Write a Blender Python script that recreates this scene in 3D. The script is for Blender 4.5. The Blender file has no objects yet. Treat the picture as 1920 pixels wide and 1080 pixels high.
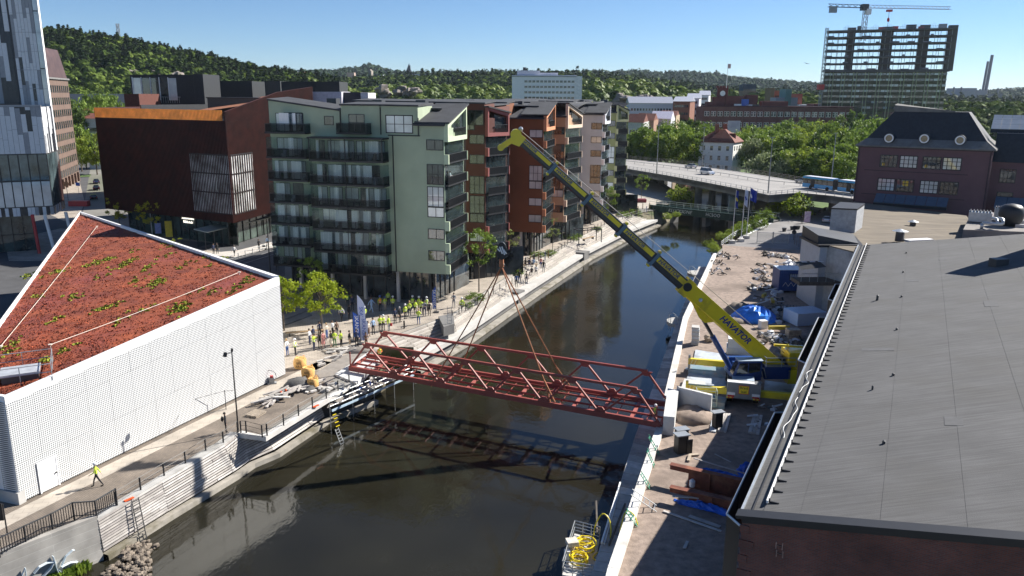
import bpy, random, math
from math import sin, cos, pi, radians, atan2
import numpy as np
from mathutils import Vector, Matrix
VV = Vector
random.seed(7); RNG = np.random.default_rng(7)
SC = bpy.context.scene; COL = SC.collection
# camera
F_PX, H_CAM, PITCH, ROLL = 1480.0, 28.0, radians(13.7), 0.0062
_f = VV((0, cos(PITCH), -sin(PITCH))); _r0 = VV((1, 0, 0)); _d0 = VV((0, -sin(PITCH), -cos(PITCH)))
_r = _r0*cos(ROLL) - _d0*sin(ROLL); _d = _r0*sin(ROLL) + _d0*cos(ROLL)
cam = bpy.data.cameras.new('camera'); cam_o = bpy.data.objects.new('camera', cam); COL.objects.link(cam_o)
cam.sensor_width = 36; cam.lens = 36*F_PX/1920; cam.clip_start = .5; cam.clip_end = 20000
m3 = Matrix((_r, -_d, -_f)).transposed()
cam_o.matrix_world = Matrix.Translation((0, 0, H_CAM)) @ m3.to_4x4()
SC.camera = cam_o
# sky, sun, exposure
SUN = VV((.87, .49, 0)).normalized(); ELEV = radians(36)
SUN_DIR = VV((SUN.x*cos(ELEV), SUN.y*cos(ELEV), sin(ELEV)))
w = bpy.data.worlds.new('World'); SC.world = w; w.use_nodes = True
nt = w.node_tree; bg = nt.nodes['Background']; sky = nt.nodes.new('ShaderNodeTexSky'); sky.sky_type = 'NISHITA'
sky.sun_disc = False; sky.sun_elevation = ELEV; sky.sun_rotation = atan2(SUN.x, SUN.y)
sky.air_density = 1.0; sky.dust_density = 0.0; sky.ozone_density = 7.0; sky.altitude = 2000
nt.links.new(sky.outputs[0], bg.inputs[0]); bg.inputs[1].default_value = .06
sl = bpy.data.lights.new('sun', 'SUN'); sl.energy = 5.0; sl.angle = radians(.5); sl.color = (1, .955, .88)
so = bpy.data.objects.new('sun', sl); COL.objects.link(so)
so.rotation_euler = (-SUN_DIR).to_track_quat('-Z', 'Y').to_euler()
SC.view_settings.view_transform = 'Standard'; SC.view_settings.look = 'None'
SC.view_settings.exposure = 1.0; SC.view_settings.gamma = 1; SC.view_settings.use_curve_mapping = False
SC.render.engine = 'CYCLES'
SC.cycles.max_bounces = 6; SC.cycles.transparent_max_bounces = 10; SC.cycles.volume_bounces = 0
SC.cycles.use_denoising = True
# geometry of the survey (photo pixel -> point on a known plane)
def ray(u, v): return _f + _r*((u-960)/F_PX) + _d*((v-540)/F_PX)
def G(u, v, z=0.0):
    q = ray(u, v); k = (z-H_CAM)/q.z
    return VV((q.x*k, q.y*k, z))
def AY(u, v, Y):
    q = ray(u, v); k = Y/q.y
    return VV((q.x*k, Y, H_CAM+q.z*k))
class Wall:
    """vertical wall from A to B (plan); n points to the side of the camera"""
    def __init__(s, A, B, flip=False):
        s.A = VV((A[0], A[1], 0)); B = VV((B[0], B[1], 0)); t = B-s.A; s.L = t.length; s.t = t.normalized()
        s.n = VV((s.t.y, -s.t.x, 0))
        if flip: s.n = -s.n
    def at(s, u, v):
        q = ray(u, v); a, b, c, d = q.x, -s.t.x, q.y, -s.t.y; D = a*d-b*c
        k = (s.A.x*d - b*s.A.y)/D; t = (a*s.A.y - c*s.A.x)/D
        return t, H_CAM+q.z*k
    def p(s, a, z, d=0.0):
        o = s.A + s.t*a + s.n*d
        return VV((o.x, o.y, z))
# mesh builder
class MB:
    def __init__(s): s.v = []; s.f = []; s.m = []; s.cur = 0
    def add(s, vs, fs):
        k = len(s.v); s.v += [tuple(x) for x in vs]; s.f += [tuple(i+k for i in f) for f in fs]; s.m += [s.cur]*len(fs)
        return s
    def hexa(s, p):
        return s.add(p, [(0,3,2,1),(4,5,6,7),(0,1,5,4),(1,2,6,5),(2,3,7,6),(3,0,4,7)])
    def box(s, x0, x1, y0, y1, z0, z1):
        return s.hexa([(x0,y0,z0),(x1,y0,z0),(x1,y1,z0),(x0,y1,z0),(x0,y0,z1),(x1,y0,z1),(x1,y1,z1),(x0,y1,z1)])
    def wb(s, W, s0, s1, z0, z1, d0, d1):
        P = W.p
        return s.hexa([P(s0,z0,d1),P(s1,z0,d1),P(s1,z0,d0),P(s0,z0,d0),P(s0,z1,d1),P(s1,z1,d1),P(s1,z1,d0),P(s0,z1,d0)])
    def obox(s, c, a, lx, ly, z0, z1):
        """box centred on c in plan, its length lx along angle a"""
        ca, sa = cos(a), sin(a); o = []
        for z in (z0, z1):
            for x, y in ((-lx/2,-ly/2),(lx/2,-ly/2),(lx/2,ly/2),(-lx/2,ly/2)):
                o.append((c[0]+x*ca-y*sa, c[1]+x*sa+y*ca, z))
        return s.hexa(o)
    def prism(s, poly, z0, z1):
        n = len(poly); zs0 = z0 if hasattr(z0, '__len__') else [z0]*n; zs1 = z1 if hasattr(z1, '__len__') else [z1]*n
        vs = [(p[0], p[1], zs0[i]) for i, p in enumerate(poly)] + [(p[0], p[1], zs1[i]) for i, p in enumerate(poly)]
        fs = [tuple(range(n))[::-1], tuple(range(n, 2*n))] + [(i, (i+1) % n, (i+1) % n+n, i+n) for i in range(n)]
        return s.add(vs, fs)
    def poly(s, pts): return s.add(pts, [tuple(range(len(pts)))])
    def beam(s, p, q, w=.1, h=None, up=(0,0,1)):
        p = Vector(p); q = Vector(q); h = h or w; d = (q-p)
        if d.length < 1e-6: return s
        d.normalize(); u = Vector(up); x = d.cross(u)
        if x.length < 1e-3: x = d.cross(VV((1,0,0)))
        x.normalize(); y = x.cross(d); o = []
        for e in (p, q):
            for a, b in ((-1,-1),(1,-1),(1,1),(-1,1)): o.append(e + x*(a*w/2) + y*(b*h/2))
        return s.hexa(o)
    def tube(s, p, q, r=.05, n=6, r2=None):
        p = Vector(p); q = Vector(q); d = (q-p); r2 = r if r2 is None else r2
        if d.length < 1e-6: return s
        d.normalize(); x = d.cross(VV((0,0,1)))
        if x.length < 1e-3: x = VV((1,0,0))
        x.normalize(); y = x.cross(d); vs = []
        for e, rr in ((p, r), (q, r2)):
            for i in range(n):
                a = 2*pi*i/n; vs.append(e + x*(rr*cos(a)) + y*(rr*sin(a)))
        return s.add(vs, [(i, (i+1)%n, (i+1)%n+n, i+n) for i in range(n)] + [tuple(range(n))[::-1], tuple(range(n, 2*n))])
    def path(s, pts, r=.05, n=5):
        for a, b in zip(pts, pts[1:]): s.tube(a, b, r, n)
        return s
    def lathe(s, c, prof, n=12, ax=None):
        """prof: list of (radius, height) from c upwards"""
        c = Vector(c); vs = []; fs = []
        for r, h in prof:
            for i in range(n):
                a = 2*pi*i/n; vs.append((c.x+r*cos(a), c.y+r*sin(a), c.z+h))
        for k in range(len(prof)-1):
            for i in range(n): fs.append((k*n+i, k*n+(i+1)%n, (k+1)*n+(i+1)%n, (k+1)*n+i))
        fs.append(tuple(range(n))[::-1]); fs.append(tuple((len(prof)-1)*n+i for i in range(n)))
        return s.add(vs, fs)
    def blob(s, c, rx, ry, rz, n=8, jit=.12, rnd=None):
        rnd = rnd or random; vs = [(c[0], c[1], c[2]-rz)]; fs = []; rows = max(3, n//2)
        for k in range(1, rows):
            ph = pi*k/rows
            for i in range(n):
                a = 2*pi*i/n; j = 1+rnd.uniform(-jit, jit)
                vs.append((c[0]+rx*sin(ph)*cos(a)*j, c[1]+ry*sin(ph)*sin(a)*j, c[2]-rz*cos(ph)*j))
        vs.append((c[0], c[1], c[2]+rz)); L = len(vs)-1
        for i in range(n): fs.append((0, 1+(i+1)%n, 1+i)); fs.append((L, L-n+i, L-n+(i+1)%n))
        for k in range(rows-2):
            for i in range(n): a = 1+k*n; fs.append((a+i, a+(i+1)%n, a+n+(i+1)%n, a+n+i))
        return s.add(vs, fs)
    def mesh(s, name, smooth=False):
        me = bpy.data.meshes.new(name); me.from_pydata(s.v, [], s.f)
        if any(s.m): me.polygons.foreach_set('material_index', s.m)
        if smooth: me.polygons.foreach_set('use_smooth', [True]*len(me.polygons))
        me.update(); return me
def fastmesh(name, V, Q):
    """numpy verts (n,3), faces (m,k)"""
    me = bpy.data.meshes.new(name); k = Q.shape[1]
    me.vertices.add(len(V)); me.vertices.foreach_set('co', V.astype(np.float32).ravel())
    me.loops.add(Q.size); me.loops.foreach_set('vertex_index', Q.astype(np.int32).ravel())
    me.polygons.add(len(Q)); me.polygons.foreach_set('loop_start', np.arange(0, Q.size, k, dtype=np.int32))
    me.update(calc_edges=True); return me
# object helpers
def props(o, label=None, cat=None, group=None, kind=None):
    if label: o['label'] = label
    if cat: o['category'] = cat
    if group: o['group'] = group
    if kind: o['kind'] = kind
    return o
def mats(me, m):
    for x in (m if isinstance(m, (list, tuple)) else [m]): me.materials.append(x)
def thing(name, label, cat, loc=(0,0,0), group=None, rz=0.0):
    o = bpy.data.objects.new(name, None); COL.objects.link(o); o.location = loc; o.rotation_euler = (0,0,rz); o.empty_display_size = .2
    return props(o, label, cat, group)
def PM(o):
    """matrix of a chain of parents at build time"""
    M = Matrix.LocRotScale(o.location, o.rotation_euler, o.scale)
    return (PM(o.parent) @ o.matrix_parent_inverse @ M) if o.parent else M
def part(name, mb, m, parent=None, label=None, kind=None, local=False, smooth=False):
    """one mesh object; verts in world coordinates unless local"""
    me = mb.mesh(name, smooth) if isinstance(mb, MB) else mb
    if m is not None and not me.materials: mats(me, m)
    o = bpy.data.objects.new(name, me); COL.objects.link(o)
    if parent:
        o.parent = parent
        if not local: o.matrix_parent_inverse = PM(parent).inverted()
    return props(o, label, None, None, kind)
def solo(name, mb, m, label, cat, group=None, smooth=False, kind=None):
    """one-mesh thing whose origin sits at its base"""
    me = mb.mesh(name, smooth) if isinstance(mb, MB) else mb
    if m is not None and not me.materials: mats(me, m)
    n = len(me.vertices); co = np.empty(n*3, np.float32); me.vertices.foreach_get('co', co); co = co.reshape(-1,3)
    c = VV(((co[:,0].min()+co[:,0].max())/2, (co[:,1].min()+co[:,1].max())/2, co[:,2].min()))
    me.transform(Matrix.Translation(-c)); o = bpy.data.objects.new(name, me); COL.objects.link(o); o.location = c
    return props(o, label, cat, group, kind)
def st(name, mb, m, smooth=False): return part(name, mb, m, kind='structure', smooth=smooth)
def copy_tree(o, parent=None):
    c = o.copy(); COL.objects.link(c)
    if parent: c.parent = parent
    for ch in list(o.children): copy_tree(ch, c)
    return c
def dup(root, loc, rz=0.0, label=None, group=None, sc=None):
    c = copy_tree(root); c.location = loc; c.rotation_euler = (0,0,rz)
    if sc: c.scale = (sc, sc, sc)
    if label: c['label'] = label
    if group: c['group'] = group
    return c
# materials
_M = {}
def mat(name, col, rough=.8, metal=0.0, var=.18, scale=2.0, bump=0.0, bscale=None, col2=None, spec=.5, detail=4, stretch=None, coat=0, dirt=None):
    if name in _M: return _M[name]
    m = bpy.data.materials.new(name); m.use_nodes = True; n = m.node_tree.nodes; l = m.node_tree.links; b = n['Principled BSDF']
    b.inputs['Roughness'].default_value = rough; b.inputs['Metallic'].default_value = metal; b.inputs['Specular IOR Level'].default_value = spec
    if coat: b.inputs['Coat Weight'].default_value = coat
    tc = n.new('ShaderNodeTexCoord'); src = tc.outputs['Object']
    if stretch:
        mp = n.new('ShaderNodeMapping'); mp.inputs['Scale'].default_value = stretch; l.new(src, mp.inputs[0]); src = mp.outputs[0]
    nz = n.new('ShaderNodeTexNoise'); nz.inputs['Scale'].default_value = scale; nz.inputs['Detail'].default_value = detail; nz.inputs['Roughness'].default_value = .6
    l.new(src, nz.inputs['Vector'])
    rp = n.new('ShaderNodeValToRGB'); c2 = col2 or tuple(min(1, c*(1+var)) for c in col); c1 = col if col2 else tuple(c*(1-var) for c in col)
    rp.color_ramp.elements[0].position = .3; rp.color_ramp.elements[1].position = .7
    rp.color_ramp.elements[0].color = (*c1, 1); rp.color_ramp.elements[1].color = (*c2, 1)
    l.new(nz.outputs[0], rp.inputs[0]); out = rp.outputs[0]
    if dirt:
        n2 = n.new('ShaderNodeTexNoise'); n2.inputs['Scale'].default_value = dirt[1]; n2.inputs['Detail'].default_value = 6; l.new(tc.outputs['Object'], n2.inputs['Vector'])
        r2 = n.new('ShaderNodeValToRGB'); r2.color_ramp.elements[0].position = .5; r2.color_ramp.elements[1].position = .68
        l.new(n2.outputs[0], r2.inputs[0]); mx = n.new('ShaderNodeMix'); mx.data_type = 'RGBA'; l.new(r2.outputs[0], mx.inputs[0])
        l.new(out, mx.inputs[6]); mx.inputs[7].default_value = (*dirt[0], 1); out = mx.outputs[2]
    l.new(out, b.inputs['Base Color'])
    if bump:
        nb = n.new('ShaderNodeTexNoise'); nb.inputs['Scale'].default_value = bscale or scale*6; nb.inputs['Detail'].default_value = 5; l.new(src, nb.inputs['Vector'])
        bp = n.new('ShaderNodeBump'); bp.inputs['Strength'].default_value = min(1, bump); bp.inputs['Distance'].default_value = .03
        l.new(nb.outputs[0], bp.inputs['Height']); l.new(bp.outputs[0], b.inputs['Normal'])
    _M[name] = m; return m
def brickmat(name, col, col2, mortar, sx, sy, rough=.85, vert=None, squash=1.0, ms=.02, off=.5, bump=.3, noise=.3):
    """brick texture; vert = direction angle of the wall for vertical faces, None for the ground"""
    m = mat(name, col, rough); n = m.node_tree.nodes; l = m.node_tree.links; b = n['Principled BSDF']
    tc = n.new('ShaderNodeTexCoord'); src = tc.outputs['Object']
    mp = n.new('ShaderNodeMapping')
    if vert is None: l.new(src, mp.inputs[0]); v = mp.outputs[0]
    else:
        mp.inputs['Rotation'].default_value = (0, 0, -vert); l.new(src, mp.inputs[0])
        sp = n.new('ShaderNodeSeparateXYZ'); cb = n.new('ShaderNodeCombineXYZ'); l.new(mp.outputs[0], sp.inputs[0])
        l.new(sp.outputs[0], cb.inputs[0]); l.new(sp.outputs[2], cb.inputs[1]); v = cb.outputs[0]
    if vert is None: mp.inputs['Rotation'].default_value = (0, 0, -.26 if sx < 3 else 0)
    bt = n.new('ShaderNodeTexBrick'); bt.inputs['Scale'].default_value = 1; bt.inputs['Brick Width'].default_value = sx; bt.inputs['Row Height'].default_value = sy
    bt.inputs['Mortar Size'].default_value = ms; bt.inputs['Color1'].default_value = (*col, 1); bt.inputs['Color2'].default_value = (*col2, 1); bt.inputs['Mortar'].default_value = (*mortar, 1)
    bt.offset = off; l.new(v, bt.inputs['Vector'])
    nz = n.new('ShaderNodeTexNoise'); nz.inputs['Scale'].default_value = .5; nz.inputs['Detail'].default_value = 6; l.new(src, nz.inputs['Vector'])
    mr = n.new('ShaderNodeMapRange'); mr.inputs[1].default_value = .3; mr.inputs[2].default_value = .7; mr.inputs[3].default_value = 1-noise; mr.inputs[4].default_value = 1+noise; l.new(nz.outputs[0], mr.inputs[0])
    mx = n.new('ShaderNodeMix'); mx.data_type = 'RGBA'; mx.blend_type = 'MULTIPLY'; mx.inputs[0].default_value = 1
    l.new(bt.outputs[0], mx.inputs[6]); l.new(mr.outputs[0], mx.inputs[7]); l.new(mx.outputs[2], b.inputs['Base Color'])
    bp = n.new('ShaderNodeBump'); bp.inputs['Strength'].default_value = bump; bp.inputs['Distance'].default_value = .02; bp.invert = True
    l.new(bt.outputs[1], bp.inputs['Height']); l.new(bp.outputs[0], b.inputs['Normal'])
    return m
def glassmat(name, tint=(.03,.04,.05), trans=0.0, rough=.03, var=.6, scale=.35):
    """window glass: dark interior tone with reflections; trans lets what lies behind show"""
    m = mat(name, tint, rough, 0, var, scale, spec=.9)
    b = m.node_tree.nodes['Principled BSDF']; b.inputs['IOR'].default_value = 1.6
    if trans:
        n = m.node_tree.nodes; l = m.node_tree.links; t = n.new('ShaderNodeBsdfTransparent'); mx = n.new('ShaderNodeMixShader')
        t.inputs[0].default_value = (.85, .9, .9, 1); mx.inputs[0].default_value = trans
        l.new(b.outputs[0], mx.inputs[1]); l.new(t.outputs[0], mx.inputs[2]); l.new(mx.outputs[0], n['Material Output'].inputs[0])
    return m
def leafmat(name, c1, c2, scale=.25, trans=.35):
    if name in _M: return _M[name]
    m = mat(name, c1, .6, 0, 0, scale, col2=c2, detail=6, spec=.25); n = m.node_tree.nodes; l = m.node_tree.links; b = n['Principled BSDF']
    t = n.new('ShaderNodeBsdfTranslucent'); mx = n.new('ShaderNodeMixShader'); mx.inputs[0].default_value = trans
    src = b.inputs['Base Color'].links[0].from_socket; l.new(src, t.inputs[0]); l.new(b.outputs[0], mx.inputs[1]); l.new(t.outputs[0], mx.inputs[2])
    l.new(mx.outputs[0], n['Material Output'].inputs[0]); return m
# materials used all over
m_conc = mat('concrete', (.42,.41,.39), .85, var=.15, scale=.6, bump=.3, bscale=12, dirt=((.28,.27,.25), .35))
m_conc_l = mat('pale concrete', (.50,.485,.46), .85, var=.1, scale=.5, bump=.2, bscale=10, dirt=((.42,.41,.38), .3))
m_conc_d = mat('dark concrete', (.17,.165,.16), .9, var=.2, scale=.5, bump=.3)
m_black = mat('black metal', (.018,.018,.02), .5, var=.1)
m_dgrey = mat('dark grey metal', (.06,.062,.066), .5, .3, var=.1)
m_grey = mat('grey metal', (.28,.29,.30), .45, .5, var=.1)
m_galv = mat('galvanised steel', (.48,.50,.51), .4, .6, var=.12)
m_white = mat('white paint', (.78,.78,.77), .55, var=.04)
m_stain = mat('stained concrete', (.30,.275,.235), .85, var=.25, scale=.8, bump=.4, dirt=((.13,.115,.075), .5))
m_wood = mat('pale timber', (.42,.35,.27), .8, var=.25, scale=3, stretch=(1,1,1), bump=.2)
m_woodg = mat('weathered timber', (.33,.30,.27), .85, var=.3, scale=1.2, bump=.3, bscale=14)
m_woodd = mat('dark timber', (.10,.085,.07), .85, var=.3, scale=2)
m_glass = glassmat('window glass', (.035,.045,.05), var=.7, scale=.5)
m_glassb = glassmat('pale reflection glass', (.56,.59,.58), var=.3, scale=.25)  # pale colour stands for sky reflected in the panes
m_bglass = glassmat('balcony glass', (.10,.12,.12), trans=.9, scale=.6)
m_red = mat('red paint', (.5,.03,.03), .4); m_blue = mat('blue paint', (.03,.09,.42), .4, var=.1)
m_yellow = mat('yellow paint', (.80,.60,.02), .38, var=.06)
# the canal and its land
def V2(p): return (p[0], p[1])
L_edge = [(-60,-40), (-50,20.6)] + [V2(G(*q)) for q in ((0,1045),(183,974),(303,902),(420,833),(446,812))]
L_edge += [V2(G(498,819)), V2(G(658,721)), (-14.9,77.3), (-13.6,80.4), (-16.6,86.5)]
T_line = [(-16.6,86.5), (-7.9,99.9), (.2,125.5), (9.6,149.0), (19.5,173.0), (28.5,192.0)]      # top of the timber steps
D_line = [(-11.2,86.0), (-6.6,95.5), (3.3,122.2), (14.6,151.0), (26.5,176.5), (35.9,193.5)]    # outer edge of the low deck
L_far = [(36,199), (43,214), (50,240), (50,300), (44,345)]
R_far = [(66,345), (76,300), (78,250), (74,215), (65,192), (56,176), (47,160)]
R_edge = [(39.2,146.5), V2(G(1340,480)), V2(G(1285,600)), V2(G(1240,800)), (6.2,42.2), (1.6,25), (-12,-40)]
ring = L_edge + T_line[1:] + L_far + R_far + R_edge + [(7000,-40),(7000,9500),(-7000,9500),(-7000,-40)]
m_ground = mat('city ground', (.20,.19,.17), .95, var=.3, scale=.05, detail=8, dirt=((.12,.13,.08), .01))
st('ground', MB().poly([(x,y,0) for x,y in ring]), m_ground)
# canal bed and water
m_bed = mat('canal bed', (.03,.025,.015), .95)
st('canal_bed', MB().box(-70,100,-41,350,-4.6,-4.5), m_bed)
m_water = mat('canal water', (.017,.0155,.0095), .03, 0, .5, .04, spec=.5); wn = m_water.node_tree.nodes; wl = m_water.node_tree.links
wb_ = wn['Principled BSDF']; wb_.inputs['IOR'].default_value = 1.333
tc = wn.new('ShaderNodeTexCoord'); mp = wn.new('ShaderNodeMapping'); mp.inputs['Rotation'].default_value = (0,0,.4); mp.inputs['Scale'].default_value = (1.0,.55,1)
wl.new(tc.outputs['Object'], mp.inputs[0]); n1 = wn.new('ShaderNodeTexNoise'); n1.inputs['Scale'].default_value = 1.5; n1.inputs['Detail'].default_value = 5; n1.inputs['Roughness'].default_value = .55
n2 = wn.new('ShaderNodeTexNoise'); n2.inputs['Scale'].default_value = .12; n2.inputs['Detail'].default_value = 3
wl.new(mp.outputs[0], n1.inputs['Vector']); wl.new(mp.outputs[0], n2.inputs['Vector'])
mr = wn.new('ShaderNodeMapRange'); mr.inputs[1].default_value = .35; mr.inputs[2].default_value = .65; mr.inputs[3].default_value = .25; mr.inputs[4].default_value = 1.0; wl.new(n2.outputs[0], mr.inputs[0])
mu = wn.new('ShaderNodeMath'); mu.operation = 'MULTIPLY'; wl.new(n1.outputs[0], mu.inputs[0]); wl.new(mr.outputs[0], mu.inputs[1])
bp = wn.new('ShaderNodeBump'); bp.inputs['Strength'].default_value = .35; bp.inputs['Distance'].default_value = .075; wl.new(mu.outputs[0], bp.inputs['Height']); wl.new(bp.outputs[0], wb_.inputs['Normal'])
ZW = -3.0
st('water', MB().poly([(-75,-41,ZW),(100,-41,ZW),(100,350,ZW),(-75,350,ZW)]), m_water)
# walls that hold the land
def strip(mb, a, b, za, zb):
    for (p, q), (r, s_) in zip(zip(a, a[1:]), zip(b, b[1:])):
        mb.add([(p[0],p[1],za),(q[0],q[1],za),(s_[0],s_[1],zb),(r[0],r[1],zb)], [(0,1,2,3)])
    return mb
def off(line, d):
    o = []
    for i, p in enumerate(line):
        a = Vector(line[max(0,i-1)]); b = Vector(line[min(len(line)-1,i+1)]); t = (b-a).normalized(); o.append((p[0]+t.y*d, p[1]-t.x*d))
    return o
E1 = L_edge[:4]                                             # bare concrete wall, slightly battered
m_wallc = brickmat('cast concrete wall', (.33,.31,.28), (.37,.35,.32), (.48,.46,.42), 40, .55, vert=.95, ms=.012, noise=.35)
mb = MB(); strip(mb, E1, off(E1, .25), .25, -4.4); strip(mb, off(E1,-.45), E1, .25, .25); strip(mb, off(E1,-.45), off(E1,-.45), .25, -.1)
st('canal_wall_concrete', mb, m_wallc)
E2 = [L_edge[3], L_edge[4], L_edge[5], L_edge[6]]
E3 = [L_edge[6], (-22.2,64.6), (-19.2,72.2), (-14.9,77.3)]
EE = E2 + E3[1:]
def offv(line, ds): return [off(line, d)[i] for i, d in enumerate(ds)]
FO = [.2,.4,.75,1.1,1.7,1.5,1.2]; foot = offv(EE, FO)
mb = MB(); strip(mb, off(EE,-.25), offv(EE, [f*.6-.25 for f in FO]), -.02, -3.2)
st('canal_wall_backing', mb, m_woodd)
toe, toe2, toe3 = (offv(EE, [f+d for f in FO]) for d in (-.15,.35,.5))
mb = MB(); strip(mb, toe, toe2, -2.55, -2.6); strip(mb, toe2, toe3, -2.6, -4.4); st('canal_wall_toe', mb, m_stain)
# capping strip of concrete along the promenade edge
mb = MB()
for a, b, c, d in zip(E2, E2[1:], off(E2,-.7), off(E2,-.7)[1:]):
    mb.add([(a[0],a[1],.06),(b[0],b[1],.06),(d[0],d[1],.06),(c[0],c[1],.06)], [(0,1,2,3)]); mb.add([(a[0],a[1],.06),(b[0],b[1],.06),(b[0],b[1],-.1),(a[0],a[1],-.1)], [(0,1,2,3)])
st('promenade_coping', mb, m_conc)
P3 = [L_edge[6], L_edge[7], L_edge[8], L_edge[9]]; mb = MB(); strip(mb, off(P3,.03), off(P3,.03), .03, -.42); strip(mb, off(P3,-.5), off(P3,.03), .03, .03); strip(mb, off(P3,.03), off(P3,-2.2), -.42, -.42); st('platform_edge', mb, mat('pale platform edge', (.55,.53,.50), .8, var=.15, scale=.8))
# timber planks on the battered wall: every plank is its own piece
m_plank = [mat('wall plank %d' % i, c, .8, var=.22, scale=1.3, bump=.2) for i, c in enumerate([(.47,.44,.41),(.40,.37,.34),(.54,.51,.48),(.34,.31,.29)])]
pr = random.Random(3)
timber = thing('timber_cladding', 'weathered grey timber plank cladding on the sloping canal wall below the promenade', 'timber cladding', (-25,53,-3))
def lerp2(a, b, t): return (a[0]+(b[0]-a[0])*t, a[1]+(b[1]-a[1])*t)
cnt = 0
for k in range(len(EE)-2):
    a, b, c, d = EE[k], EE[k+1], foot[k], foot[k+1]; Ls = (Vector(b)-Vector(a)).length
    for r in range(12):
        cut = [0.0]
        while cut[-1] < 1: cut.append(min(1.0, cut[-1]+pr.uniform(2.4,5.2)/Ls))
        if len(cut) > 2 and cut[-1]-cut[-2] < .6/Ls: cut.pop(-2)
        for u0_, u1_ in zip(cut, cut[1:]):
            t0, t1 = u0_, u1_-.015/Ls; h0, h1 = r/12, (r+.72)/12; ox = pr.uniform(.05,.12); q = []
            for t in (t0, t1):
                u0 = lerp2(a,b,t); u1 = lerp2(c,d,t)
                for h in (h0, h1):
                    x, y = lerp2(u0,u1,h*.8); q.append((x,y,-.08-2.4*h))
            nrm = VV((c[0]-a[0], c[1]-a[1], .35)).normalized()*ox; q0, q1, q2, q3 = [Vector(x) for x in q]
            part('plank', MB().hexa([q1,q3,q2,q0, q1+nrm,q3+nrm,q2+nrm,q0+nrm]), pr.choice(m_plank), timber)
# timber steps and low deck on the far side of the bridge
m_step = [mat('step board %d' % i, c, .8, var=.15, scale=.9, bump=.2) for i, c in enumerate([(.42,.385,.34),(.35,.32,.285),(.47,.435,.39)])]
steps = thing('timber_steps', 'long pale timber steps running down from the plaza to the low canal deck', 'steps', (-9,95,-1.5))
NS = 6
for k in range(len(T_line)-1):
    a, b, c, d = T_line[k], T_line[k+1], D_line[k], D_line[k+1]; ns = max(2, round((Vector(b)-Vector(a)).length/5))
    for i in range(ns):
        t0, t1 = i/ns, (i+.985)/ns; A0, A1, C0, C1 = lerp2(a,b,t0), lerp2(a,b,t1), lerp2(c,d,t0), lerp2(c,d,t1)
        for r in range(NS):
            f0, f1 = .62*r/NS, .62*(r+.93)/NS; z = -.02-1.45*(r)/NS
            part('step_board', MB().prism([lerp2(A0,C0,f0), lerp2(A1,C1,f0), lerp2(A1,C1,f1), lerp2(A0,C0,f1)], z-.24, z), m_step[(i+r)%3], steps)
mb = MB()
for a, b, c, d in zip(T_line, T_line[1:], D_line, D_line[1:]):
    a2, b2 = lerp2(a,c,.6), lerp2(b,d,.6); mb.prism([a2,b2,d,c], -2.05, -1.5)
st('canal_deck', mb, m_conc_l)
mb = MB(); strip(mb, T_line, T_line, 0, -1.8); In = off(D_line,-.5); strip(mb, In, In, -1.6, -4.4)
T2 = off(D_line,.9); mb2 = MB(); strip(mb2, D_line, T2, -2.7, -2.75); strip(mb2, T2, off(D_line,1.2), -2.75, -4.4); st('canal_deck_wall', mb, m_conc_d); st('canal_deck_toe', mb2, m_stain)
# dark concrete blocks standing for the shadowed notches in the deck edge
for (u, v, s_) in ((965,548,1.0),(1088,474,1.1)):
    p = G(u, v, -1.5); st('notch_shade_block', MB().obox((p.x,p.y), 1.1, 2.2*s_, 2.4*s_, -3.2, -1.2), m_conc_d)
mb = MB(); LL = [T_line[-1]]+L_far; strip(mb, LL, LL, 0, -4.4); strip(mb, R_far, R_far, 0, -4.4)
LL2 = off(LL, 3.5); strip(mb, LL, LL2, -.3, -3.3); RR = R_far; RR2 = off(RR, 4); strip(mb, RR, RR2, -.1, -3.3)
E0 = [L_edge[-3], L_edge[-2], L_edge[-1]]; strip(mb, E0, E0, 0, -4.4); strip(mb, [L_edge[-1],(-11.2,86)], [L_edge[-1],(-11.2,86)], 0, -4.4)
st('canal_bank', mb, mat('bank earth', (.16,.14,.09), .95, var=.4, scale=.6, bump=.5, dirt=((.07,.09,.03), .3)))
# right quay: parapet wall and planked walkway
mb = MB(); R0 = R_edge[1:]; strip(mb, R0, R0, 0, -4.4)
st('quay_wall', mb, m_conc)
m_parap = mat('pale parapet', (.66,.65,.62), .8, var=.08, scale=.7, bump=.2, bscale=8, dirt=((.48,.46,.42), .5))
par = thing('quay_parapet', 'low pale concrete parapet along the building site side of the canal', 'parapet', (10,55,0))
a = Vector(R_edge[4]); pts_par = [Vector(R_edge[1]), Vector(R_edge[2]), Vector(R_edge[3]), Vector(R_edge[4]), Vector(R_edge[5])]
for p, q in zip(pts_par, pts_par[1:]):
    L_ = (q-p).length; n_ = max(1, round(L_/6)); t = (q-p)/L_; nn = VV((-t.y, t.x)) * -1
    for i in range(n_):
        s0, s1 = p+t*(L_*i/n_+.02), p+t*(L_*(i+1)/n_-.02); w_ = VV((t.y,-t.x))*.32
        part('parapet_block', MB().prism([s0-w_, s1-w_, s1+w_, s0+w_], -1.2, .42), m_parap, par)
walk = thing('quay_walkway', 'narrow low timber walkway on the water side of the pale parapet', 'walkway', (9,55,-1.5))
W_out = [V2(G(1310,500,-1.5)), V2(G(1255,640,-1.5)), V2(G(1190,820,-1.5)), (4.6,42.5), (0,26)]
W_in = [lerp2(R_edge[1],R_edge[2],.05), lerp2(R_edge[2],R_edge[3],.12), lerp2(R_edge[3],R_edge[3],0), (6.0,42.3), (1.5,25.4)]
W_in = [(x-.35, y+.05) for x, y in W_in]
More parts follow.
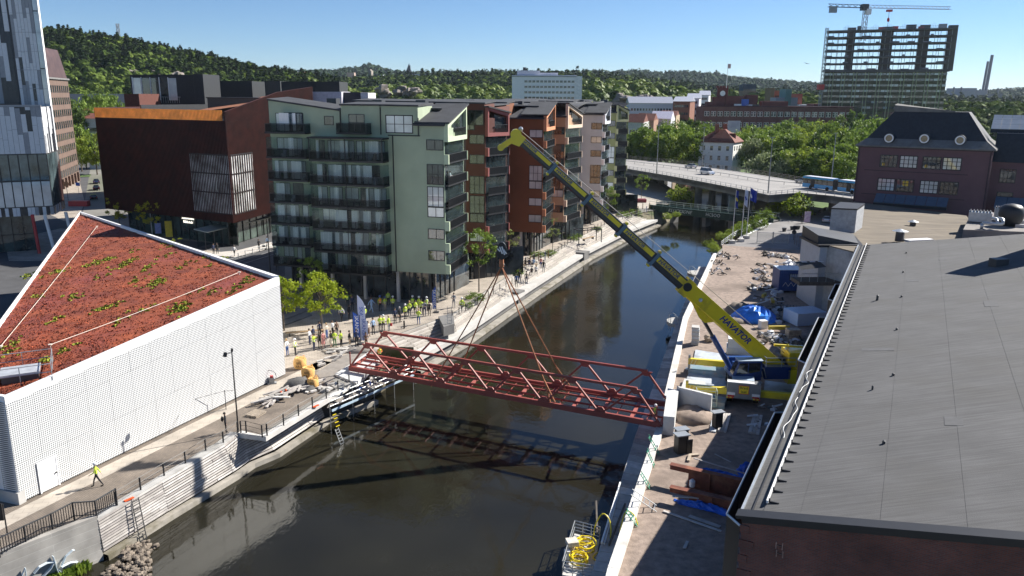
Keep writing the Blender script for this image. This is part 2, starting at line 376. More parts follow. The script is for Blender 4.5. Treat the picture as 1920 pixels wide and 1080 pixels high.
for a, b, c, d in zip(W_out, W_out[1:], W_in, W_in[1:]):
    L_ = (Vector(b)-Vector(a)).length; n_ = round(L_/1.15)
    for i in range(n_):
        t0, t1 = i/n_, (i+.95)/n_
        part('deck_board', MB().prism([lerp2(a,b,t0), lerp2(a,b,t1), lerp2(c,d,t1), lerp2(c,d,t0)], -1.62, -1.5+pr.uniform(-.01,.01)), m_plank[pr.randrange(4)], walk)
mb = MB(); strip(mb, W_out, W_out, -1.63, -2.0); strip(mb, off(W_out,-.6), off(W_out,-.6), -1.6, -4.4)
part('edge_beam', mb, m_woodd, walk)
# round landing bump-outs with hoop rails
for (u, v) in ((1281,603),(1313,512)):
    p = G(u, v, -1.5); t = thing('landing_stage', 'small rounded concrete landing with hoop rails %s the walkway' % ('nearer the crane beside' if v > 560 else 'farther up the canal beside'), 'landing stage', p, 'landing stages on the quay walkway')
    mb = MB().prism([(p.x+cos(a)*1.6-.6, p.y+sin(a)*1.9) for a in [i*pi/8 for i in range(16)]], -1.9, -1.42); part('slab', mb, m_conc, t)
    for dy in (-1.0, .2):
        x = p.x-1.9; part('hoop_rail', MB().path([(x,p.y+dy,-2.6),(x,p.y+dy,-.5),(x+.5,p.y+dy,-.35),(x+.9,p.y+dy,-.6),(x+.9,p.y+dy,-1.45)], .045), m_galv, t)
# surfaces lying on the land (sheets 4 mm apart)
def sheet(name, pts, z, m): return st(name, MB().poly([(x,y,z) for x,y in pts]), m)
m_cobble = brickmat('cobbles', (.25,.20,.155), (.19,.155,.125), (.10,.085,.07), .16, .11, ms=.018, noise=.3)
m_slab = brickmat('paving slabs', (.44,.385,.32), (.39,.345,.29), (.27,.235,.2), .9, .6, ms=.012, noise=.22)
m_plaza = brickmat('plaza paving', (.39,.335,.275), (.34,.295,.245), (.22,.19,.165), .6, .4, ms=.02, noise=.25)
m_asph = mat('asphalt', (.075,.075,.078), .9, var=.25, scale=.3, detail=8, bump=.2, bscale=30)
m_gravel = mat('site gravel', (.27,.21,.172), .95, var=.34, scale=1.6, detail=15, bump=1, bscale=9, dirt=((.17,.13,.105), .16))
m_road = mat('pale asphalt', (.21,.20,.195), .9, var=.2, scale=.2, detail=8)
m_grass = mat('park grass', (.07,.12,.025), .95, var=.4, scale=.25, detail=8, bump=.5)
sheet('promenade_paving', [(-75,20),(-50.2,21)]+[lerp2(p, (p[0]-.7,p[1]+.3), 1) for p in L_edge[2:7]]+[(-21.3,62),(-17.2,74),(-26,85),(-75,60)], .004, m_cobble)
Wb = Wall(G(38,945), G(535,703))
sheet('promenade_slab_band', [V2(Wb.p(-8,0,.5)), V2(Wb.p(34,0,.5)), V2(Wb.p(34,0,2.0)), V2(Wb.p(-8,0,2.0))], .008, m_slab)
sheet('plaza_paving', [(-24,78.5),(-15.2,77.6),(-13.8,80.4),(-16.8,86.4),(-8.1,99.9),(0,125.5),(9.4,149),(19.3,173),(28.2,192),(20,196),(-24,120),(-40,112),(-38,95)], .008, m_plaza)
sheet('tram_street', [(-110,70),(-70,88),(-36,112),(-36,122),(-44,150),(-36,190),(-48,190),(-58,150),(-78,158),(-95,168),(-100,182),(-205,390),(-235,380),(-112,190),(-118,150)], .004, m_asph)
sheet('pavement_sunlit', [(-86,132),(-56,134),(-50,139.5),(-84,158),(-96,166),(-98,150)], .012, m_plaza)
sheet('side_street_pavement', [(-130,208),(-101,176),(-99,178),(-112,206),(-190,345),(-196,342)], .008, m_plaza)
sheet('tram_stop_paving', [(-57,138.6),(-48.6,136),(-40.5,155),(-43,160),(-50.5,142)], .12, mat('pale stop paving', (.52,.48,.43), .85))
sheet('site_gravel', [(1.9,25),(6.5,42.2),(13.4,64.1),(22.7,98),(37,140.3),(39.6,146),(41,152),(60,152),(60,120),(70,25)], .004, m_gravel)
sheet('access_road', [(41,151),(49,161),(58,177),(68,192),(80,200),(95,195),(70,165),(62,150),(55,146)], .008, m_road)
sheet('road_stripe', [(46.5,160),(47,159.5),(60,180),(59.5,180.4)], .012, m_white)
sheet('park_grass', [(80,205),(95,196),(300,196),(700,420),(700,1100),(-500,1100),(-300,700),(-150,420),(-30,215),(30,200),(35,205),(41,216),(48,242),(48,300),(42,347),(68,347),(78,300),(80,250),(76,215)], .004, m_grass)
sheet('underpass_ground', [(28,199),(35,203),(41,216),(48,242),(48,300),(10,310),(16,240)], .008, mat('pale gravel', (.38,.34,.29), .95, var=.2, scale=.4))
# window / facade helpers
def win(W, s0, s1, z0, z1, parent, nx=2, ny=1, fr=.08, d=.05, fm=None, gm=None, name='window', label=None):
    fm = fm or m_black; gm = gm or m_glass; mb = MB()
    mb.wb(W, s0, s0+fr, z0, z1, 0.0, d); mb.wb(W, s1-fr, s1, z0, z1, 0.0, d)
    mb.wb(W, s0+fr, s1-fr, z0, z0+fr, 0.0, d); mb.wb(W, s0+fr, s1-fr, z1-fr, z1, 0.0, d)
    for i in range(1, nx): x = s0+(s1-s0)*i/nx; mb.wb(W, x-fr*.4, x+fr*.4, z0+fr, z1-fr, 0, d*.8)
    for i in range(1, ny): z = z0+(z1-z0)*i/ny; mb.wb(W, s0+fr, s1-fr, z-fr*.3, z+fr*.3, 0, d*.7)
    f = part(name, mb, fm, parent, label)
    g = part('pane', MB().wb(W, s0+fr*.5, s1-fr*.5, z0+fr*.5, z1-fr*.5, -.02, .018), gm, f)
    return f
m_smoke = glassmat('smoked panel', (.008,.009,.011), trans=.72); m_smoke.node_tree.nodes['Principled BSDF'].inputs['Specular IOR Level'].default_value = .15
def pick_pane(): return random.choice([m_glass, m_glassb, m_glassb, m_glassb])  # mostly the glass with reflected sky put into its colour
def railbars(W, s0, s1, z0, h, d, side=True, step=.14, dd=0.0, mb=None):
    mb = mb or MB(); n = max(1, int((s1-s0)/step))
    for i in range(n+1):
        s_ = s0+(s1-s0)*i/n; mb.wb(W, s_-.012, s_+.012, z0, z0+h, d-.03, d)
    if side:
        for e in (s0, s1):
            m_ = max(1, int((d-dd)/step))
            for i in range(m_): x = dd+(d-dd)*i/m_; mb.wb(W, e-.012, e+.012, z0, z0+h, x, x+.024)
    return mb
def balcony(W, s0, s1, z, d, parent, rh=1.15, top=2.9, glaze=True, npost=4, cloth=None, gz=True):
    mb = MB(); mb.wb(W, s0-.05, s1+.05, z, z+.22, 0, d+.05); mb.wb(W, s0, s1, z+rh+.2, z+rh+.27, d-.06, d+.02)
    for e in (s0, s1): mb.wb(W, e-.03, e+.03, z+rh+.2, z+rh+.27, 0, d)
    for i in range(npost+1): x = s0+(s1-s0)*i/npost; mb.wb(W, x-.03, x+.03, z+.22, z+rh+.2, d-.05, d+.01)
    b = part('balcony', mb, m_black, parent)
    part('railing_bars', railbars(W, s0, s1, z+.22, rh-.02, d-.01), m_black, b, kind='stuff')
    sg_ = MB().wb(W, s0+.05, s1-.05, z+.25, z+rh+.15, d-.09, d-.06)
    for e in (s0, s1): sg_.wb(W, e-.01, e+.01, z+.25, z+rh+.15, .02, d-.1)
    part('balustrade_panel', sg_, m_smoke, b)
    if glaze:
        g = MB(); n = max(2, int((s1-s0)/.75))
        for i in range(n): a = s0+(s1-s0)*i/n; g.wb(W, a+.015, s0+(s1-s0)*(i+1)/n-.015, z+rh+.3, z+top, d-.05, d-.03)
        for e in (s0, s1): g.wb(W, e-.01, e+.01, z+rh+.3, z+top, .05, d-.06)
        part('glazing', g, m_bglass, b)
    return b
def furniture(W, s0, s1, z, d, parent, rnd):
    """small furniture and planters standing on a balcony"""
    mb = MB(); x = s0+.3
    while x < s1-.8:
        k = rnd.random(); y = rnd.uniform(.3, d-.7)
        if k < .5: mb.cur = rnd.choice([0,1,2]); mb.wb(W, x, x+.5, z+.22, z+.65, y, y+.5); mb.wb(W, x, x+.5, z+.65, z+1.1, y, y+.08)
        elif k < .8: mb.cur = 1; mb.wb(W, x, x+.7, z+.85, z+.9, y, y+.6); mb.wb(W, x+.3, x+.4, z+.22, z+.85, y+.25, y+.35)
        else: mb.cur = 3; p = W.p(x+.2, z+.8, y+.2); mb.blob(p, .25, .25, .4, 6, .3)
        x += rnd.uniform(.9, 1.9)
    if mb.v: part('balcony_furniture', mb, [m_white, m_dgrey, m_wood, mat('pot plants', (.05,.12,.03), .8)], parent, kind='stuff')
m_refl_curtain = mat('reflection_curtain', (.80,.80,.78), .9, var=.15, scale=6, stretch=(6,6,.2))  # white cloth put in to stand for sky reflected by the glazing
def backwall(W, s0, s1, z, parent, rnd):
    """glass doors, windows and white curtains that stand for reflected sky, behind a balcony"""
    x = s0+.2
    while x < s1-.9:
        w_ = rnd.choice([.8,.9,1.6,2.0]); w_ = min(w_, s1-.2-x)
        if w_ < .6: break
        lo = z+.3 if w_ < 1 or rnd.random() < .4 else z+1.1
        win(W, x, x+w_, lo, z+2.72, parent, 1 if w_ < 1 else 2, 1, .07, .04, gm=pick_pane())
        if rnd.random() < .62: part('reflection_curtain', MB().wb(W, x+.1, x+.1+w_*rnd.uniform(.4,.9), z+.35, z+2.75, 1.05, 1.12), m_refl_curtain, parent)
        x += w_+rnd.uniform(.15, .5)
m_roof = mat('black roofing felt', (.045,.047,.052), .8, var=.25, scale=.6, bump=.2)
# white art hall with sedum roof
A1, B1 = Vector(G(38,945)), Vector(G(535,703)); zA, zB, zC = 8.0, 10.3, 11.0
C1 = G(150,398,zC); D1 = VV((-39.0,51.6,0)); zD = 7.89
hall = thing('exhibition_hall', 'white perforated metal hall with a red sedum roof beside the canal promenade', 'building', ((A1.x+C1.x)/2, 75, 0))
poly = [V2(A1), V2(B1), V2(C1), V2(D1)]; zt = [zA, zB, zC, zD]
def inset(poly, d):
    c = VV((sum(p[0] for p in poly)/len(poly), sum(p[1] for p in poly)/len(poly))); return [tuple(Vector(p)+(c-Vector(p)).normalized()*d) for p in poly]
m_wwall = mat('white render', (.74,.74,.735), .6, var=.03)
body = inset(poly, .35); part('wall_core', MB().prism(body, 0, [z-.6 for z in zt]), m_wwall, hall)
m_perf = mat('perforated white metal', (.80,.80,.79), .45, var=.03); n = m_perf.node_tree.nodes; l = m_perf.node_tree.links
tc = n.new('ShaderNodeTexCoord'); mp = n.new('ShaderNodeMapping'); ang = atan2(Wb.t.y, Wb.t.x); mp.inputs['Rotation'].default_value = (0,0,-ang); l.new(tc.outputs['Object'], mp.inputs[0])
sp = n.new('ShaderNodeSeparateXYZ'); l.new(mp.outputs[0], sp.inputs[0]); cb = n.new('ShaderNodeCombineXYZ'); l.new(sp.outputs[0], cb.inputs[0]); l.new(sp.outputs[2], cb.inputs[1])
vo = n.new('ShaderNodeTexVoronoi'); vo.inputs['Scale'].default_value = 6.5; vo.inputs['Randomness'].default_value = 0; l.new(cb.outputs[0], vo.inputs['Vector'])
rp = n.new('ShaderNodeValToRGB'); rp.color_ramp.elements[0].position = .26; rp.color_ramp.elements[1].position = .40; rp.color_ramp.elements[0].color = (.10,.11,.12,1); rp.color_ramp.elements[1].color = (.72,.72,.71,1)
l.new(vo.outputs['Distance'], rp.inputs[0]); l.new(rp.outputs[0], n['Principled BSDF'].inputs['Base Color'])
Lw = Wb.L; NP = 14
def ztop(s): return zA+(zB-zA)*s/Lw
for i in range(NP):
    s0, s1 = Lw*i/NP+.007, Lw*(i+1)/NP-.007
    for k in range(3):
        f0, f1 = [(0,.36),(.36,.74),(.74,.925)][k]; q = []
        lo = .12 if k == 0 else 0
        pts = [(s0, ztop(s0)*f0+lo), (s1, ztop(s1)*f0+lo), (s1, ztop(s1)*f1-.02), (s0, ztop(s0)*f1-.02)]
        jit = random.uniform(0,.012)
        vs = [Wb.p(a, z, .04+jit) for a, z in pts] + [Wb.p(a, z, -.05) for a, z in pts]
        part('wall_panel', MB().hexa([vs[0],vs[1],vs[2],vs[3],vs[4],vs[5],vs[6],vs[7]]), m_perf, hall)
for i in range(NP):
    s0, s1 = Lw*i/NP+.01, Lw*(i+1)/NP-.01
    pts = [(s0, ztop(s0)*.925), (s1, ztop(s1)*.925), (s1, ztop(s1)-.02), (s0, ztop(s0)-.02)]
    vs = [Wb.p(a, z, .06) for a, z in pts] + [Wb.p(a, z, -.05) for a, z in pts]
    part('top_panel', MB().hexa(vs), m_white, hall)
Wd = Wall(D1, A1)
mb = MB(); Ld = Wd.L
for i in range(4): mb.wb(Wd, Ld*i/4+.02, Ld*(i+1)/4-.02, .9, 7.6, -.04, .04)
part('end_panels', mb, m_perf, hall)
part('plinth', MB().wb(Wd, -1, Ld+.12, 0, .9, -.4, .16), m_conc, hall)
dr = part('door', MB().wb(Wb, 1.55, 3.0, .1, 2.35, .05, .10), m_white, hall)
mb = MB()
for a, b, c, d in ((1.5,1.6,.05,2.45),(2.95,3.05,.05,2.45),(1.6,2.95,2.35,2.45),(1.6,2.95,1.15,1.22)): mb.wb(Wb, a, b, c, d, .10, .13)
part('door_frame', mb, mat('bright door frame', (.85,.85,.85), .5), dr); part('handle', MB().wb(Wb, 2.78, 2.9, 1.1, 1.2, .13, .2), m_black, dr)
# parapet strips
mb = MB()
for i in range(4):
    a, b = poly[i], poly[(i+1)%4]; za_, zb_ = zt[i], zt[(i+1)%4]; w_ = .35 if i in (1,2) else .2; up = .14 if i in (1,2) else .02
    ia, ib = inset(poly, w_*1.7)[i], inset(poly, w_*1.7)[(i+1)%4]
    vs = [(a[0],a[1],za_-.4),(b[0],b[1],zb_-.4),(ib[0],ib[1],zb_-.4),(ia[0],ia[1],za_-.4),(a[0],a[1],za_+up),(b[0],b[1],zb_+up),(ib[0],ib[1],zb_+up),(ia[0],ia[1],za_+up)]
    mb.hexa(vs)
part('parapet', mb, m_white, hall)
# roof surface as a bumpy grid with vegetation
N = 150; P4 = [VV((*p, z-.18)) for p, z in zip(inset(poly,.5), zt)]; _n = (P4[1]-P4[0]).cross(P4[2]-P4[0]); P4[3].z = P4[0].z-(_n.x*(P4[3].x-P4[0].x)+_n.y*(P4[3].y-P4[0].y))/_n.z
uu, vv = np.meshgrid(np.linspace(0,1,N), np.linspace(0,1,N)); Pn = [np.array(p) for p in P4]
Q = ((1-uu)*(1-vv))[...,None]*Pn[0] + (uu*(1-vv))[...,None]*Pn[1] + (uu*vv)[...,None]*Pn[2] + ((1-uu)*vv)[...,None]*Pn[3]
Q[...,2] += RNG.uniform(-.03,.03,(N,N))
idx = np.arange(N*N).reshape(N,N); faces = np.stack([idx[:-1,:-1],idx[:-1,1:],idx[1:,1:],idx[1:,:-1]],-1).reshape(-1,4)
m_sedum = mat('red sedum', (.11,.020,.012), .95, 0, 0, .5, col2=(.33,.078,.028), detail=15, bump=.9, bscale=7, dirt=((.21,.045,.04), .10))
part('sedum_roof', fastmesh('sedum_roof', Q.reshape(-1,3), faces), m_sedum, hall)
def roofpt(u, v): return (1-u)*(1-v)*Pn[0]+u*(1-v)*Pn[1]+u*v*Pn[2]+(1-u)*v*Pn[3]
def tufts(name, spots, m, parent, rmin, rmax, nq=5):
    V = []; k = 0; 
    for (c, r) in spots:
        for j in range(nq):
            a = RNG.uniform(0,6.28); o = RNG.uniform(0,r); s_ = RNG.uniform(rmin,rmax); cx, cy, cz = c[0]+o*cos(a), c[1]+o*sin(a), c[2]
            b = RNG.uniform(0,6.28); dx, dy = s_*cos(b), s_*sin(b); h = s_*RNG.uniform(.5,1.1)
            V += [(cx-dx,cy-dy,cz-.03),(cx+dx,cy+dy,cz-.03),(cx+dx*.5+dy*.4,cy+dy*.5-dx*.4,cz+h),(cx-dx*.5+dy*.4,cy-dy*.5-dx*.4,cz+h)]
    V = np.array(V); part(name, fastmesh(name, V, np.arange(len(V)).reshape(-1,4)), m, parent, kind='stuff')
sp_ = [(roofpt(*RNG.uniform(0,1,2)), .35) for i in range(5200)]
tufts('sedum_tufts', sp_[:3000], mat('sedum rust', (.30,.065,.025), .9, var=.5, scale=.8), hall, .03, .08)
tufts('sedum_dark_tufts', sp_[3000:], mat('sedum brown', (.16,.035,.02), .9, var=.5, scale=.8), hall, .03, .08)
nrm = Vector(Pn[1]-Pn[0]).cross(Vector(Pn[3]-Pn[0])).normalized()
def roof_at(u, v):
    q = ray(u, v); o = VV((0,0,H_CAM)); k = (Vector(Pn[0])-o).dot(nrm)/q.dot(nrm); return o+q*k
gs = []
for (u, v, n_) in ((175,495,7),(200,488,5),(240,490,6),(110,510,5),(95,513,3),(260,525,4),(310,480,4),(315,455,3),(318,462,3),(150,555,3),(132,555,3),(290,530,5),(296,532,6),(270,505,4),(228,500,4),(335,580,8),(330,575,5),(345,582,5),(232,597,3),(110,597,4),(55,515,3),(50,520,2),(20,645,3),(115,660,3),(450,535,4),(463,528,3),(400,545,3),(440,540,4),(60,640,0),(75,680,4),(15,705,3),(20,660,3),(190,580,3),(205,575,3),(360,490,2),(380,483,2),(420,487,2),(390,500,2),(275,580,3),(220,570,3),(465,522,2),(300,525,4),(245,489,5),(340,500,2),(70,555,2),(195,516,3),(205,485,4),(283,500,3),(258,467,2),(375,545,2)):
    q = roof_at(u, v)
    for _ in range(n_*3): gs.append(((q.x+RNG.normal(0,.35), q.y+RNG.normal(0,.8)), .22))
# project the spots on the roof plane
def roofz(x, y): return Pn[0][2] - (nrm.x*(x-Pn[0][0])+nrm.y*(y-Pn[0][1]))/nrm.z
tufts('sedum_green_tufts', [((x,y,roofz(x,y)+.0), r) for (x,y), r in gs], mat('sedum green', (.22,.25,.02), .9, var=.4, scale=2), hall, .07, .16, 7)
# safety lines and hatch
for a, b in (((182,428),(2,655)), ((449,515),(95,652))):
    p, q = roof_at(*a)+VV((0,0,.25)), roof_at(*b)+VV((0,0,.25)); mb = MB()
    mb.path([p+(q-p)*i/8-VV((0,0,.12*sin(pi*i/8))) for i in range(9)], .025, 4)
    for e in (p, q): mb.lathe(e-VV((0,0,.45)), [(.14,0),(.14,.05),(.04,.08),(.04,.42),(.16,.44),(.16,.5)], 8)
    part('safety_line', mb, mat('safety line', (.70,.62,.52), .6), hall)
h = roof_at(40,708); hm = MB().obox((h.x,h.y), .5, 2.3, 1.9, h.z-.1, h.z+.5); ht = part('roof_hatch', hm, m_dgrey, hall)
mb = MB().obox((h.x,h.y), .5, 2.5, 2.1, h.z+.5, h.z+.62); part('hatch_lid', mb, mat('hatch lid', (.55,.57,.60), .35, .3), ht)
mb = MB(); ca, sa = cos(.5), sin(.5); cr = [(h.x+x*ca-y*sa, h.y+x*sa+y*ca, h.z) for x, y in ((-1.9,-1.6),(2.0,-1.6),(2.0,2.2),(-1.9,2.2))]
for p, q in zip(cr, cr[1:]+cr[:1]):
    for hh in (.65, 1.25): mb.tube(Vector(p)+VV((0,0,hh)), Vector(q)+VV((0,0,hh)), .03, 5)
    for t in (0,.5): e = Vector(p)+(Vector(q)-Vector(p))*t; mb.tube(e, e+VV((0,0,1.25)), .03, 5)
part('hatch_railing', mb, m_galv, hall)
# dark red culture house
K1, K2 = G(198,391,5), G(438,418,5); WL = Wall(K1, K2); WRt = Wall(K2, K2+VV((3.4,16,0)))
cube = thing('culture_house', 'dark red ribbed metal cube with a finned corner window above a glass ground floor', 'building', (-62,165,0))
m_cort = mat('dark red ribbed metal', (.055,.010,.006), .65, .1, .35, .5); m_cort2 = mat('sun-bright corten screen', (.75,.26,.04), .7, .1, .25, .6)  # screen is corten orange, brightened for sun shining through it
tl, tR = 24.95, 35.0; ztl = 24.9; Kc = WL.p(WL.L,0); Kr = WRt.p(tR,0); Kb = Kr + (WL.p(0,0)-Kc)
mb = MB(); Lc_ = WL.L
mb.wb(WL, 0, Lc_, 5, ztl-1.6, -.3, 0); pz = [(0,5),(tR,5),(tR,29.6),(19.5,28.4),(0,24.9)]
vs = [WRt.p(a,z,0) for a,z in pz]+[WRt.p(a,z,-.3) for a,z in pz]; mb.add(vs, [(0,1,2,3,4),(9,8,7,6,5),(0,5,6,1),(1,6,7,2),(2,7,8,3),(3,8,9,4),(4,9,5,0)])
mb.prism([V2(Kc),V2(Kr),V2(Kb),V2(WL.p(0,0))], 5, 5.3)
vs = [WL.p(0,5), WL.p(0,25.2), VV((*V2(Kb),25.2)), VV((*V2(Kb),5))]; mb.add(vs, [(0,1,2,3)])
part('wall', mb, m_cort, cube)
# real vertical ribs
mb = MB(); s_ = .2
g0, g1 = 26.6, Lc_-.1
while s_ < Lc_:
    if g0 < s_ < g1: mb.wb(WL, s_, s_+.09, 5, 6.4, 0, .12); mb.wb(WL, s_, s_+.09, 17.3, ztl-1.6, 0, .12)
    else: mb.wb(WL, s_, s_+.09, 5, ztl-1.6, 0, .12)
    s_ += .36
s_ = .15
while s_ < tR:
    zt_ = 24.9+(28.4-24.9)*s_/19.5 if s_ < 19.5 else 28.4+(1.2)*(s_-19.5)/(tR-19.5)
    if .3 < s_ < 8.0: mb.wb(WRt, s_, s_+.09, 5, 6.4, 0, .12); mb.wb(WRt, s_, s_+.09, 17.3, zt_, 0, .12)
    else: mb.wb(WRt, s_, s_+.09, 5, zt_, 0, .12)
    s_ += .36
part('facade_ribs', mb, m_cort, cube, kind='stuff')
mb = MB(); s_ = 0
while s_ < Lc_-1: mb.wb(WL, s_, s_+.3, ztl-1.6, ztl+.25, -.05, .03); s_ += .36
part('roof_screen', mb, m_cort2, cube, kind='stuff')
# corner window : glass, floors, fins
gl = MB().wb(WL, g0, g1, 6.5, 17.2, .01, .06); gl.wb(WRt, .3, 8.0, 6.5, 17.0, .01, .06)
cw = part('corner_window', gl, glassmat('culture house lit glass', (.55,.62,.56), var=.8, scale=.35), cube)  # sunlit interior is put into the pale glass colour
mb = MB()
for z in (6.4, 10.2, 13.7, 17.1): mb.wb(WL, g0, g1, z, z+.22, .06, .2); mb.wb(WRt, .3, 8.0, z, z+.22, .06, .2)
part('transom', mb, m_black, cw)
mf = m_cort; 
for k in range(24): s_ = g0+(g1-g0)*k/23.5; part('fin', MB().wb(WL, s_, s_+.1, 6.4, 17.3, .1, .24), mf, cw)
for k in range(10): s_ = .4+7.5*k/9.5; part('fin', MB().wb(WRt, s_, s_+.1, 6.4, 17.2, .1, .24), mf, cw)
part('interior', MB().wb(WL, g0+6.4, g0+6.9, 10.5, 13.5, .062, .075), mat('lit interior patch', (.8,.85,.8), .6), cw)  # pale patch on the pane standing for the lit interior
# roof: black recess left, sloping sedum roof right
part('roof', MB().add([WL.p(.3,23.0,-.3), WL.p(Lc_,23.0,-.3), VV((Kr.x,Kr.y,26.2)), VV((Kb.x,Kb.y,23.5))], [(0,1,2,3)]), m_roof, cube)
a_, b_ = WRt.p(0,24.9,-.3), WRt.p(tR,29.6,-.3); ws = WRt.n*-13
c_ = WRt.p(8,26.1,-.3)
part('sedum_slope', MB().add([c_+VV((0,0,-.1)), b_+VV((0,0,-.1)), b_+ws*1.1+VV((0,0,-2.6)), c_+ws*1.2+VV((0,0,-2.2))], [(0,1,2,3)]), mat('dull sedum', (.20,.06,.03), .95, col2=(.32,.13,.05), scale=.6, detail=8), cube)
part('roof_upstand', MB().wb(WL, 9, Lc_-4.0, 23.0, 24.4, -9.3, -9), m_dgrey, cube)
rb = thing('rooftop_plant_room', 'long black plant room on the roof of the dark red culture house', 'roof structure', WL.p(20,24,-14))
part('box', MB().wb(WL, 14, 30, 23.0, 27.1, -22, -16), m_dgrey, rb); part('capping', MB().wb(WL, 13.8, 30.2, 27.1, 27.3, -22.2, -15.8), m_black, rb)
for z in (0,): 
    mb = MB().wb(WL, 0, 10, 23, 25.4, -20, -19.7); mb.wb(WL, 10, 10.3, 23, 25.8, -22, -3); part('roof_screen_dark', mb, m_dgrey, cube)
# ground floor glass and slabs
gf = MB().wb(WL, 3, Lc_-2.5, .1, 5, -3.2, -3.0); gf.wb(WRt, 2.8, tR-1, .1, 5, -3.2, -3.0)
gp = part('shopfront_glass', gf, glassmat('shop glass', (.05,.07,.06), var=.9, scale=.3), cube); mb = MB()
for k in range(15): s_ = 3+(Lc_-5.5)*k/14; mb.wb(WL, s_-.05, s_+.05, 0, 5, -3.0, -2.85)
for k in range(13): s_ = 2.8+(tR-4)*k/12; mb.wb(WRt, s_-.05, s_+.05, 0, 5, -3.0, -2.85)
part('mullions', mb, m_black, gp, kind='stuff')
lt = mat('lit sign', (.9,.88,.8), .6); b = lt.node_tree.nodes['Principled BSDF']; b.inputs['Emission Color'].default_value = (1,.93,.8,1); b.inputs['Emission Strength'].default_value = 1.2
def text(s, size, M, m, parent=None, name='lettering', ext=.01, label=None, align='CENTER', shear=0, bold=.0):
    cu = bpy.data.curves.new(name, 'FONT'); cu.body = s; cu.size = size; cu.extrude = ext; cu.align_x = align; cu.align_y = 'CENTER'; cu.shear = shear; cu.resolution_u = 2; cu.offset = size*bold
    o = bpy.data.objects.new(name, cu); COL.objects.link(o); dg = bpy.context.evaluated_depsgraph_get(); me = bpy.data.meshes.new_from_object(o.evaluated_get(dg)); bpy.data.objects.remove(o)
    me.name = name; me.transform(M); return part(name, me, m, parent, label)
def wallM(W, s_, z, d):
    p = W.p(s_, z, d); x = W.t; y = VV((0,0,1)); zz = W.n
    if x.cross(y).dot(zz) < 0: x = -x
    return Matrix.Translation(p) @ Matrix((x, y, zz)).transposed().to_4x4()
sg = WL.at(329,417)
text('Stadsdelens\nBibliotek', .75, wallM(WL, 21, 3.9, -2.8), lt, cube, 'lit_sign')
# apartment blocks along the canal
def roofslab(mb, pts, th=.25):
    vs = [Vector(p) for p in pts]+[Vector(p)-VV((0,0,th)) for p in pts]; n = len(pts)
    mb.add(vs, [tuple(range(n)), tuple(range(n, 2*n))[::-1]]+[(i,i+n,(i+1)%n+n,(i+1)%n) for i in range(n)])
FD = VV((24.2,-6.5,0)).normalized()           # direction of the camera-side facades
specs = [
 # name colour, C, R, label
 ('sage green', (.38,.44,.31), (836,514.7), (870.7,491), 'sage green apartment block with black balconies on its long front, nearest of the row', (.50,.58,.40), 24.4, 26.7),
 ('dark red', (.13,.047,.035), (910,476), (949,467), 'dark red apartment block, second of the row behind the sage green one', (.30,.09,.08), 26.3, 25.4),
 ('rust orange', (.23,.082,.035), (1016,437), (1032.6,422), 'rust orange apartment block between the dark red and the tan ones', (.60,.25,.12), 24.7, 26.8),
 ('tan', (.52,.34,.21), (1056,416.7), (1083,407), 'tan apartment block, fourth of the row, with pale gable edges', (.72,.56,.42), 26.6, 24.6),
 ('pale grey', (.50,.54,.60), (1125,385), (1135,378), 'pale grey white apartment block, fifth of the row along the canal', (.72,.72,.76), 24.3, 26.4),
 ('olive', (.30,.30,.13), (1150,366.7), (1170.7,365), 'olive yellow apartment block at the far end of the row by the overpass', (.48,.46,.25), 25.9, 24.6)]
Cs = [G(*s_[2],4.5) for s_ in specs]; Rs = [G(*s_[3],4.5) for s_ in specs]
blocks = []
rB = random.Random(11)
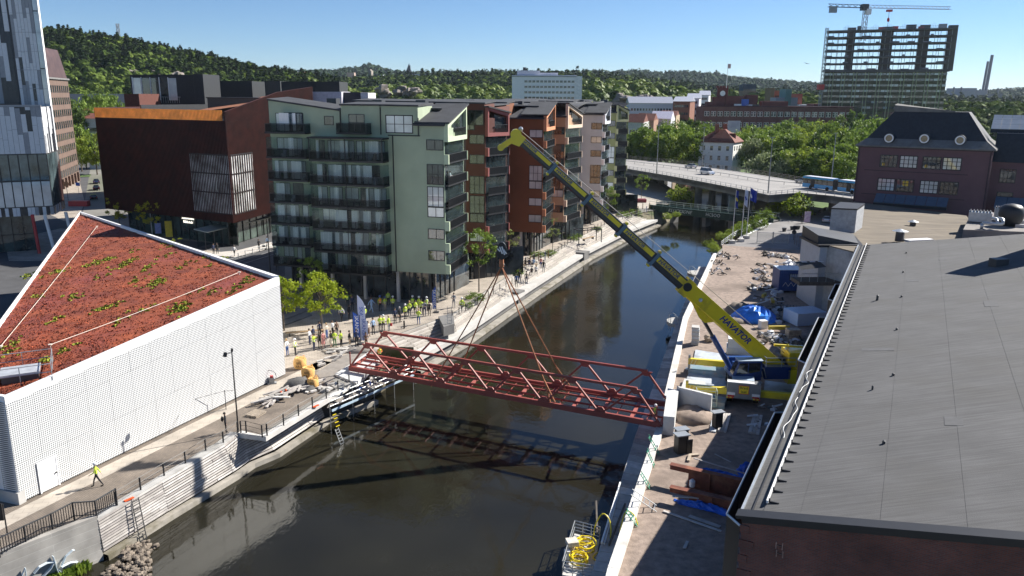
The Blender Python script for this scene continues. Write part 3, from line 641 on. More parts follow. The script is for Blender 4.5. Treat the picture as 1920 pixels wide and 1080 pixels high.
for i, (cn, colr, c_, r_, lab, trim, zf, zr) in enumerate(specs):
    C_, R_ = Cs[i], Rs[i]; Lf = 25.298 if i == 0 else 25.0
    WF = Wall(C_-FD*Lf, C_); WG = Wall(C_, R_); m_w = mat(cn+' render', colr, .85, var=.07, scale=.35, bump=.25, bscale=9, dirt=(tuple(c*.86 for c in colr), .18)); m_t = mat(cn+' trim', trim, .7, var=.04)
    bl = thing('apartment_block', lab, 'building', (C_.x-FD.x*12, C_.y+4, 0), 'apartment blocks along the canal')
    GL = WG.L; nx_ = Cs[i+1] if i+1 < len(specs) else R_+VV((-2,7,0))
    Rb = R_-FD*3.5; Nf = nx_-FD*6; Nl = nx_-FD*Lf
    # direct body, top follows the roof plane
    fp = [V2(C_-FD*Lf), V2(C_), V2(R_), V2(Rb), V2(Nf), V2(Nl)]
    ze = min(zf, 24.4); zz = [ze-.3, ze-.3, 25.4, 26.0, 26.3, 26.3]
    mb = MB().prism(fp, 4.5, zz)
    # taller parts of the facade (parapets)
    if i == 0: tall = [(0,10.6,27.2,25.87),(10.8,16.4,26.6,26.6),(16.55,21.75,26.6,26.55)]
    elif i == 1: tall = [(4,24.9,27.0,26.8)]
    else: tall = [(2,Lf-6.6,26.9,26.7)]
    for (a, b, z0_, z1_) in tall:
        q = [(a,z0_),(b,z1_)]
        vs = [WF.p(a,22,0.003),WF.p(b,22,0.003),WF.p(b,22,-5.2),WF.p(a,22,-5.2),WF.p(a,z0_,0.003),WF.p(b,z1_,0.003),WF.p(b,z1_,-5.2),WF.p(a,z0_,-5.2)]
        mb.hexa(vs)
    part('wall', mb, m_w, bl)
    rm = MB()
    for (a, b, z0_, z1_) in tall: roofslab(rm, [WF.p(a-.15,z0_+.2,.15),WF.p(b+.15,z1_+.2,.15),WF.p(b+.15,z1_+.45,-5.4),WF.p(a-.15,z0_+.45,-5.4)], .22)
    if i != 1: roofslab(rm, [WF.p(Lf-4.2-(0 if i==0 else 2.3),ze-.05,.35), WF.p(Lf+.2,ze-.05,.35), VV((R_.x,R_.y,26.4)), VV((nx_.x,nx_.y,26.9))-FD*3, WF.p(Lf-4.2,26.5,-7)], .25)
    roofslab(rm, [WF.p(0,26.4,-4.8), WF.p(Lf-2,26.3,-4.8), VV((Rb.x,Rb.y,26.5)), VV((Nf.x,Nf.y,26.7)), VV((Nl.x,Nl.y,26.7))], .2)
    part('roof', rm, m_roof, bl)
    pl = MB()
    for k in range(3): a = Lf*(.2+.28*k)+rB.uniform(-1,1); pl.wb(WF, a, a+rB.uniform(.8,2), 26.5, 27.0+rB.uniform(0,.5), -8.5, -7.2)
    part('roof_vents', pl, m_dgrey, bl)
    # gable head: proud loggia box over the balconies
    HB = [(0,22.1),(GL,22.1),(GL,zr),(0,zf)]; PR = .55
    def gp_(a, z, d): return WG.p(a, z, d)
    mb = MB(); fw = .35 if GL > 6 else .28
    inner = [(fw,22.1+fw+.25),(GL-fw,22.1+fw+.25),(GL-fw,zr-fw*1.2-.1),(fw,zf-fw*1.2-.1)]
    for a, b in ((0,1),(1,2),(2,3),(3,0)):
        o1, o2, i1, i2 = HB[a], HB[b], inner[a], inner[b]
        vs = [gp_(*o1,PR),gp_(*o2,PR),gp_(*i2,PR),gp_(*i1,PR), gp_(*o1,0),gp_(*o2,0),gp_(*i2,0),gp_(*i1,0)]
        mb.hexa(vs)
    gh = part('loggia_surround', mb, m_t, bl)
    lw = MB(); x0 = GL*.38
    lw.wb(WG, fw, x0, 22.5, min(zf,zr)-.6, .0, .25); part('loggia_wall', lw, m_w, gh)
    gl = MB(); gl.add([gp_(x0,23.2,.1),gp_(GL-fw,23.2,.1),gp_(GL-fw,zr-.7,.1),gp_(x0,zf+(zr-zf)*.38-.7,.1)], [(0,1,2,3)]); part('loggia_recess_panel', gl, m_glass, gh)  # dark panel stands for the shaded loggia recess
    rl = railbars(WG, x0+.1, GL-fw, 22.55, 1.15, PR-.1, side=False); rl.wb(WG, x0, GL-fw, 23.7, 23.78, PR-.15, PR-.05); rl.wb(WG, x0, GL-fw, 22.5, 22.62, PR-.15, PR-.05)
    part('loggia_railing', rl, m_black, gh)
    rs = MB(); roofslab(rs, [gp_(-.1,zf+.22,PR+.25),gp_(GL+.15,zr+.22,PR+.25),gp_(GL+.15,zr+.22,-4),gp_(-.1,zf+.22,-4)], .2); part('loggia_roof', rs, m_roof, bl)
    # gable balconies and corner windows
    NB = 6; pitch = (22.1-4.5)/NB
    bare = {0:(3,4), 1:(2,3), 2:(3,), 3:(2,4), 4:(2,), 5:(3,)}[i]
    for k in range(NB):
        z = 4.55+pitch*k; full = k in bare
        mb = MB().wb(WG, .1, GL-.05, z, z+.2, 0, .5); mb.wb(WG, .3, GL-.1, z+1.2, z+1.28, .42, .5); b = part('balcony', mb, m_black, bl)
        part('railing_bars', railbars(WG, .35, GL-.15, z+.2, 1.0, .48, side=False, step=.13), m_black, b, kind='stuff')
        part('balustrade_glass', MB().wb(WG, .35, GL-.15, z+.25, z+1.15, .40, .43), mat('smoked glass', (.03,.035,.04), .1), b)
        n_ = max(3, int(GL/.9)); mb = MB()
        for j in range(n_): a0 = .35+(GL-.5)*j/n_; mb.wb(WG, a0+.02, .35+(GL-.5)*(j+1)/n_-.02, z+1.3, z+pitch-.08, .36, .39)
        part('glazing', mb, [m_bglass, m_glassb][0], b)
        part('recess', MB().wb(WG, .2, GL-.2, z+.2, z+pitch, .004, .02), m_glass, b)
        mb = MB(); mb.wb(WG, GL-.1, GL+.05, z, z+1.25, 0, .62)
        if not full: mb.wb(WG, -.02, .28, z, z+1.25, .004, .6)
        part('fin', mb, m_t, bl)
        lo, hi = (z+.1, z+pitch) if full else (z+1.78, z+3.2-.04)
        win(WF, WF.L-2.45, WF.L-.1, lo if not full else z+.25, min(hi, z+pitch+.25), bl, 2 if not full else 3, 1 if not full else 2, .09, .06, gm=rB.choice([m_glass,m_glassb,m_glassb]))
    # ground floor, set back
    mb = MB().wb(WF, 1, WF.L-2.2, 0, 4.5, -2.2, -1.9); Wi = Wall(C_-FD*2.4+VV((0,1.5,0)), R_-FD*1.6); mb.wb(Wi, 0, Wi.L+5, 0, 4.5, -.3, 0)
    g_ = part('ground_floor_glass', mb, glassmat('ground floor glass', (.045,.055,.06), var=.9, scale=.4), bl)
    mb = MB(); n_ = 13
    for j in range(n_): a = 1+(WF.L-3.4)*j/(n_-1); mb.wb(WF, a-.06, a+.06, 0, 4.5, -1.9, -1.75)
    for j in range(6): a = Wi.L*j/5; mb.wb(Wi, a-.05, a+.05, 0, 4.5, 0, .12)
    part('mullions', mb, m_dgrey, g_)
    for a in ((3,8,13,18) if i == 0 else (16,21)): part('column', MB().wb(WF, a-.2, a+.2, 0, 4.5, -1.0, -.6), m_conc_l, bl)
    if i: part('entrance', MB().wb(Wi, .5, 2.4, 0, 3.2, .02, .2), m_black, bl)
    blocks.append((bl, WF, WG, m_w))
# the long camera-side front of the sage green block
bl, WF, WG, m_w = blocks[0]
rf = random.Random(5)
for z in (4.5,7.35,10.35,13.35,16.4,19.5,22.8):
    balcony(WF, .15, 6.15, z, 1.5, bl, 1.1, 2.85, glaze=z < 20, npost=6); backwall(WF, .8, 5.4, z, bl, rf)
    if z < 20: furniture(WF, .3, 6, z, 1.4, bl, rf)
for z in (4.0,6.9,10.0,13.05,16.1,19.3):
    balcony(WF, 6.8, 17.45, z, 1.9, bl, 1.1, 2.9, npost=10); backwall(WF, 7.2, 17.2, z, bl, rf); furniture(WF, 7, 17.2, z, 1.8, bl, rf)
part('balcony_roof', MB().wb(WF, 6.7, 17.6, 22.3, 22.5, 0, 2.1), m_black, bl)
mb = MB()
for a in (6.85, 10.1, 12.1, 17.4): mb.wb(WF, a-.05, a+.05, 19.5, 22.3, 1.85, 1.95)
part('balcony_post', mb, m_black, bl)
balcony(WF, 10.7, 15.1, 22.9, 1.3, bl, 1.2, 2.8, glaze=False, npost=5)
win(WF, 2.3, 5.1, 23.1, 25.6, bl, 3); win(WF, 8.3, 9.7, 24.0, 25.2, bl, 1); win(WF, 11.9, 14.2, 23.2, 25.5, bl, 2); win(WF, 17.2, 21.05, 23.1, 25.45, bl, 3, 2, .12, gm=m_glassb)
dp = MB()
for a, z1_ in ((18.15,22.8),(10.7,26.2),(16.5,26.4),(21.8,25.1)): dp.wb(WF, a-.06, a+.06, (4.4 if a > 18 and a < 19 else 22.9), z1_, .01, .12)
dp.wb(WF, 17.5, 22.0, 22.75, 22.9, .01, .1); dp.tube(WF.p(12.1,4.2,1.95), WF.p(12.1,22.3,1.95), .05, 6)
part('downpipe', dp, m_black, bl)
# upper windows of the others
for k, (a, b) in {1:(21.0,23.4), 2:(13.8,17.2), 3:(20.5,22.5), 4:(14,17)}.items():
    win(blocks[k][1], a, b, 23.0, 25.6, blocks[k][0], 3, 2, .12)
win(blocks[1][1], 22.3, 24.8, 23.7, 25.9, blocks[1][0], 2, 1, .1)
# glass and white panel tower, far left
m_wp = mat('white facade panel', (.66,.67,.68), .5, var=.05); m_gp = mat('grey facade panel', (.30,.31,.33), .5, var=.1); m_dp = mat('dark facade panel', (.03,.035,.045), .25, var=.2)
tw = thing('office_tower', 'tall tower of narrow white, grey and dark panels at the left edge', 'building', (-95,155,0))
TE = VV((-85.7,150,0)); TW1 = Wall(TE+VV((-5.3,0,0)), TE); TW2 = Wall(TE+VV((-5.3,0,0))+VV((-14,-3,0)), TE+VV((-5.3,0,0))); TW3 = None
part('tower_core', MB().prism([V2(TE),V2(TE+VV((-5.3,0,0))),V2(TW2.A),(-114,170),(-99,166)], 12.3, 75), m_dgrey, tw)
tr = random.Random(4)
def panels(W, s0, s1, z0, z1, parent, w_=.55, hs=(1.2,3.2), dark=.25, glassp=.1, name='facade_panel', mx=400, d0=.02):
    n_ = int((s1-s0)/w_); c = 0
    for i in range(n_):
        a = s0+(s1-s0)*i/n_; b = s0+(s1-s0)*(i+1)/n_-.04; z = z0 - tr.uniform(0, .6)*0
        while z < z1-.3:
            h = min(tr.uniform(*hs), z1-z); r = tr.random(); m_ = m_dp if r < dark else (m_gp if r < dark+.22 else m_wp)
            part(name, MB().wb(W, a, b, z, z+h-.03, .0, d0+(.06 if m_ is m_wp else .02)), m_, parent); z += h; c += 1
    return c
panels(TW1, 0, 4.3, 12.4, 62, tw, .6, (3,7), .12); panels(TW2, 3, 14, 26, 62, tw, .8, (3,7), .38)
for z in range(5): part('glass_strip', MB().wb(TW1, 4.35, 5.25, 12.4+z*10, 22.2+z*10, .0, .05), m_glassb, tw)
part('edge_strip', MB().wb(TW1, 5.25, 5.4, 12.3, 75, -.3, .2), m_white, tw)
mb = MB()
for z in np.arange(15.5, 75, 3.3): mb.wb(TW1, 0, 5.3, z, z+.06, .08, .12)
part('floor_joints', mb, m_gp, tw)
wg = thing('office_wing', 'lower panelled wing over large glazing and slanted columns, in front of the tower', 'building', (-88,138,0))
WC = VV((-82.4,141,0)); WW = Wall(WC+VV((-20,-9,0)), WC); WS = Wall(WC, WC+VV((-3,9,0))); Lw_ = WW.L
part('core', MB().prism([V2(WW.A),V2(WC),V2(WS.p(WS.L,0)),V2(WS.p(WS.L,0)+VV((-20,-9,0)))], 6.9, 25.6), m_dgrey, wg)
panels(WW, 11, Lw_, 17.6, 25.6, wg, .75, (1.5,4.5), .28); panels(WS, 0, 9, 17.6, 25.6, wg, .9, (3,5), .3)
panels(WW, 11, Lw_, 6.7, 8.2, wg, .55, (1.5,1.6), .25); panels(WS, 0, 9, 6.7, 8.2, wg, .8, (1.5,1.6), .25)
part('roof_edge', MB().wb(WW, 0, Lw_+.1, 25.6, 25.9, -.5, .15), m_gp, wg)
m_tg = glassmat('tower glass', (.07,.10,.11), var=.8, scale=.25)
for r, (z0, z1) in enumerate(((8.25,12.8),(12.9,17.5))):
    for k in range(8): a = 10.2+(Lw_-10.2)*k/8; b = 10.2+(Lw_-10.2)*(k+1)/8; p_ = part('window', MB().wb(WW, a, b, z0, z1, -.02, .04), m_black, wg); part('pane', MB().wb(WW, a+.09, b-.09, z0+.09, z1-.09, .04, .06), m_tg if r else m_glassb, p_)
for k in range(3): part('side_window', MB().wb(WS, .1+3*k, 2.9+3*k, 8.3, 17.4, 0, .05), m_tg, wg)
GW = Wall(WC+VV((-22,-7,0)), WC+VV((-4.5,1,0))); gl = part('entrance_glass', MB().wb(GW, 0, GW.L, 0, 6.9, -.2, 0), glassmat('entrance glass', (.05,.075,.07), var=1, scale=.3), wg)
mb = MB()
for k in range(12): a = GW.L*k/11; mb.wb(GW, a-.05, a+.05, 0, 6.9, 0, .12)
mb.wb(GW, 0, GW.L, 3, 3.12, 0, .12); part('mullions', mb, m_black, gl)
for k, (a, b, m_) in enumerate((((-85.5,139.5),(-84.6,138.6),m_red),((-83.2,139.3),(-82.0,138.9),m_white),((-81.5,143),(-80.4,142.5),m_white))):
    part('slanted_column', MB().tube((a[0],a[1],6.9),(b[0],b[1],0),.28,10), m_, wg, ('red' if k == 0 else 'white')+' slanted column')
# brown brick office up the street
BA, BB = G(97,366), G(150,338); BW = Wall(BA, BB); bk = thing('brick_office', 'brown brick office block with rows of dark windows and a mansard top, behind the tower', 'building', (BA.x,BA.y+10,0))
m_bb = brickmat('brown brick', (.15,.085,.06), (.12,.07,.05), (.15,.11,.09), .3, .1, vert=BW.t.to_track_quat('X','Z').to_euler().z, noise=.15)
BF = Wall(BA+VV((-16,5,0)), BA)
part('wall', MB().prism([V2(BA), V2(BB), V2(BB+VV((-20,5,0))), V2(BA+VV((-20,5,0)))], 0, 32), m_bb, bk)
mb = MB(); T_ = [BA, BB, BB+VV((-20,5,0)), BA+VV((-20,5,0))]; cc = (T_[0]+T_[2])/2
lo = [(p.x,p.y,32) for p in T_]; hi = [(p.x+(cc.x-p.x)*.22, p.y+(cc.y-p.y)*.14, 41) for p in T_]; mb.hexa(lo+hi); part('mansard', mb, mat('brown seamed metal', (.10,.055,.045), .5, .3, var=.3, scale=.4), bk)
mb = MB().wb(BW, -.2, BW.L+.2, 31.9, 32.4, 0, .5); part('cornice', mb, m_conc_d, bk)
mwf = MB().box(0,1,0,1,0,1)
for r in range(8):
    for k in range(14):
        a = .8+BW.L*k/14.3; z = 3.2+3.55*r
        win(BW, a, a+1.7, z, z+2.1, bk, 1, 1, .1, .06)
    for k in range(5): a = 1.5+k*2.9; win(BF, a, a+1.6, 3.2+3.55*r, 5.3+3.55*r, bk, 1, 1, .1, .06)
for k in range(9): part('colonnade_pier', MB().wb(BW, 1+BW.L*k/9, 1.9+BW.L*k/9, 0, 3, 0, .6), m_bb, bk)
# big building on the right: sloping felt roof, brick wall
RA, RB = G(1393,958,9), G(1610,460,9); rt = (RB-RA).normalized(); rn = VV((rt.y,-rt.x,0)); SL = .167
wh = thing('brick_warehouse', 'large old brick warehouse with a grey felt roof filling the lower right of the photo', 'building', (30,60,0))
def rp_(a, b, dz=0): p = RA+rt*a+rn*b; return VV((p.x,p.y,9+b*SL+dz))
LR = (RB-RA).length
m_felt = mat('grey roofing felt', (.088,.087,.088), .9, var=.14, scale=.35, detail=12, bump=.5, bscale=25, dirt=((.080,.078,.076), .22)); 
n = m_felt.node_tree.nodes; l = m_felt.node_tree.links
tc = n.new('ShaderNodeTexCoord'); mp = n.new('ShaderNodeMapping'); mp.inputs['Rotation'].default_value = (0,0,-atan2(rn.y,rn.x)); mp.inputs['Scale'].default_value = (.25,7,1); l.new(tc.outputs['Object'], mp.inputs[0])
nz = n.new('ShaderNodeTexNoise'); nz.inputs['Scale'].default_value = 1.0; nz.inputs['Detail'].default_value = 8; l.new(mp.outputs[0], nz.inputs['Vector'])
mr = n.new('ShaderNodeMapRange'); mr.inputs[1].default_value = .35; mr.inputs[2].default_value = .65; mr.inputs[3].default_value = .84; mr.inputs[4].default_value = 1.14; l.new(nz.outputs[0], mr.inputs[0])
mx = n.new('ShaderNodeMix'); mx.data_type = 'RGBA'; mx.blend_type = 'MULTIPLY'; mx.inputs[0].default_value = 1; b = n['Principled BSDF']
l.new(b.inputs['Base Color'].links[0].from_socket, mx.inputs[6]); l.new(mr.outputs[0], mx.inputs[7]); l.new(mx.outputs[2], b.inputs['Base Color'])
BRn = 26
# felt laid in lengths: each a slightly raised strip with a lapped edge
k = 0; pos = .9; lens = []
while pos < BRn:
    w_ = 3.3 if k else 1.6; nx2 = min(BRn, pos+w_)
    vs = [rp_(0,pos,-.1), rp_(LR,pos,-.1), rp_(LR,nx2+.1,-.1), rp_(0,nx2+.1,-.1), rp_(0,pos,.012), rp_(LR,pos,.012), rp_(LR,nx2+.1,.0), rp_(0,nx2+.1,.0)]
    part('felt_strip', MB().hexa([vs[0],vs[3],vs[2],vs[1],vs[4],vs[7],vs[6],vs[5]]), m_felt, wh); pos = nx2; k += 1
part('eaves_strip', MB().hexa([rp_(0,0,-.2),rp_(0,.9,-.2),rp_(LR,.9,-.2),rp_(LR,0,-.2),rp_(0,0,-.02),rp_(0,.9,-.02),rp_(LR,.9,-.02),rp_(LR,0,-.02)]), m_felt, wh)
mb = MB(); 
mb.beam(rp_(0,-.05,.03), rp_(LR,-.05,.03), .12, .14); part('gutter', mb, m_galv, wh)
mb = MB().beam(rp_(0,.42,.02), rp_(LR,.42,.02), .06, .1); mb.beam(rp_(-.35,-.2,.02), rp_(-.35,BRn,.02), .7, .16); part('edge_trim', mb, m_black, wh)
# snow guard with its brackets
part('snow_guard', MB().beam(rp_(.8,.95,.17), rp_(LR,.95,.17), .09, .14), mat('worn white steel', (.72,.71,.69), .5), wh)
me_b = MB().beam((0,0,.05),(.45,0,.05),.07,.1).beam((0,0,.05),(0,0,.22),.08,.08).mesh('snow_guard_bracket'); mats(me_b, m_black)
for i in range(62):
    o = part('snow_guard_bracket', me_b, None, wh); o.location = rp_(1.0+i*(LR-2)/61, 1.02, .03); o.rotation_euler = (0,0,atan2(rn.y,rn.x))
mb = MB()
for k in range(6): p_ = rp_(9+k*12, 5.6+ (k%2)*.1, 0); mb.lathe(p_, [(.09,0),(.09,.16),(.02,.2)], 6)
mb.lathe(rp_(44,3.7,0), [(.12,0),(.1,.5),(.03,.55)], 8); mb.lathe(rp_(18,4.6,0), [(.07,0),(.07,.25),(.02,.3)], 6)
part('roof_nail', mb, m_dgrey, wh)
for k, (a, b, la, lb_) in enumerate(((12,8.5,1.4,.9),(27,3.4,.8,2.2),(40,12,2.2,1.0),(52,6,1.1,1.1),(20,17,1.8,.8),(63,9,1.2,.8),(33,20,1.0,2.4))):
    part('felt_patch', MB().hexa([rp_(a,b,.0),rp_(a+la,b,.0),rp_(a+la,b+lb_,.0),rp_(a,b+lb_,.0),rp_(a,b,.022),rp_(a+la,b,.022),rp_(a+la,b+lb_,.022),rp_(a,b+lb_,.022)]), mat('felt patch', (.085,.085,.088), .85, var=.15), wh)
# roof box casting a long shadow
mb = MB().obox((0,0),0,1,1,0,1); q = roofq = rp_(58,14.2); mb = MB().obox((q.x,q.y), .2, 1.5, 1.0, q.z-.2, q.z+.75); part('roof_box', mb, m_dgrey, wh)
q = roofq+VV((.87,.49,0))*11; part('roof_turret', MB().obox((q.x,q.y), .2, 5, 3.5, q.z-1, q.z+9.5), m_dgrey, wh)
# walls: near gable of brick and long side
NWl = Wall(rp_(0,0), rp_(0,BRn)); m_brk = brickmat('dark red brick', (.20,.062,.04), (.13,.045,.035), (.11,.085,.075), .26, .083, vert=atan2(rn.y,rn.x), ms=.012, noise=.3)
m_brk2 = brickmat('dark red brick side', (.20,.062,.04), (.13,.045,.035), (.11,.085,.075), .26, .083, vert=atan2(rt.y,rt.x), ms=.012, noise=.3)
vs = [NWl.p(0,0),NWl.p(BRn,0),NWl.p(BRn,8.8+BRn*SL),NWl.p(0,8.8)]; mb = MB().add(vs+[v-NWl.n*.4 for v in vs], [(0,1,2,3),(7,6,5,4),(0,4,5,1),(1,5,6,2),(2,6,7,3),(3,7,4,0)]); part('gable_wall', mb, m_brk, wh)
mb = MB().beam(rp_(-.1,.0,-.28), rp_(-.1,BRn,-.28), .35, .4); part('verge_board', mb, m_black, wh)
NQ = 16
for i in range(11):                                     # toothed brick quoins on the corner
    part('quoin', MB().wb(NWl, -.06, .35+(i%2)*.25, .1+i*.78, .1+i*.78+.4, .0, .07), m_brk, wh)
mb = MB()
for (a, z) in ((1.6,7.5),(1.65,7.1),(4.2,6.2)):
    for s1 in (0, .28): mb.wb(NWl, a+s1, a+s1+.05, z, z+.35, .01, .05); mb.wb(NWl, a, a+.33, z+.15, z+.19, .01, .05)
part('wall_anchor', mb, mat('rusty pale iron', (.35,.22,.18), .8), wh)
SW = Wall(RA, RB, flip=False); SWn = Wall(RB, RA); mb = MB()
vs = [rp_(0,0),rp_(LR,0)]; mb.add([(vs[0].x,vs[0].y,0),(vs[1].x,vs[1].y,0),(vs[1].x,vs[1].y,8.9),(vs[0].x,vs[0].y,8.9)], [(0,1,2,3)])
e_ = rp_(LR,BRn); mb.add([(vs[1].x,vs[1].y,0),(e_.x,e_.y,0),(e_.x,e_.y,9+BRn*SL-.1),(vs[1].x,vs[1].y,8.9)], [(0,1,2,3)]); part('long_wall', mb, m_brk2, wh)
# black canvas covers hung along the eaves
for (a0, a1, w_) in ((.5,16.3,.8),(27.0,42.1,.9),(48.7,57.5,.8)):
    mb = MB(); c = [rp_(a0,-.15), rp_(a1,-.15)]; out = [rp_(a0+.8,-.15-w_), rp_(a1-.5,-.15-w_)]
    P_ = [(c[0].x,c[0].y),(out[0].x,out[0].y),(out[1].x,out[1].y),(c[1].x,c[1].y)]
    strip(mb, P_, P_, 7.9, 4.5); part('eaves_screen', mb, m_black, wh); mb = MB().path([(x,y,7.92) for x, y in P_], .06, 6); part('screen_rim', mb, m_galv, wh)
    for t in (.2,.5,.8): x, y = lerp2(P_[1],P_[2],t); part('screen_post', MB().tube((x,y,0),(x,y,7.9),.05,6), m_dgrey, wh)
# cables lying on the eaves
mb = MB()
for (a0, a1) in ((9,16),(17,22)):
    mb.path([rp_(a0+(a1-a0)*t/40, .45+.14*sin(t*.21+a0)+.05*sin(t*.5), .12) for t in range(41)], .022, 4)
part('loose_cable', mb, m_white, wh)
# flat roofed annexes between warehouse and school
m_oldroof = mat('old gravel roof', (.10,.082,.062), .95, col2=(.20,.165,.12), scale=.35, detail=10, stretch=(.4,1.5,1), bump=.3)
an = thing('annex', 'low annexe with a weathered brown flat roof between the warehouse and the purple building', 'building', (60,130,0))
z7 = 7.0; q = [G(1543,458,8.8), G(1605,400,8.2), G(1600,378,7), G(1812,405,7.4), G(1862,470,8.8), G(1610,475,8.8)]
part('wall', MB().prism([V2(p) for p in q], 0, [p.z-.1 for p in q]), mat('dirty white render', (.42,.42,.42), .85, var=.15, dirt=((.25,.25,.25), .4)), an)
part('roof', MB().prism([V2(p) for p in q], [p.z-.1 for p in q], [p.z+.06 for p in q]), m_oldroof, an)
def vent(p, r=.7, h=1.0, lab=None):
    t = thing('roof_vent', lab, 'roof vent', p, 'vents on the brown flat roof'); part('pipe', MB().lathe(p, [(r*.6,0),(r*.55,h)], 10), m_dgrey, t); part('cap', MB().lathe(p+VV((0,0,h)), [(r*1.05,0),(.05,.3)], 12), m_galv, t)
vent(G(1686,452,8.8), 1.0, 1.4, 'larger mushroom vent with a pale cap near the front of the brown flat roof'); vent(G(1711,425,8.0), .8, .8, 'smaller low mushroom vent behind on the shaded brown flat roof')
an2 = Wall(G(1705,455,8.8), G(1745,453,8.8)); solo('roof_light', MB().wb(an2, 0, 4, 8.8, 9.1, -1.2, 0), m_white, 'flat white rooflight panel at the front edge of the brown roof', 'rooflight')
# pale box hut at the corner
hp4 = [V2(G(u,v,12)) for u, v in ((1559,392),(1607,394),(1621,384),(1576,381))]; hb = MB().prism(hp4, 0, 12); solo('roof_access_block', hb, mat('grey render', (.36,.37,.385), .85), 'grey rendered stair block with a black rim beside the brown flat roof', 'building'); solo('block_rim', MB().prism(inset(hp4,-.12), 12, 12.2), m_black, 'black roof rim capping the grey rendered stair block', 'roof edge')
# small white house in front of it, with raised roof
pH = [V2(G(1538,463,8.6)), V2(G(1612,463,8.6)), V2(G(1612,463,8.6)+VV((2,7,0))), V2(G(1538,463,8.6)+VV((0,7,0)))]
sh = thing('white_annex', 'small white rendered annexe with a door and window beside the warehouse eaves', 'building', (50,121,0))
part('wall', MB().prism(pH, 0, 8.6), mat('white rendered wall', (.52,.53,.55), .85, var=.06), sh); SHW = Wall(VV((*pH[0],0)), VV((*pH[1],0)))
rm = MB(); roofslab(rm, [(pH[0][0]-.3,pH[0][1]-.3,8.9),(pH[1][0]+.3,pH[1][1]-.3,8.9),(pH[2][0]+.3,pH[2][1],8.9),(pH[3][0]-.3,pH[3][1],8.9)], .3); part('roof', rm, m_black, sh)
rm = MB().prism([(pH[0][0],pH[0][1]+1),(pH[1][0],pH[1][1]+.5),(pH[2][0],pH[2][1]),(pH[3][0],pH[3][1])], 8.9, [10.0,9.0,9.2,10.4]); part('sloping_rooflight', rm, m_dgrey, sh)
a0, z0_ = SHW.at(1552,506); a1, z1_ = SHW.at(1567,486); win(SHW, a0, a1, z0_, z1_, sh, 2, 1, .1, .1, gm=m_glassb)
a0, z0_ = SHW.at(1576,512); a1, z1_ = SHW.at(1592,488); part('door', MB().wb(SHW, a0, a1+.2, z0_-.6, z1_+.2, 0, .1), m_black, sh)
zl = SHW.at(1560,519)[1]; part('landing', MB().wb(SHW, -3.6, 6, zl-.5, zl, .1, 3.0), m_woodd, sh)
mb = MB(); 
for k in range(9): mb.wb(SHW, -3.4+k*1.1, -3.36+k*1.1, zl, zl+1.1, 2.9, 2.95)
mb.wb(SHW, -3.4, 5.5, zl+1.05, zl+1.12, 2.88, 2.96); part('landing_railing', mb, m_galv, sh)
part('canopy', MB().add([SHW.p(-3.5,zl+2.2,.5), SHW.p(-.2,zl+2.3,.5), SHW.p(-.2,zl+2.0,3), SHW.p(-3.5,zl+1.6,3)], [(0,1,2,3)]), m_black, sh)
for k in range(3): part('canopy_light', MB().wb(SHW, -2.8+k*1.1, -2.1+k*1.1, zl+2.26+.03*k, zl+2.32+.03*k, 1.0, 1.3), m_white, sh)
# purple rendered school with black mansard
PA = G(1599,379,7); PD = VV((.83,-.555,0)).normalized(); PW = Wall(PA, PA+PD*23.5); ps = thing('purple_school', 'purple rendered building with a black mansard roof and three round dormers', 'building', (PA.x+10,PA.y+5,0))
m_pur = mat('purple render', (.15,.082,.09), .9, var=.08, scale=.4, bump=.2, bscale=8)
back = VV((-PD.y, PD.x, 0)); ZE = 18.5
c4 = [PA, PA+PD*23.5, PA+PD*23.5+back*16, PA+back*16]
part('wall', MB().prism([V2(p) for p in c4], 0, ZE), m_pur, ps)
m_slate = mat('black slate', (.022,.026,.034), .75, var=.3, scale=1.5, bump=.4, bscale=5); m_tar = mat('grey mineral felt', (.16,.155,.145), .95, var=.2, scale=1)
def mans(c, z0, z1, z2, i1, i2, parent, m_lo, m_hi, over=.6):
    cc = (c[0]+c[2])/2
    def ring(d, z):
        o = []
        for i in range(4):
            a, b, e = c[(i-1)%4], c[i], c[(i+1)%4]; u = (a-b).normalized(); v = (e-b).normalized(); o.append(tuple((b+(u+v)*d).to_2d())+(z,))
        return o
    r0, r1, r2 = ring(-over,z0), ring(i1,z1), ring(i2,z2)
    lowr = MB(); 
    for i in range(4): j = (i+1)%4; lowr.add([r0[i],r0[j],r1[j],r1[i]], [(0,1,2,3)])
    lowr.add(ring(-over,z0-.25)+r0, [(0,1,5,4),(1,2,6,5),(2,3,7,6),(3,0,4,7),(3,2,1,0)])
    part('eaves_roof', lowr, m_lo, parent); up = MB()
    for i in range(4): j = (i+1)%4; up.add([r1[i],r1[j],r2[j],r2[i]], [(0,1,2,3)])
    up.add(r2, [(0,1,2,3)]); part('upper_roof', up, m_hi, parent)
mans(c4, ZE+.2, ZE+1.6, 25.4, 1.2, 5.2, ps, m_tar, m_slate)
part('ridge_light', MB().prism([V2(PA+PD*5+back*5),V2(PA+PD*16+back*5),V2(PA+PD*15+back*8),V2(PA+PD*5+back*8)], 25.3, [26.6,25.6,25.6,26.9]), m_tar, ps)
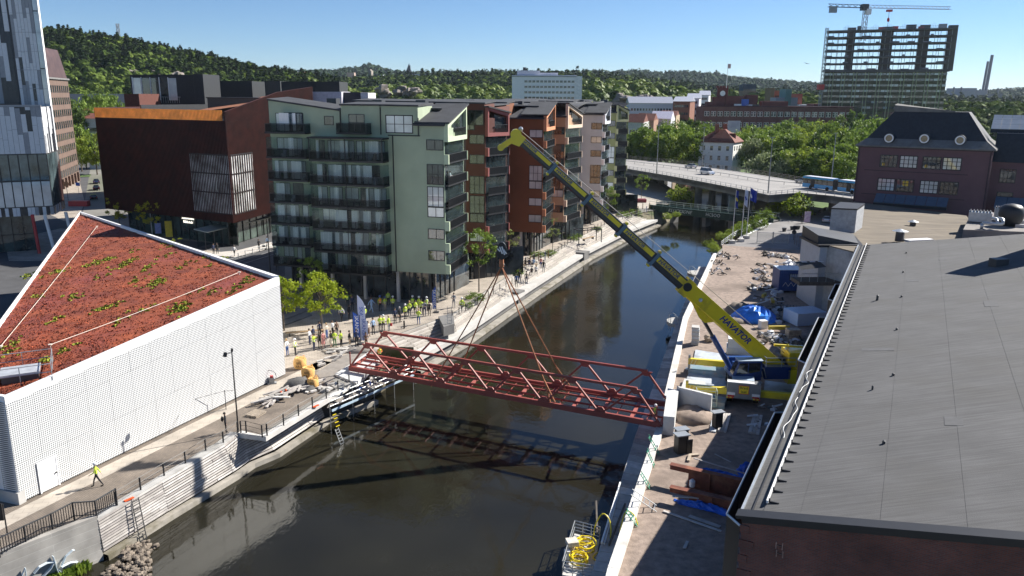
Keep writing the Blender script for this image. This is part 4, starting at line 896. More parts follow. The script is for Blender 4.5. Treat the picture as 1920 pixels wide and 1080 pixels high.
for (u, v) in ((1667,258),(1733,259),(1800,262)):
    a, z = PW.at(u, v+2); ctr = PW.p(a, z+.1, 0); d = part('round_dormer', None or (lambda m: m)(MB().tube(ctr+PW.n*.1-VV((0,0,0))*0, ctr-PW.n*2.8, .98, 16)), m_slate, ps)
    mb = MB(); R1, R2_ = .86, .62
    for k in range(20):
        A_, B_ = 2*pi*k/20, 2*pi*(k+1)/20; f = lambda A_, r, o: ctr+PW.n*o+PW.t*(r*cos(A_))+VV((0,0,r*sin(A_)))
        mb.add([f(A_,R1,.1),f(B_,R1,.1),f(B_,R2_,.1),f(A_,R2_,.1),f(A_,R1,.3),f(B_,R1,.3),f(B_,R2_,.3),f(A_,R2_,.3)], [(4,5,6,7),(0,4,5,1),(2,6,7,3)])
    part('round_frame', mb, m_white, d)
    part('pane', MB().tube(ctr+PW.n*.1, ctr+PW.n*.18, .64, 16), mat('warm window glass', (.30,.22,.13), .1), d)
lit = [0]
for k, (us, vt, vb) in enumerate((((1650,1687,1730,1768),287,313),((1645,1680,1725,1762),333,360))):
    for j, u in enumerate(us):
        a, _ = PW.at(u, 300 if k == 0 else 345); z1_, z0_ = ((16.95,14.5),(12.3,9.75))[k]
        f = win(PW, a, a+3.25, z0_, z1_, ps, 4, 3, .16, .12, gm=m_glassb if (j+k)%2 else m_glass)
        if (k, j) in ((1,1),(0,0),(0,2)):
            mb = MB(); y0 = a+(1.2 if k else .5); mb.wb(PW, y0, y0+(1.0 if k else .45), z0_+(1.2 if k else .3), z0_+(2.2 if k else .9), .019, .03); part('lit_lamp', mb, mat('warm lamp', (.9,.55,.05), .5), f)
mb = MB()
for z in (13.7, 8.9): mb.wb(PW, 1.5, 20, z, z+.12, 0, .1)
mb.wb(PW, -.1, 23.6, ZE-.25, ZE-.02, .0, .35); mb.wb(PW, .1, .3, 7, ZE-.3, 0, .15); mb.wb(PW, 23.2, 23.4, 7, ZE-.3, 0, .15); part('string_course', mb, mat('dark purple trim', (.06,.035,.04), .8), ps)
PS_ = Wall(PA+back*14, PA); 
for k in range(3):
    for z in (9.75,14.4): win(PS_, 1.5+k*4, 3.5+k*4, z, z+2.4, ps, 2, 3, .12, .08)
# blue glass lean-to roofs in front of it
m_bg = mat('blue grey glazing', (.10,.15,.21), .25, .1, var=.1)
for (W_, a0, a1, lab) in ((PW, 4.3, 17.4, 'sloping blue grey glazed roof light along the foot of the purple building'),):
    t = thing('glazed_lean_to', lab, 'rooflight', W_.p(10,7,1), 'blue grey glazed lean-to roofs'); n_ = 7
    for k in range(n_):
        b0, b1 = a0+(a1-a0)*k/n_+.04, a0+(a1-a0)*(k+1)/n_-.04; part('glass_panel', MB().hexa([W_.p(b0,7.6,2.6),W_.p(b1,7.6,2.6),W_.p(b1,9.1,.2),W_.p(b0,9.1,.2),W_.p(b0,7.7,2.65),W_.p(b1,7.7,2.65),W_.p(b1,9.2,.25),W_.p(b0,9.2,.25)]), m_bg, t)
    part('frame', MB().wb(W_, a0, a1, 7, 7.55, 2.1, 2.5), m_black, t)
# right wing of the school
QA = PA+PD*23.5+back*4; QW = Wall(QA, QA+PD*34); qs = thing('school_wing', 'lower purple wing with solar panels on its pale metal roof, at the right edge', 'building', QW.p(17,0)); QE = 16.2
c4 = [QA, QA+PD*34, QA+PD*34+back*14, QA+back*14]
part('wall', MB().prism([V2(p) for p in c4], 0, QE), m_pur, qs); mb = MB()
mb.add([QW.p(0,QE,.4),QW.p(34,QE,.4),QW.p(34,21.5,-2.6),QW.p(0,21.5,-2.6)], [(0,1,2,3)]); part('steep_roof', mb, m_slate, qs)
mb = MB().add([QW.p(0,21.5,-2.7),QW.p(34,21.5,-2.7),QW.p(34,24.2,-9),QW.p(0,24.2,-9)], [(0,1,2,3)]); part('metal_roof', mb, mat('pale seamed metal', (.30,.27,.23), .6, .2, var=.08), qs)
mb = MB()
for k in range(40): a = k*.85; mb.beam(QW.p(a,21.55,-2.7), QW.p(a,24.25,-9), .06, .1)
part('roof_seam', mb, mat('pale seam', (.25,.22,.19), .6), qs, kind='stuff')
for g_ in range(3):
    for k in range(5):
        for r in range(3):
            a = -1.2+g_*11.2+k*1.55; zf = lambda t: 22.0+2.6*t; q0, q1 = r/3+.01, (r+1)/3-.01; P_ = lambda a, t: QW.p(a, 22.2+2.6*t, -3.3-4.2*t)
            if a > -1.5: part('solar_panel', MB().hexa([P_(a,q0),P_(a+1.5,q0),P_(a+1.5,q1),P_(a,q1)]+[p+VV((0,0,.12)) for p in (P_(a,q0),P_(a+1.5,q0),P_(a+1.5,q1),P_(a,q1))]), mat('solar panel', (.34,.38,.42), .25, .2, var=.15, scale=.3), qs)
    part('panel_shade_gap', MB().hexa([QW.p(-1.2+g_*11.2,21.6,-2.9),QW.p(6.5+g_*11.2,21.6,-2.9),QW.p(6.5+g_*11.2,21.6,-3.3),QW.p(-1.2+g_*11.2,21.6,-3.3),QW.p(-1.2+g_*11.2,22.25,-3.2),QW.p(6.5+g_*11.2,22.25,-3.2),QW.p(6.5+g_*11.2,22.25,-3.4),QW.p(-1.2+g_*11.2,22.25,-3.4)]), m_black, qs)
for k in range(5):
    a = 3.0+k*4.7
    win(QW, a-1.5, a+1.2, 12.3, 15.0, qs, 4, 3, .14, .1); win(QW, a-1.5, a+1.2, 8.4, 10.6, qs, 4, 2, .14, .1)
    if k: part('dormer_window', MB().wb(QW, a-2.0, a-.5, 17.1, 18.9, -.8, .25), m_bg, qs)
t = thing('glazed_lean_to', 'second blue grey glazed roof light, below the lower wing at the right edge', 'rooflight', QW.p(8,7,1), 'blue grey glazed lean-to roofs')
for k in range(8):
    b0, b1 = 1.5+k*1.95, 3.4+k*1.95; part('glass_panel', MB().hexa([QW.p(b0,7.8,3.6),QW.p(b1,7.8,3.6),QW.p(b1,9.6,.6),QW.p(b0,9.6,.6),QW.p(b0,7.9,3.65),QW.p(b1,7.9,3.65),QW.p(b1,9.7,.65),QW.p(b0,9.7,.65)]), m_bg, t)
# raised roof with air handling plant behind the warehouse ridge
zt9 = 9.8; hv = thing('plant_roof', 'raised pale felt roof carrying the ventilation plant beyond the warehouse roof', 'building', G(1860,420,zt9))
q = [G(1806,431,zt9), G(1822,398,zt9), G(1990,402,zt9), G(1990,438,zt9)]; part('wall', MB().prism([V2(p) for p in q], 0, zt9-.1), m_conc_d, hv); part('roof', MB().prism([V2(p) for p in q], zt9-.1, zt9+.05), mat('plant roof felt', (.22,.20,.185), .9, var=.1, dirt=((.15,.14,.13),.3)), hv)
def hvac(p, lx, ly, h, lab, rz=-.5):
    t = thing('air_handling_unit', lab, 'ventilation unit', p, 'ventilation units on the plant roof')
    part('casing', MB().obox((p.x,p.y), rz, lx, ly, p.z+.2, p.z+h), m_galv, t); mb = MB()
    for k in range(7):
        c = VV((p.x,p.y,0))+VV((cos(rz),sin(rz),0))*(lx*(k/7-.43)); mb.obox((c.x,c.y), rz, .12, ly*.9, p.z+h+.02, p.z+h+.25)
    part('fins', mb, m_dgrey, t); part('legs', MB().obox((p.x,p.y), rz, lx*.8, ly*.8, p.z, p.z+.2), m_black, t)
p = G(1836,417,zt9); hvac(p, 3.0, 2.2, 1.6, 'pale ventilation unit with cooling fins, left one on the plant roof'); p = G(1878,415,zt9); hvac(p, 2.2, 2.0, 2.0, 'tall finned ventilation unit in front of the black tank on the plant roof')
p = G(1893,424,zt9); solo('black_tank', MB().lathe(p, [(1.0,0),(1.5,.8),(1.7,1.8),(1.6,2.6),(1.1,3.1),(.3,3.3)], 18), m_black, 'big black round ventilation drum on the plant roof', 'tank', smooth=True)
p = G(1840,430,zt9); mb = MB(); e1 = VV((1,-.3,0)).normalized()
mb.path([p+VV((0,0,.1)), p+VV((0,0,.9)), p+e1*2.6+VV((0,0,.9)), p+e1*2.8+VV((0,.5,1.5)), p+e1*2.8+VV((0,1.6,1.5))], .22, 10); mb.path([p+e1*2.0+VV((0,0,.9)), p+e1*2.0+VV((0,.5,1.5)), p+e1*2.0+VV((0,1.6,1.5))], .2, 10)
solo('silver_ducts', mb, m_galv, 'bent silver ventilation ducts at the front of the plant roof', 'ducts', smooth=True)
for k, (u, v) in enumerate(((1912,402),(1912,410),(1912,419),(1912,427))):
    p = G(u, v, zt9); solo('roof_support_block', MB().obox((p.x,p.y), -.5, 1.2, .5, p.z, p.z+.5), m_galv, 'small pale support block right of the black drum, number %s from the back' % ('one','two','three','four')[k], 'support block', 'support blocks on the plant roof')
# road overpass
ZD = 5.5
ov = thing('road_overpass', 'curving concrete road overpass on round piers crossing the canal beyond the footbridge', 'overpass', (60,220,0))
Nn = [V2(G(u,v,ZD)) for u, v in ((1130,309),(1173,317),(1250,330),(1315,342),(1390,356.5),(1442,367.5),(1500,363),(1560,369),(1640,380))]
Fr = [V2(G(u,v,ZD)) for u, v in ((1130,295),(1173,298),(1240,304),(1300,310),(1380,321),(1440,330),(1500,340),(1560,347),(1640,356))]
m_pier = mat('overpass concrete', (.20,.195,.185), .9, var=.2, scale=.3, dirt=((.12,.115,.11), .2))
mb = MB(); top = MB()
for a, b, c, d in zip(Nn, Nn[1:], Fr, Fr[1:]):
    mb.prism([a,b,d,c], 4.0, ZD-.02); top.add([(a[0],a[1],ZD),(b[0],b[1],ZD),(d[0],d[1],ZD),(c[0],c[1],ZD)], [(0,1,2,3)])
part('deck', mb, m_pier, ov); part('road_surface', top, mat('sunlit asphalt', (.30,.285,.27), .9, var=.12, scale=.15, detail=8), ov)
def rail_line(mb, line, z, h, step, dy=0, r=.05, nr=2):
    for a, b in zip(line, line[1:]):
        A_, B_ = VV((*a,z)), VV((*b,z)); n_ = max(1, int((B_-A_).length/step))
        for i in range(n_): p = A_+(B_-A_)*i/n_; mb.beam(p, p+VV((0,0,h)), .1, .1)
        for k in range(nr): zz = h*(k+1)/nr; mb.beam(A_+VV((0,0,zz)), B_+VV((0,0,zz)), r, r)
mb = MB(); rail_line(mb, Nn[:6], ZD, 1.1, 2.2, r=.06); part('near_railing', mb, m_galv, ov)
mb = MB(); rail_line(mb, Fr, ZD, 1.2, 2.2, r=.08, nr=3); part('far_railing', mb, mat('weathered rail', (.22,.20,.17), .7), ov)
mid = [((a[0]*.42+b[0]*.58),(a[1]*.42+b[1]*.58)) for a, b in zip(Nn, Fr)]
mb = MB(); rail_line(mb, mid, ZD, .75, 4, r=.12, nr=1); part('crash_barrier', mb, m_grey, ov); mb = MB(); rail_line(mb, off(Nn,-1.0)[5:], ZD, 1.0, 2.0, r=.07); part('near_railing', mb, m_galv, ov)
mb = MB(); strip(mb, off(Nn,0), off(Nn,0), ZD+.25, 4.6); part('edge_beam', mb, m_pier, ov)
for (u, v, r) in ((1191,336,.9),(1207,338,.9),(1309,375,1.0),(1335,369.5,1.0),(1360,364,1.0),(1405,372,1.0),(1240,345,.9),(1500,392,1.0),(1560,398,1.0)):
    p = G(u, v, 0); part('pier', MB().tube((p.x,p.y,-3.5),(p.x,p.y,4.1),r,12), m_pier, ov)
p = G(1452,378,1); part('abutment', MB().obox((p.x+2,p.y+6), -.3, 10, 3, -3.3, 4.2), m_pier, ov); ab = p
part('mural', MB().obox((p.x+2,p.y+4.4), -.3, 6, .1, 1.8, 3.9), mat('teal mural', (.10,.30,.28), .7, col2=(.35,.45,.38), scale=.5), ov)
for (u, v, h, lab) in ((1231,327,14.3,'leftmost tall grey lamp mast on the overpass'),(1440,362,13.2,'tall grey lamp mast beside the gore of the overpass'),(1558,345,13.4,'tall lamp mast on the overpass behind the bus'),(1316,316,13,'thin lamp mast beyond the overpass in front of the white house')):
    p = G(u, v, ZD); t = thing('lamp_mast', lab, 'lamp post', p, 'lamp masts along the overpass'); part('mast', MB().tube(p, p+VV((0,0,h)), .17, 8, .08), m_grey, t); part('lamp_head', MB().beam(p+VV((-.5,0,h)), p+VV((.5,0,h)), .25, .15), m_grey, t)
# vehicles
m_tyre = mat('tyre rubber', (.02,.02,.02), .9); m_cglass = glassmat('car glass', (.02,.025,.03))
m_lamp = mat('headlight glass', (.8,.8,.75), .1); m_tail = mat('tail light', (.5,.02,.02), .2)
def carpaint(name, c): return mat(name, c, .25, .3, var=.05, coat=.6)
def make_car(pm, label, loc, rz, kind='car', group=None):
    L, Wd_, H = (4.5,1.8,1.45) if kind == 'car' else (4.9,1.95,2.0)
    t = thing('parked_car' if kind == 'car' else 'van', label, kind, (0,0,0), group)
    ws, hood = (.62, .95) if kind == 'car' else (.62, 1.15)
    prof = [(-L/2,.35),(-L/2,.8),(-L/2+.25,.95),(L/2-1.2,.92),(L/2-.15,.72),(L/2,.35)] if kind == 'car' else [(-L/2,.35),(-L/2,1.0),(-L/2+.1,1.1),(L/2-1.1,1.1),(L/2-.12,.85),(L/2,.35)]
    vs = []; n_ = len(prof)
    for y, s_ in ((-Wd_/2,1),(Wd_/2,1)): vs += [(x,y,z) for x, z in prof]
    mb = MB().add(vs, [tuple(range(n_)), tuple(range(n_,2*n_))[::-1]]+[(i,i+n_,(i+1)%n_+n_,(i+1)%n_) for i in range(n_)])
    part('body', mb, pm, t, local=True)
    x0, x1, x2, x3 = (-L/2+.3,-L/2+.9,L/2-2.1,L/2-1.25) if kind == 'car' else (-L/2+.05,-L/2+.2,L/2-1.9,L/2-1.15); zb = .92 if kind == 'car' else 1.08
    gh = MB().hexa([(x0,-Wd_/2+.06,zb),(x3,-Wd_/2+.06,zb),(x3,Wd_/2-.06,zb),(x0,Wd_/2-.06,zb),(x1,-Wd_/2+.28,H-.06),(x2,-Wd_/2+.28,H-.06),(x2,Wd_/2-.28,H-.06),(x1,Wd_/2-.28,H-.06)]); part('windows', gh, m_cglass, t, local=True)
    part('roof', MB().box(x1,x2,-Wd_/2+.27,Wd_/2-.27,H-.06,H), pm, t, local=True)
    for sx in (-1,1):
        for sy in (-1,1):
            y = sy*Wd_/2; wl_ = part('wheel', MB().tube((sx*L*.31,y-.12*sy,.33),(sx*L*.31,y+.04*sy,.33),.33,14), m_tyre, t, local=True); part('rim', MB().tube((sx*L*.31,y+.04*sy,.33),(sx*L*.31,y+.055*sy,.33),.2,10), m_galv, wl_, local=True)
    for sy in (-1,1): part('headlight', MB().box(L/2-.12,L/2-.02,sy*.65-.2,sy*.65+.2,.6,.75), m_lamp, t, local=True); part('tail_light', MB().box(-L/2-.02,-L/2+.05,sy*.7-.15,sy*.7+.15,.65,.85), m_tail, t, local=True)
    t.location = loc; t.rotation_euler = (0,0,rz); return t
def heading(a, b): d = b-a; return atan2(d.y, d.x)
p0, p1 = G(1250,318,ZD), G(1400,340,ZD); hd = heading(p0, p1)
make_car(carpaint('silver paint',(.5,.51,.53)), 'silver estate car driving on the far lane of the overpass', G(1295,315,ZD), hd+pi, 'car', 'cars driving on the overpass')
make_car(carpaint('white van paint',(.72,.74,.77)), 'white van with blue stripes driving on the near lane of the overpass', G(1326,327,ZD), hd, 'van')
make_car(carpaint('grey paint',(.33,.34,.35)), 'grey car just behind the blue bus on the overpass', G(1505,343,ZD), hd+pi, 'car', 'cars driving on the overpass')
sd = atan2(160,-87)
for (u, v, c, lab, k) in ((176,374,(.02,.02,.025),'black car parked nearest on the side street beside the red house','car'),(181,356,(.015,.015,.02),'black car parked second on the side street','car'),(181,344,(.03,.05,.14),'dark blue car parked farthest on the side street','car'),(160,288,(.75,.75,.76),'white van turning at the far junction up the side street','van'),(152,276,(.12,.13,.14),'dark grey car at the far junction left of the white van','car'),(175,278,(.20,.22,.26),'grey blue car at the far junction right of the white van','car'),(170,275,(.6,.6,.6),'silver car at the far junction behind the white van','car')):
    make_car(carpaint('paint %d %d' % (u,v), c), lab, G(u,v,0)+VV((0,0,.02)), sd if v > 300 else sd+.9, k, 'cars on the side street' if k == 'car' else None)
p = G(1655,432,0); p = G(1549,416,0); make_car(carpaint('white van paint',(.72,.74,.77)), 'white car parked against the grey stair block beside the access road', VV((p.x,p.y,.02)), 1.2, 'car')
# articulated bus
bA, bB = G(1510,352,ZD), G(1606,364,ZD); bd = (bB-bA).normalized(); bt = thing('articulated_bus', 'bright blue articulated bus with a grey bellows on the overpass', 'bus', bA); bt.rotation_euler = (0,0,atan2(bd.y,bd.x))
m_bb2 = carpaint('bus blue', (.02,.26,.60)); M_ = dict(parent=bt, local=True)
for (x0, x1) in ((0,9.2),(10.6,17.5)):
    part('body', MB().box(x0,x1,-1.25,1.25,.35,1.35), m_bb2, **M_); part('roof', MB().box(x0,x1,-1.22,1.22,2.6,3.05), m_bb2, **M_); part('windows', MB().box(x0+.05,x1-.05,-1.22,1.22,1.35,2.6), m_cglass, **M_)
    part('roof_top', MB().box(x0+.4,x1-.4,-1.0,1.0,3.05,3.15), mat('bus roof white', (.7,.72,.75), .4), **M_)
    mb = MB(); k = x0+1.4
    while k < x1-.5: mb.box(k,k+.1,-1.26,1.26,1.35,2.6); k += 1.5
    mb.box(x0+2.5,x0+3.7,-1.27,-1.2,.5,2.5); part('pillars', mb, m_black, **M_)
bt2 = part('bellows', (lambda m: [m.box(9.2+.2*k,9.32+.2*k,-1.2,1.2,.5,2.95) for k in range(7)] and m)(MB().box(9.2,10.6,-1.1,1.1,.55,2.9)), m_dgrey, **M_)
for x in (2.6, 7.6, 14.8):
    for y in (-1.1,1.1): part('wheel', MB().tube((x,y-.15,.5),(x,y+.17 if y > 0 else y-.17,.5),.5,14), m_tyre, **M_)
# green footbridge with graffiti
fa, fb = G(1217,384,1.0), G(1450,410,1.0); FW = Wall(fa, fb); fbt = thing('footbridge', 'dark green plate girder footbridge with white graffiti and a pale handrail', 'bridge', fa)
m_gb = mat('dark green steel', (.012,.045,.04), .55, .1, var=.2); part('girder', MB().wb(FW, 0, FW.L, -.6, 1.0, -.3, 0), m_gb, fbt); part('girder', MB().wb(FW, 0, FW.L, -.6, 1.0, -3.6, -3.3), m_gb, fbt); part('deck', MB().wb(FW, 0, FW.L, .2, .4, -3.3, -.3), m_conc_d, fbt)
mb = MB(); [mb.wb(FW, 1.5*k, 1.5*k+.12, -.55, .95, 0, .1) for k in range(20)]; mb.wb(FW, 0, FW.L, .95, 1.05, -.35, .12); mb.wb(FW, 0, FW.L, -.65, -.55, -.35, .12); part('stiffeners', mb, m_gb, fbt)
mb = MB(); [mb.wb(FW, 2*k, 2*k+.06, 1.0, 1.9, d_-.05, d_) for k in range(15) for d_ in (-.1,-3.4)]; [mb.wb(FW, 0, FW.L, 1.85, 1.92, d_-.08, d_) for d_ in (-.1,-3.4)]; part('handrail', mb, mat('pale green rail', (.35,.42,.38), .5), fbt)
part('graffiti', MB().wb(FW, 3, 3.01, 0, .01, .1, .11), m_white, fbt)
gm_ = mat('graffiti white', (.62,.68,.66), .7)
text('KLUCKSONE', 1.15, wallM(FW, 9.0, .2, .105), gm_, fbt, 'graffiti', .005, shear=.4); text('HCSOO', 1.1, wallM(FW, 18.2, .2, .105), gm_, fbt, 'graffiti', .02)
text('ZK', 1.1, wallM(FW, 27, .2, .105), gm_, fbt, 'graffiti', .005)
for s_ in (6,15,22): part('pier', MB().wb(FW, s_, s_+1, -3.3, -.6, -3, -.6), m_conc_d, fbt)
# white villa with the red hipped roof
vY = 285; va, vb = AY(1310,290,vY), AY(1371,290,vY-3); VW = Wall(VV((va.x,va.y,0)), VV((vb.x,vb.y-2,0))); vl = thing('white_villa', 'white three storey villa with a red hipped tile roof beyond the overpass', 'house', (va.x+6,vY+5,0))
bk_ = VV((5.5,9,0)); c4 = [VW.A, VW.p(VW.L,0), VW.p(VW.L,0)+bk_, VW.A+bk_]; VZ = 12.6
m_vw = mat('white stucco', (.78,.77,.72), .85, var=.06); part('wall', MB().prism([V2(p) for p in c4], 0, VZ), m_vw, vl)
m_tile = mat('red roof tile', (.17,.055,.035), .85, var=.25, scale=1, bump=.3); mans(c4, VZ, VZ+1.2, VZ+4.2, .7, 4.5, vl, m_tile, m_tile, .5)
VS = Wall(c4[1], c4[2])
for k in range(4):
    a = VW.L*(.13+.235*k)
    for z in ((9.6,11.2),(6.2,7.8),(2.8,4.4)): win(VW, a-.45, a+.55, z[0], z[1], vl, 2, 2, .08, .05, fm=m_grey); 
for k in range(3):
    for z in (9.6,6.2): win(VS, 1.2+k*2.9, 2.2+k*2.9, z, z+1.6, vl, 2, 2, .08, .05, fm=m_grey)
part('cornice', MB().prism([V2(p) for p in c4], VZ-.3, VZ).wb(VW, 0, VW.L, 8.6, 8.75, 0, .08), m_white, vl); cx = (c4[0]+c4[2])/2
for dx, dy in ((-2.0,-1.0),(1.5,1.6)): part('chimney', MB().obox((cx.x+dx,cx.y+dy), .1, 1.2, .9, VZ+2, VZ+6), mat('red chimney', (.24,.08,.05), .85), vl)
part('dormer', MB().obox((cx.x+3.2,cx.y-2.5), .1, 2, 2, VZ+1, VZ+2.9), m_tile, vl)
part('front_door', MB().wb(VW, VW.L*.5, VW.L*.5+1.2, 0, 2.6, 0, .1), m_grey, vl)
# helpers for buildings far away
def fbox(name, label, cat, u0, u1, vt, Y, dep, m, group=None, z0=0, dx=0, skew=0):
    a, b = AY(u0, vt, Y), AY(u1, vt, Y+skew); t = thing(name, label, cat, ((a.x+b.x)/2, Y, 0), group); W_ = Wall(a, b)
    part('wall', MB().prism([V2(a), V2(b), (b.x+dx, b.y+dep), (a.x+dx, a.y+dep)], z0, [a.z, b.z, b.z, a.z]), m, t)
    return t, W_, a.z
def grid(t, W_, s0, s1, z0, z1, nx, ny, w_, h_, gm, fm=None, d=.08, name='window', frame=False, skip=0):
    me = MB().wb(Wall((0,0,0),(W_.t.x,W_.t.y,0)), -w_/2, w_/2, -h_/2, h_/2, -.05, d).mesh(name); mats(me, gm)
    mf = None
    if frame:
        F_ = Wall((0,0,0),(W_.t.x,W_.t.y,0)); fb = MB(); e = .14
        for q in ((-w_/2-e,-w_/2,-h_/2-e,h_/2+e),(w_/2,w_/2+e,-h_/2-e,h_/2+e),(-w_/2,w_/2,-h_/2-e,-h_/2),(-w_/2,w_/2,h_/2,h_/2+e),(-.06,.06,-h_/2,h_/2)): fb.wb(F_, *q, -.02, d+.08)
        mf = fb.mesh('window_frame'); mats(mf, fm or m_white)
    for i in range(nx):
        for j in range(ny):
            if skip and random.random() < skip: continue
            a = s0+(s1-s0)*(i+.5)/nx; z = z0+(z1-z0)*(j+.5)/ny
            o = part(name, me, None, t); o.location = W_.p(a, z, 0)
            if mf is not None:
                c = part('window_frame', mf, None, o, local=True)
m_fwin = glassmat('far window', (.05,.055,.065), var=.8, scale=.3); m_fwinb = glassmat('far bright window', (.38,.42,.44), var=.6, scale=.3)
# hotel
t, W_, zt_ = fbox('hotel_block', 'white ten storey slab block with a grid of small dark windows on the tree line', 'building', 960, 1081, 141, 405, 14, mat('hotel white', (.82,.79,.82), .8, var=.03))
grid(t, W_, 6, W_.L-.7, 10, zt_-1.6, 13, 10, 1.5, 1.0, m_fwin)
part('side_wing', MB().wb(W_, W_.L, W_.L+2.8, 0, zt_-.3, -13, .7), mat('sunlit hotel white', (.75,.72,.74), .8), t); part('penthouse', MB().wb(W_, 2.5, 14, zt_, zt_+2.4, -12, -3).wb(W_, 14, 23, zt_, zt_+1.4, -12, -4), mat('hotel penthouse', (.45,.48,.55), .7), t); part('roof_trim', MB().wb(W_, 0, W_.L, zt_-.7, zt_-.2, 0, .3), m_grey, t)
part('chimney', MB().wb(W_, 5.5, 7, zt_+2.4, zt_+4, -8, -6), m_black, t); part('annex_block', MB().wb(W_, W_.L+3, W_.L+6, 0, 14, -10, 0), m_white, t)
# white row houses and brick house in the middle distance
m_zinc = mat('pale zinc roof', (.42,.44,.50), .5, .3, var=.08)
def gabled(name, label, u0, u1, ve, vr, Y, dep, m, mr_, nx, ny, group=None, skew=0, w_=1.1, h_=1.4, frame=False, dx=0, gm=None):
    t, W_, z = fbox(name, label, 'building', u0, u1, ve, Y, dep, m, group, skew=skew, dx=dx); zr_ = AY(u0, vr, Y+dep/2).z; b0, b1 = W_.p(-.4,z,.6), W_.p(W_.L+.4,z,.6); bk2 = VV((dx,dep+1,0))
    rm = MB(); r0, r1 = b0+bk2*.5, b1+bk2*.5; r0.z = r1.z = zr_; rm.add([b0,b1,b1+bk2,b0+bk2,r0,r1], [(0,1,5,4),(2,3,4,5),(1,2,5),(3,0,4)]); part('roof', rm, mr_, t)
    grid(t, W_, .8, W_.L-.8, 1.5 if z < 12 else 4, z-.5, nx, ny, w_, h_, gm or m_fwin, frame=frame); return t, W_, z
gabled('row_house_block', 'long white apartment row with a pale zinc roof, left of the brick house', 1180, 1262, 193, 181, 480, 12, mat('row white', (.55,.57,.62), .8, var=.05), m_zinc, 14, 3)
gabled('warehouse_house', 'tall brown brick house with a pale zinc roof between white blocks', 1262, 1294, 190, 181, 455, 14, mat('warm brick', (.25,.11,.07), .85, var=.1), m_zinc, 6, 5, w_=1.0, dx=6)
gabled('white_block', 'tall white block with a zinc roof, nearest right of the brown brick house', 1288, 1311, 184, 175, 470, 16, mat('white block', (.70,.70,.72), .8, var=.03), m_zinc, 4, 6, 'white blocks with zinc roofs', w_=1.2, dx=5)
gabled('white_block', 'tall white block with a zinc roof, farthest right beside the dark factory', 1311, 1329, 178, 170, 500, 16, mat('white block', (.70,.70,.72), .8, var=.03), m_zinc, 4, 7, 'white blocks with zinc roofs', w_=1.2, dx=5)
for k, (u0, u1, ve, vr, Y, lab) in enumerate(((1178,1207,229,213,330,'white house with a brown tiled roof just right of the olive apartment block'),(1196,1226,225,212,360,'low house with a red brown roof behind the white house'),(1222,1258,222,208,370,'low building with a bright white sheet roof among red roofs'),(1240,1268,216,207,400,'house with a sandy gable and red brown roof under the white row'))):
    gabled('low_house', lab, u0, u1, ve, vr, Y, 11, mat('house wall %d' % k, [(.55,.54,.52),(.35,.20,.14),(.62,.60,.66),(.45,.33,.22)][k], .85), [m_tile, m_tile, mat('white sheet roof', (.72,.68,.75), .5), m_tile][k], 4, 2, 'low houses under the white row', skew=-6, dx=4)
gabled('yellow_house', 'yellow house with a red roof up the side street', 138, 162, 214, 203, 330, 12, mat('yellow stucco', (.52,.42,.16), .85), m_tile, 3, 2)
gabled('grey_house', 'grey white house with a red roof beside the yellow house', 157, 182, 222, 212, 300, 10, mat('grey stucco', (.42,.45,.48), .85), m_tile, 4, 2)
# long dark factory
m_fac = mat('dark purple brick', (.15,.065,.06), .85, var=.15, scale=.3); t, W_, zt_ = fbox('brick_factory', 'long dark red brick factory with three rows of white framed windows', 'building', 1320, 1600, 200, 430, 18, m_fac, skew=-12)
nb = 22; zz_ = [zt_-4.6, zt_-10.2, zt_-15.8]
me_w = None
for r in range(3):
    for i in range(nb):
        for j in range(2):
            a = (i+.28+.42*j)*W_.L/nb
            if me_w is None:
                F_ = Wall((0,0,0),(W_.t.x,W_.t.y,0)); me_w = MB().wb(F_, -.45,.45,-1.1,1.1,-.05,.04).mesh('window'); mats(me_w, m_fwin); fb = MB()
                for q in ((-.6,-.45,-1.25,1.25),(.45,.6,-1.25,1.25),(-.45,.45,-1.25,-1.1),(-.45,.45,1.1,1.25),(-.45,.45,.2,.3)): fb.wb(F_, *q, -.02, .12)
                me_f = fb.mesh('window_frame'); mats(me_f, m_white)
            o = part('window', me_w, None, t); o.location = W_.p(a, zz_[r]+1, 0); part('window_frame', me_f, None, o, local=True)
mb = MB()
for i in range(nb+1): a = i*W_.L/nb; mb.wb(W_, a-.35, a+.35, 0, zt_-.6, 0, .5)
for r in range(4): mb.wb(W_, 0, W_.L, zt_-.8-5.6*r, zt_-.2-5.6*r, 0, .35)
part('pilaster', mb, m_fac, t); part('roof', MB().wb(W_, -.5, W_.L+.5, zt_, zt_+.6, -18, .6), mat('maroon roof', (.07,.022,.025), .8), t)
m_mar = mat('maroon brick', (.13,.035,.03), .85, var=.15, scale=.3)
def bump(u0, u1, vt, d0, d1, m, n): a, _ = W_.at(u0, 200); b, z = W_.at(u1, vt); part(n, MB().wb(W_, a, b, zt_, z, -d1, -d0), m, t)
bump(1337,1362,182,4,14,m_mar,'roof_block'); bump(1346,1368,164,6,12,m_mar,'clock_tower'); bump(1362,1398,180,4,14,m_mar,'roof_block'); bump(1325,1345,191,2,14,m_mar,'roof_block'); bump(1400,1424,178,5,14,m_mar,'roof_block'); bump(1430,1480,190,3,16,m_mar,'roof_block')
a, z = W_.at(1357,175); mb = MB(); 
for k in range(14): a1, a2 = 2*pi*k/14, 2*pi*(k+1)/14; mb.add([W_.p(a,z,-5.7), W_.p(a+1.4*cos(a1),z+1.4*sin(a1),-5.7), W_.p(a+1.4*cos(a2),z+1.4*sin(a2),-5.7)], [(0,1,2)])
part('clock_face', mb, m_white, t)
mb = MB()
for k in range(4): q0 = W_.at(1346+k*6,164); mb.wb(W_, q0[0], q0[0]+1, q0[1], q0[1]+1, -12, -6)
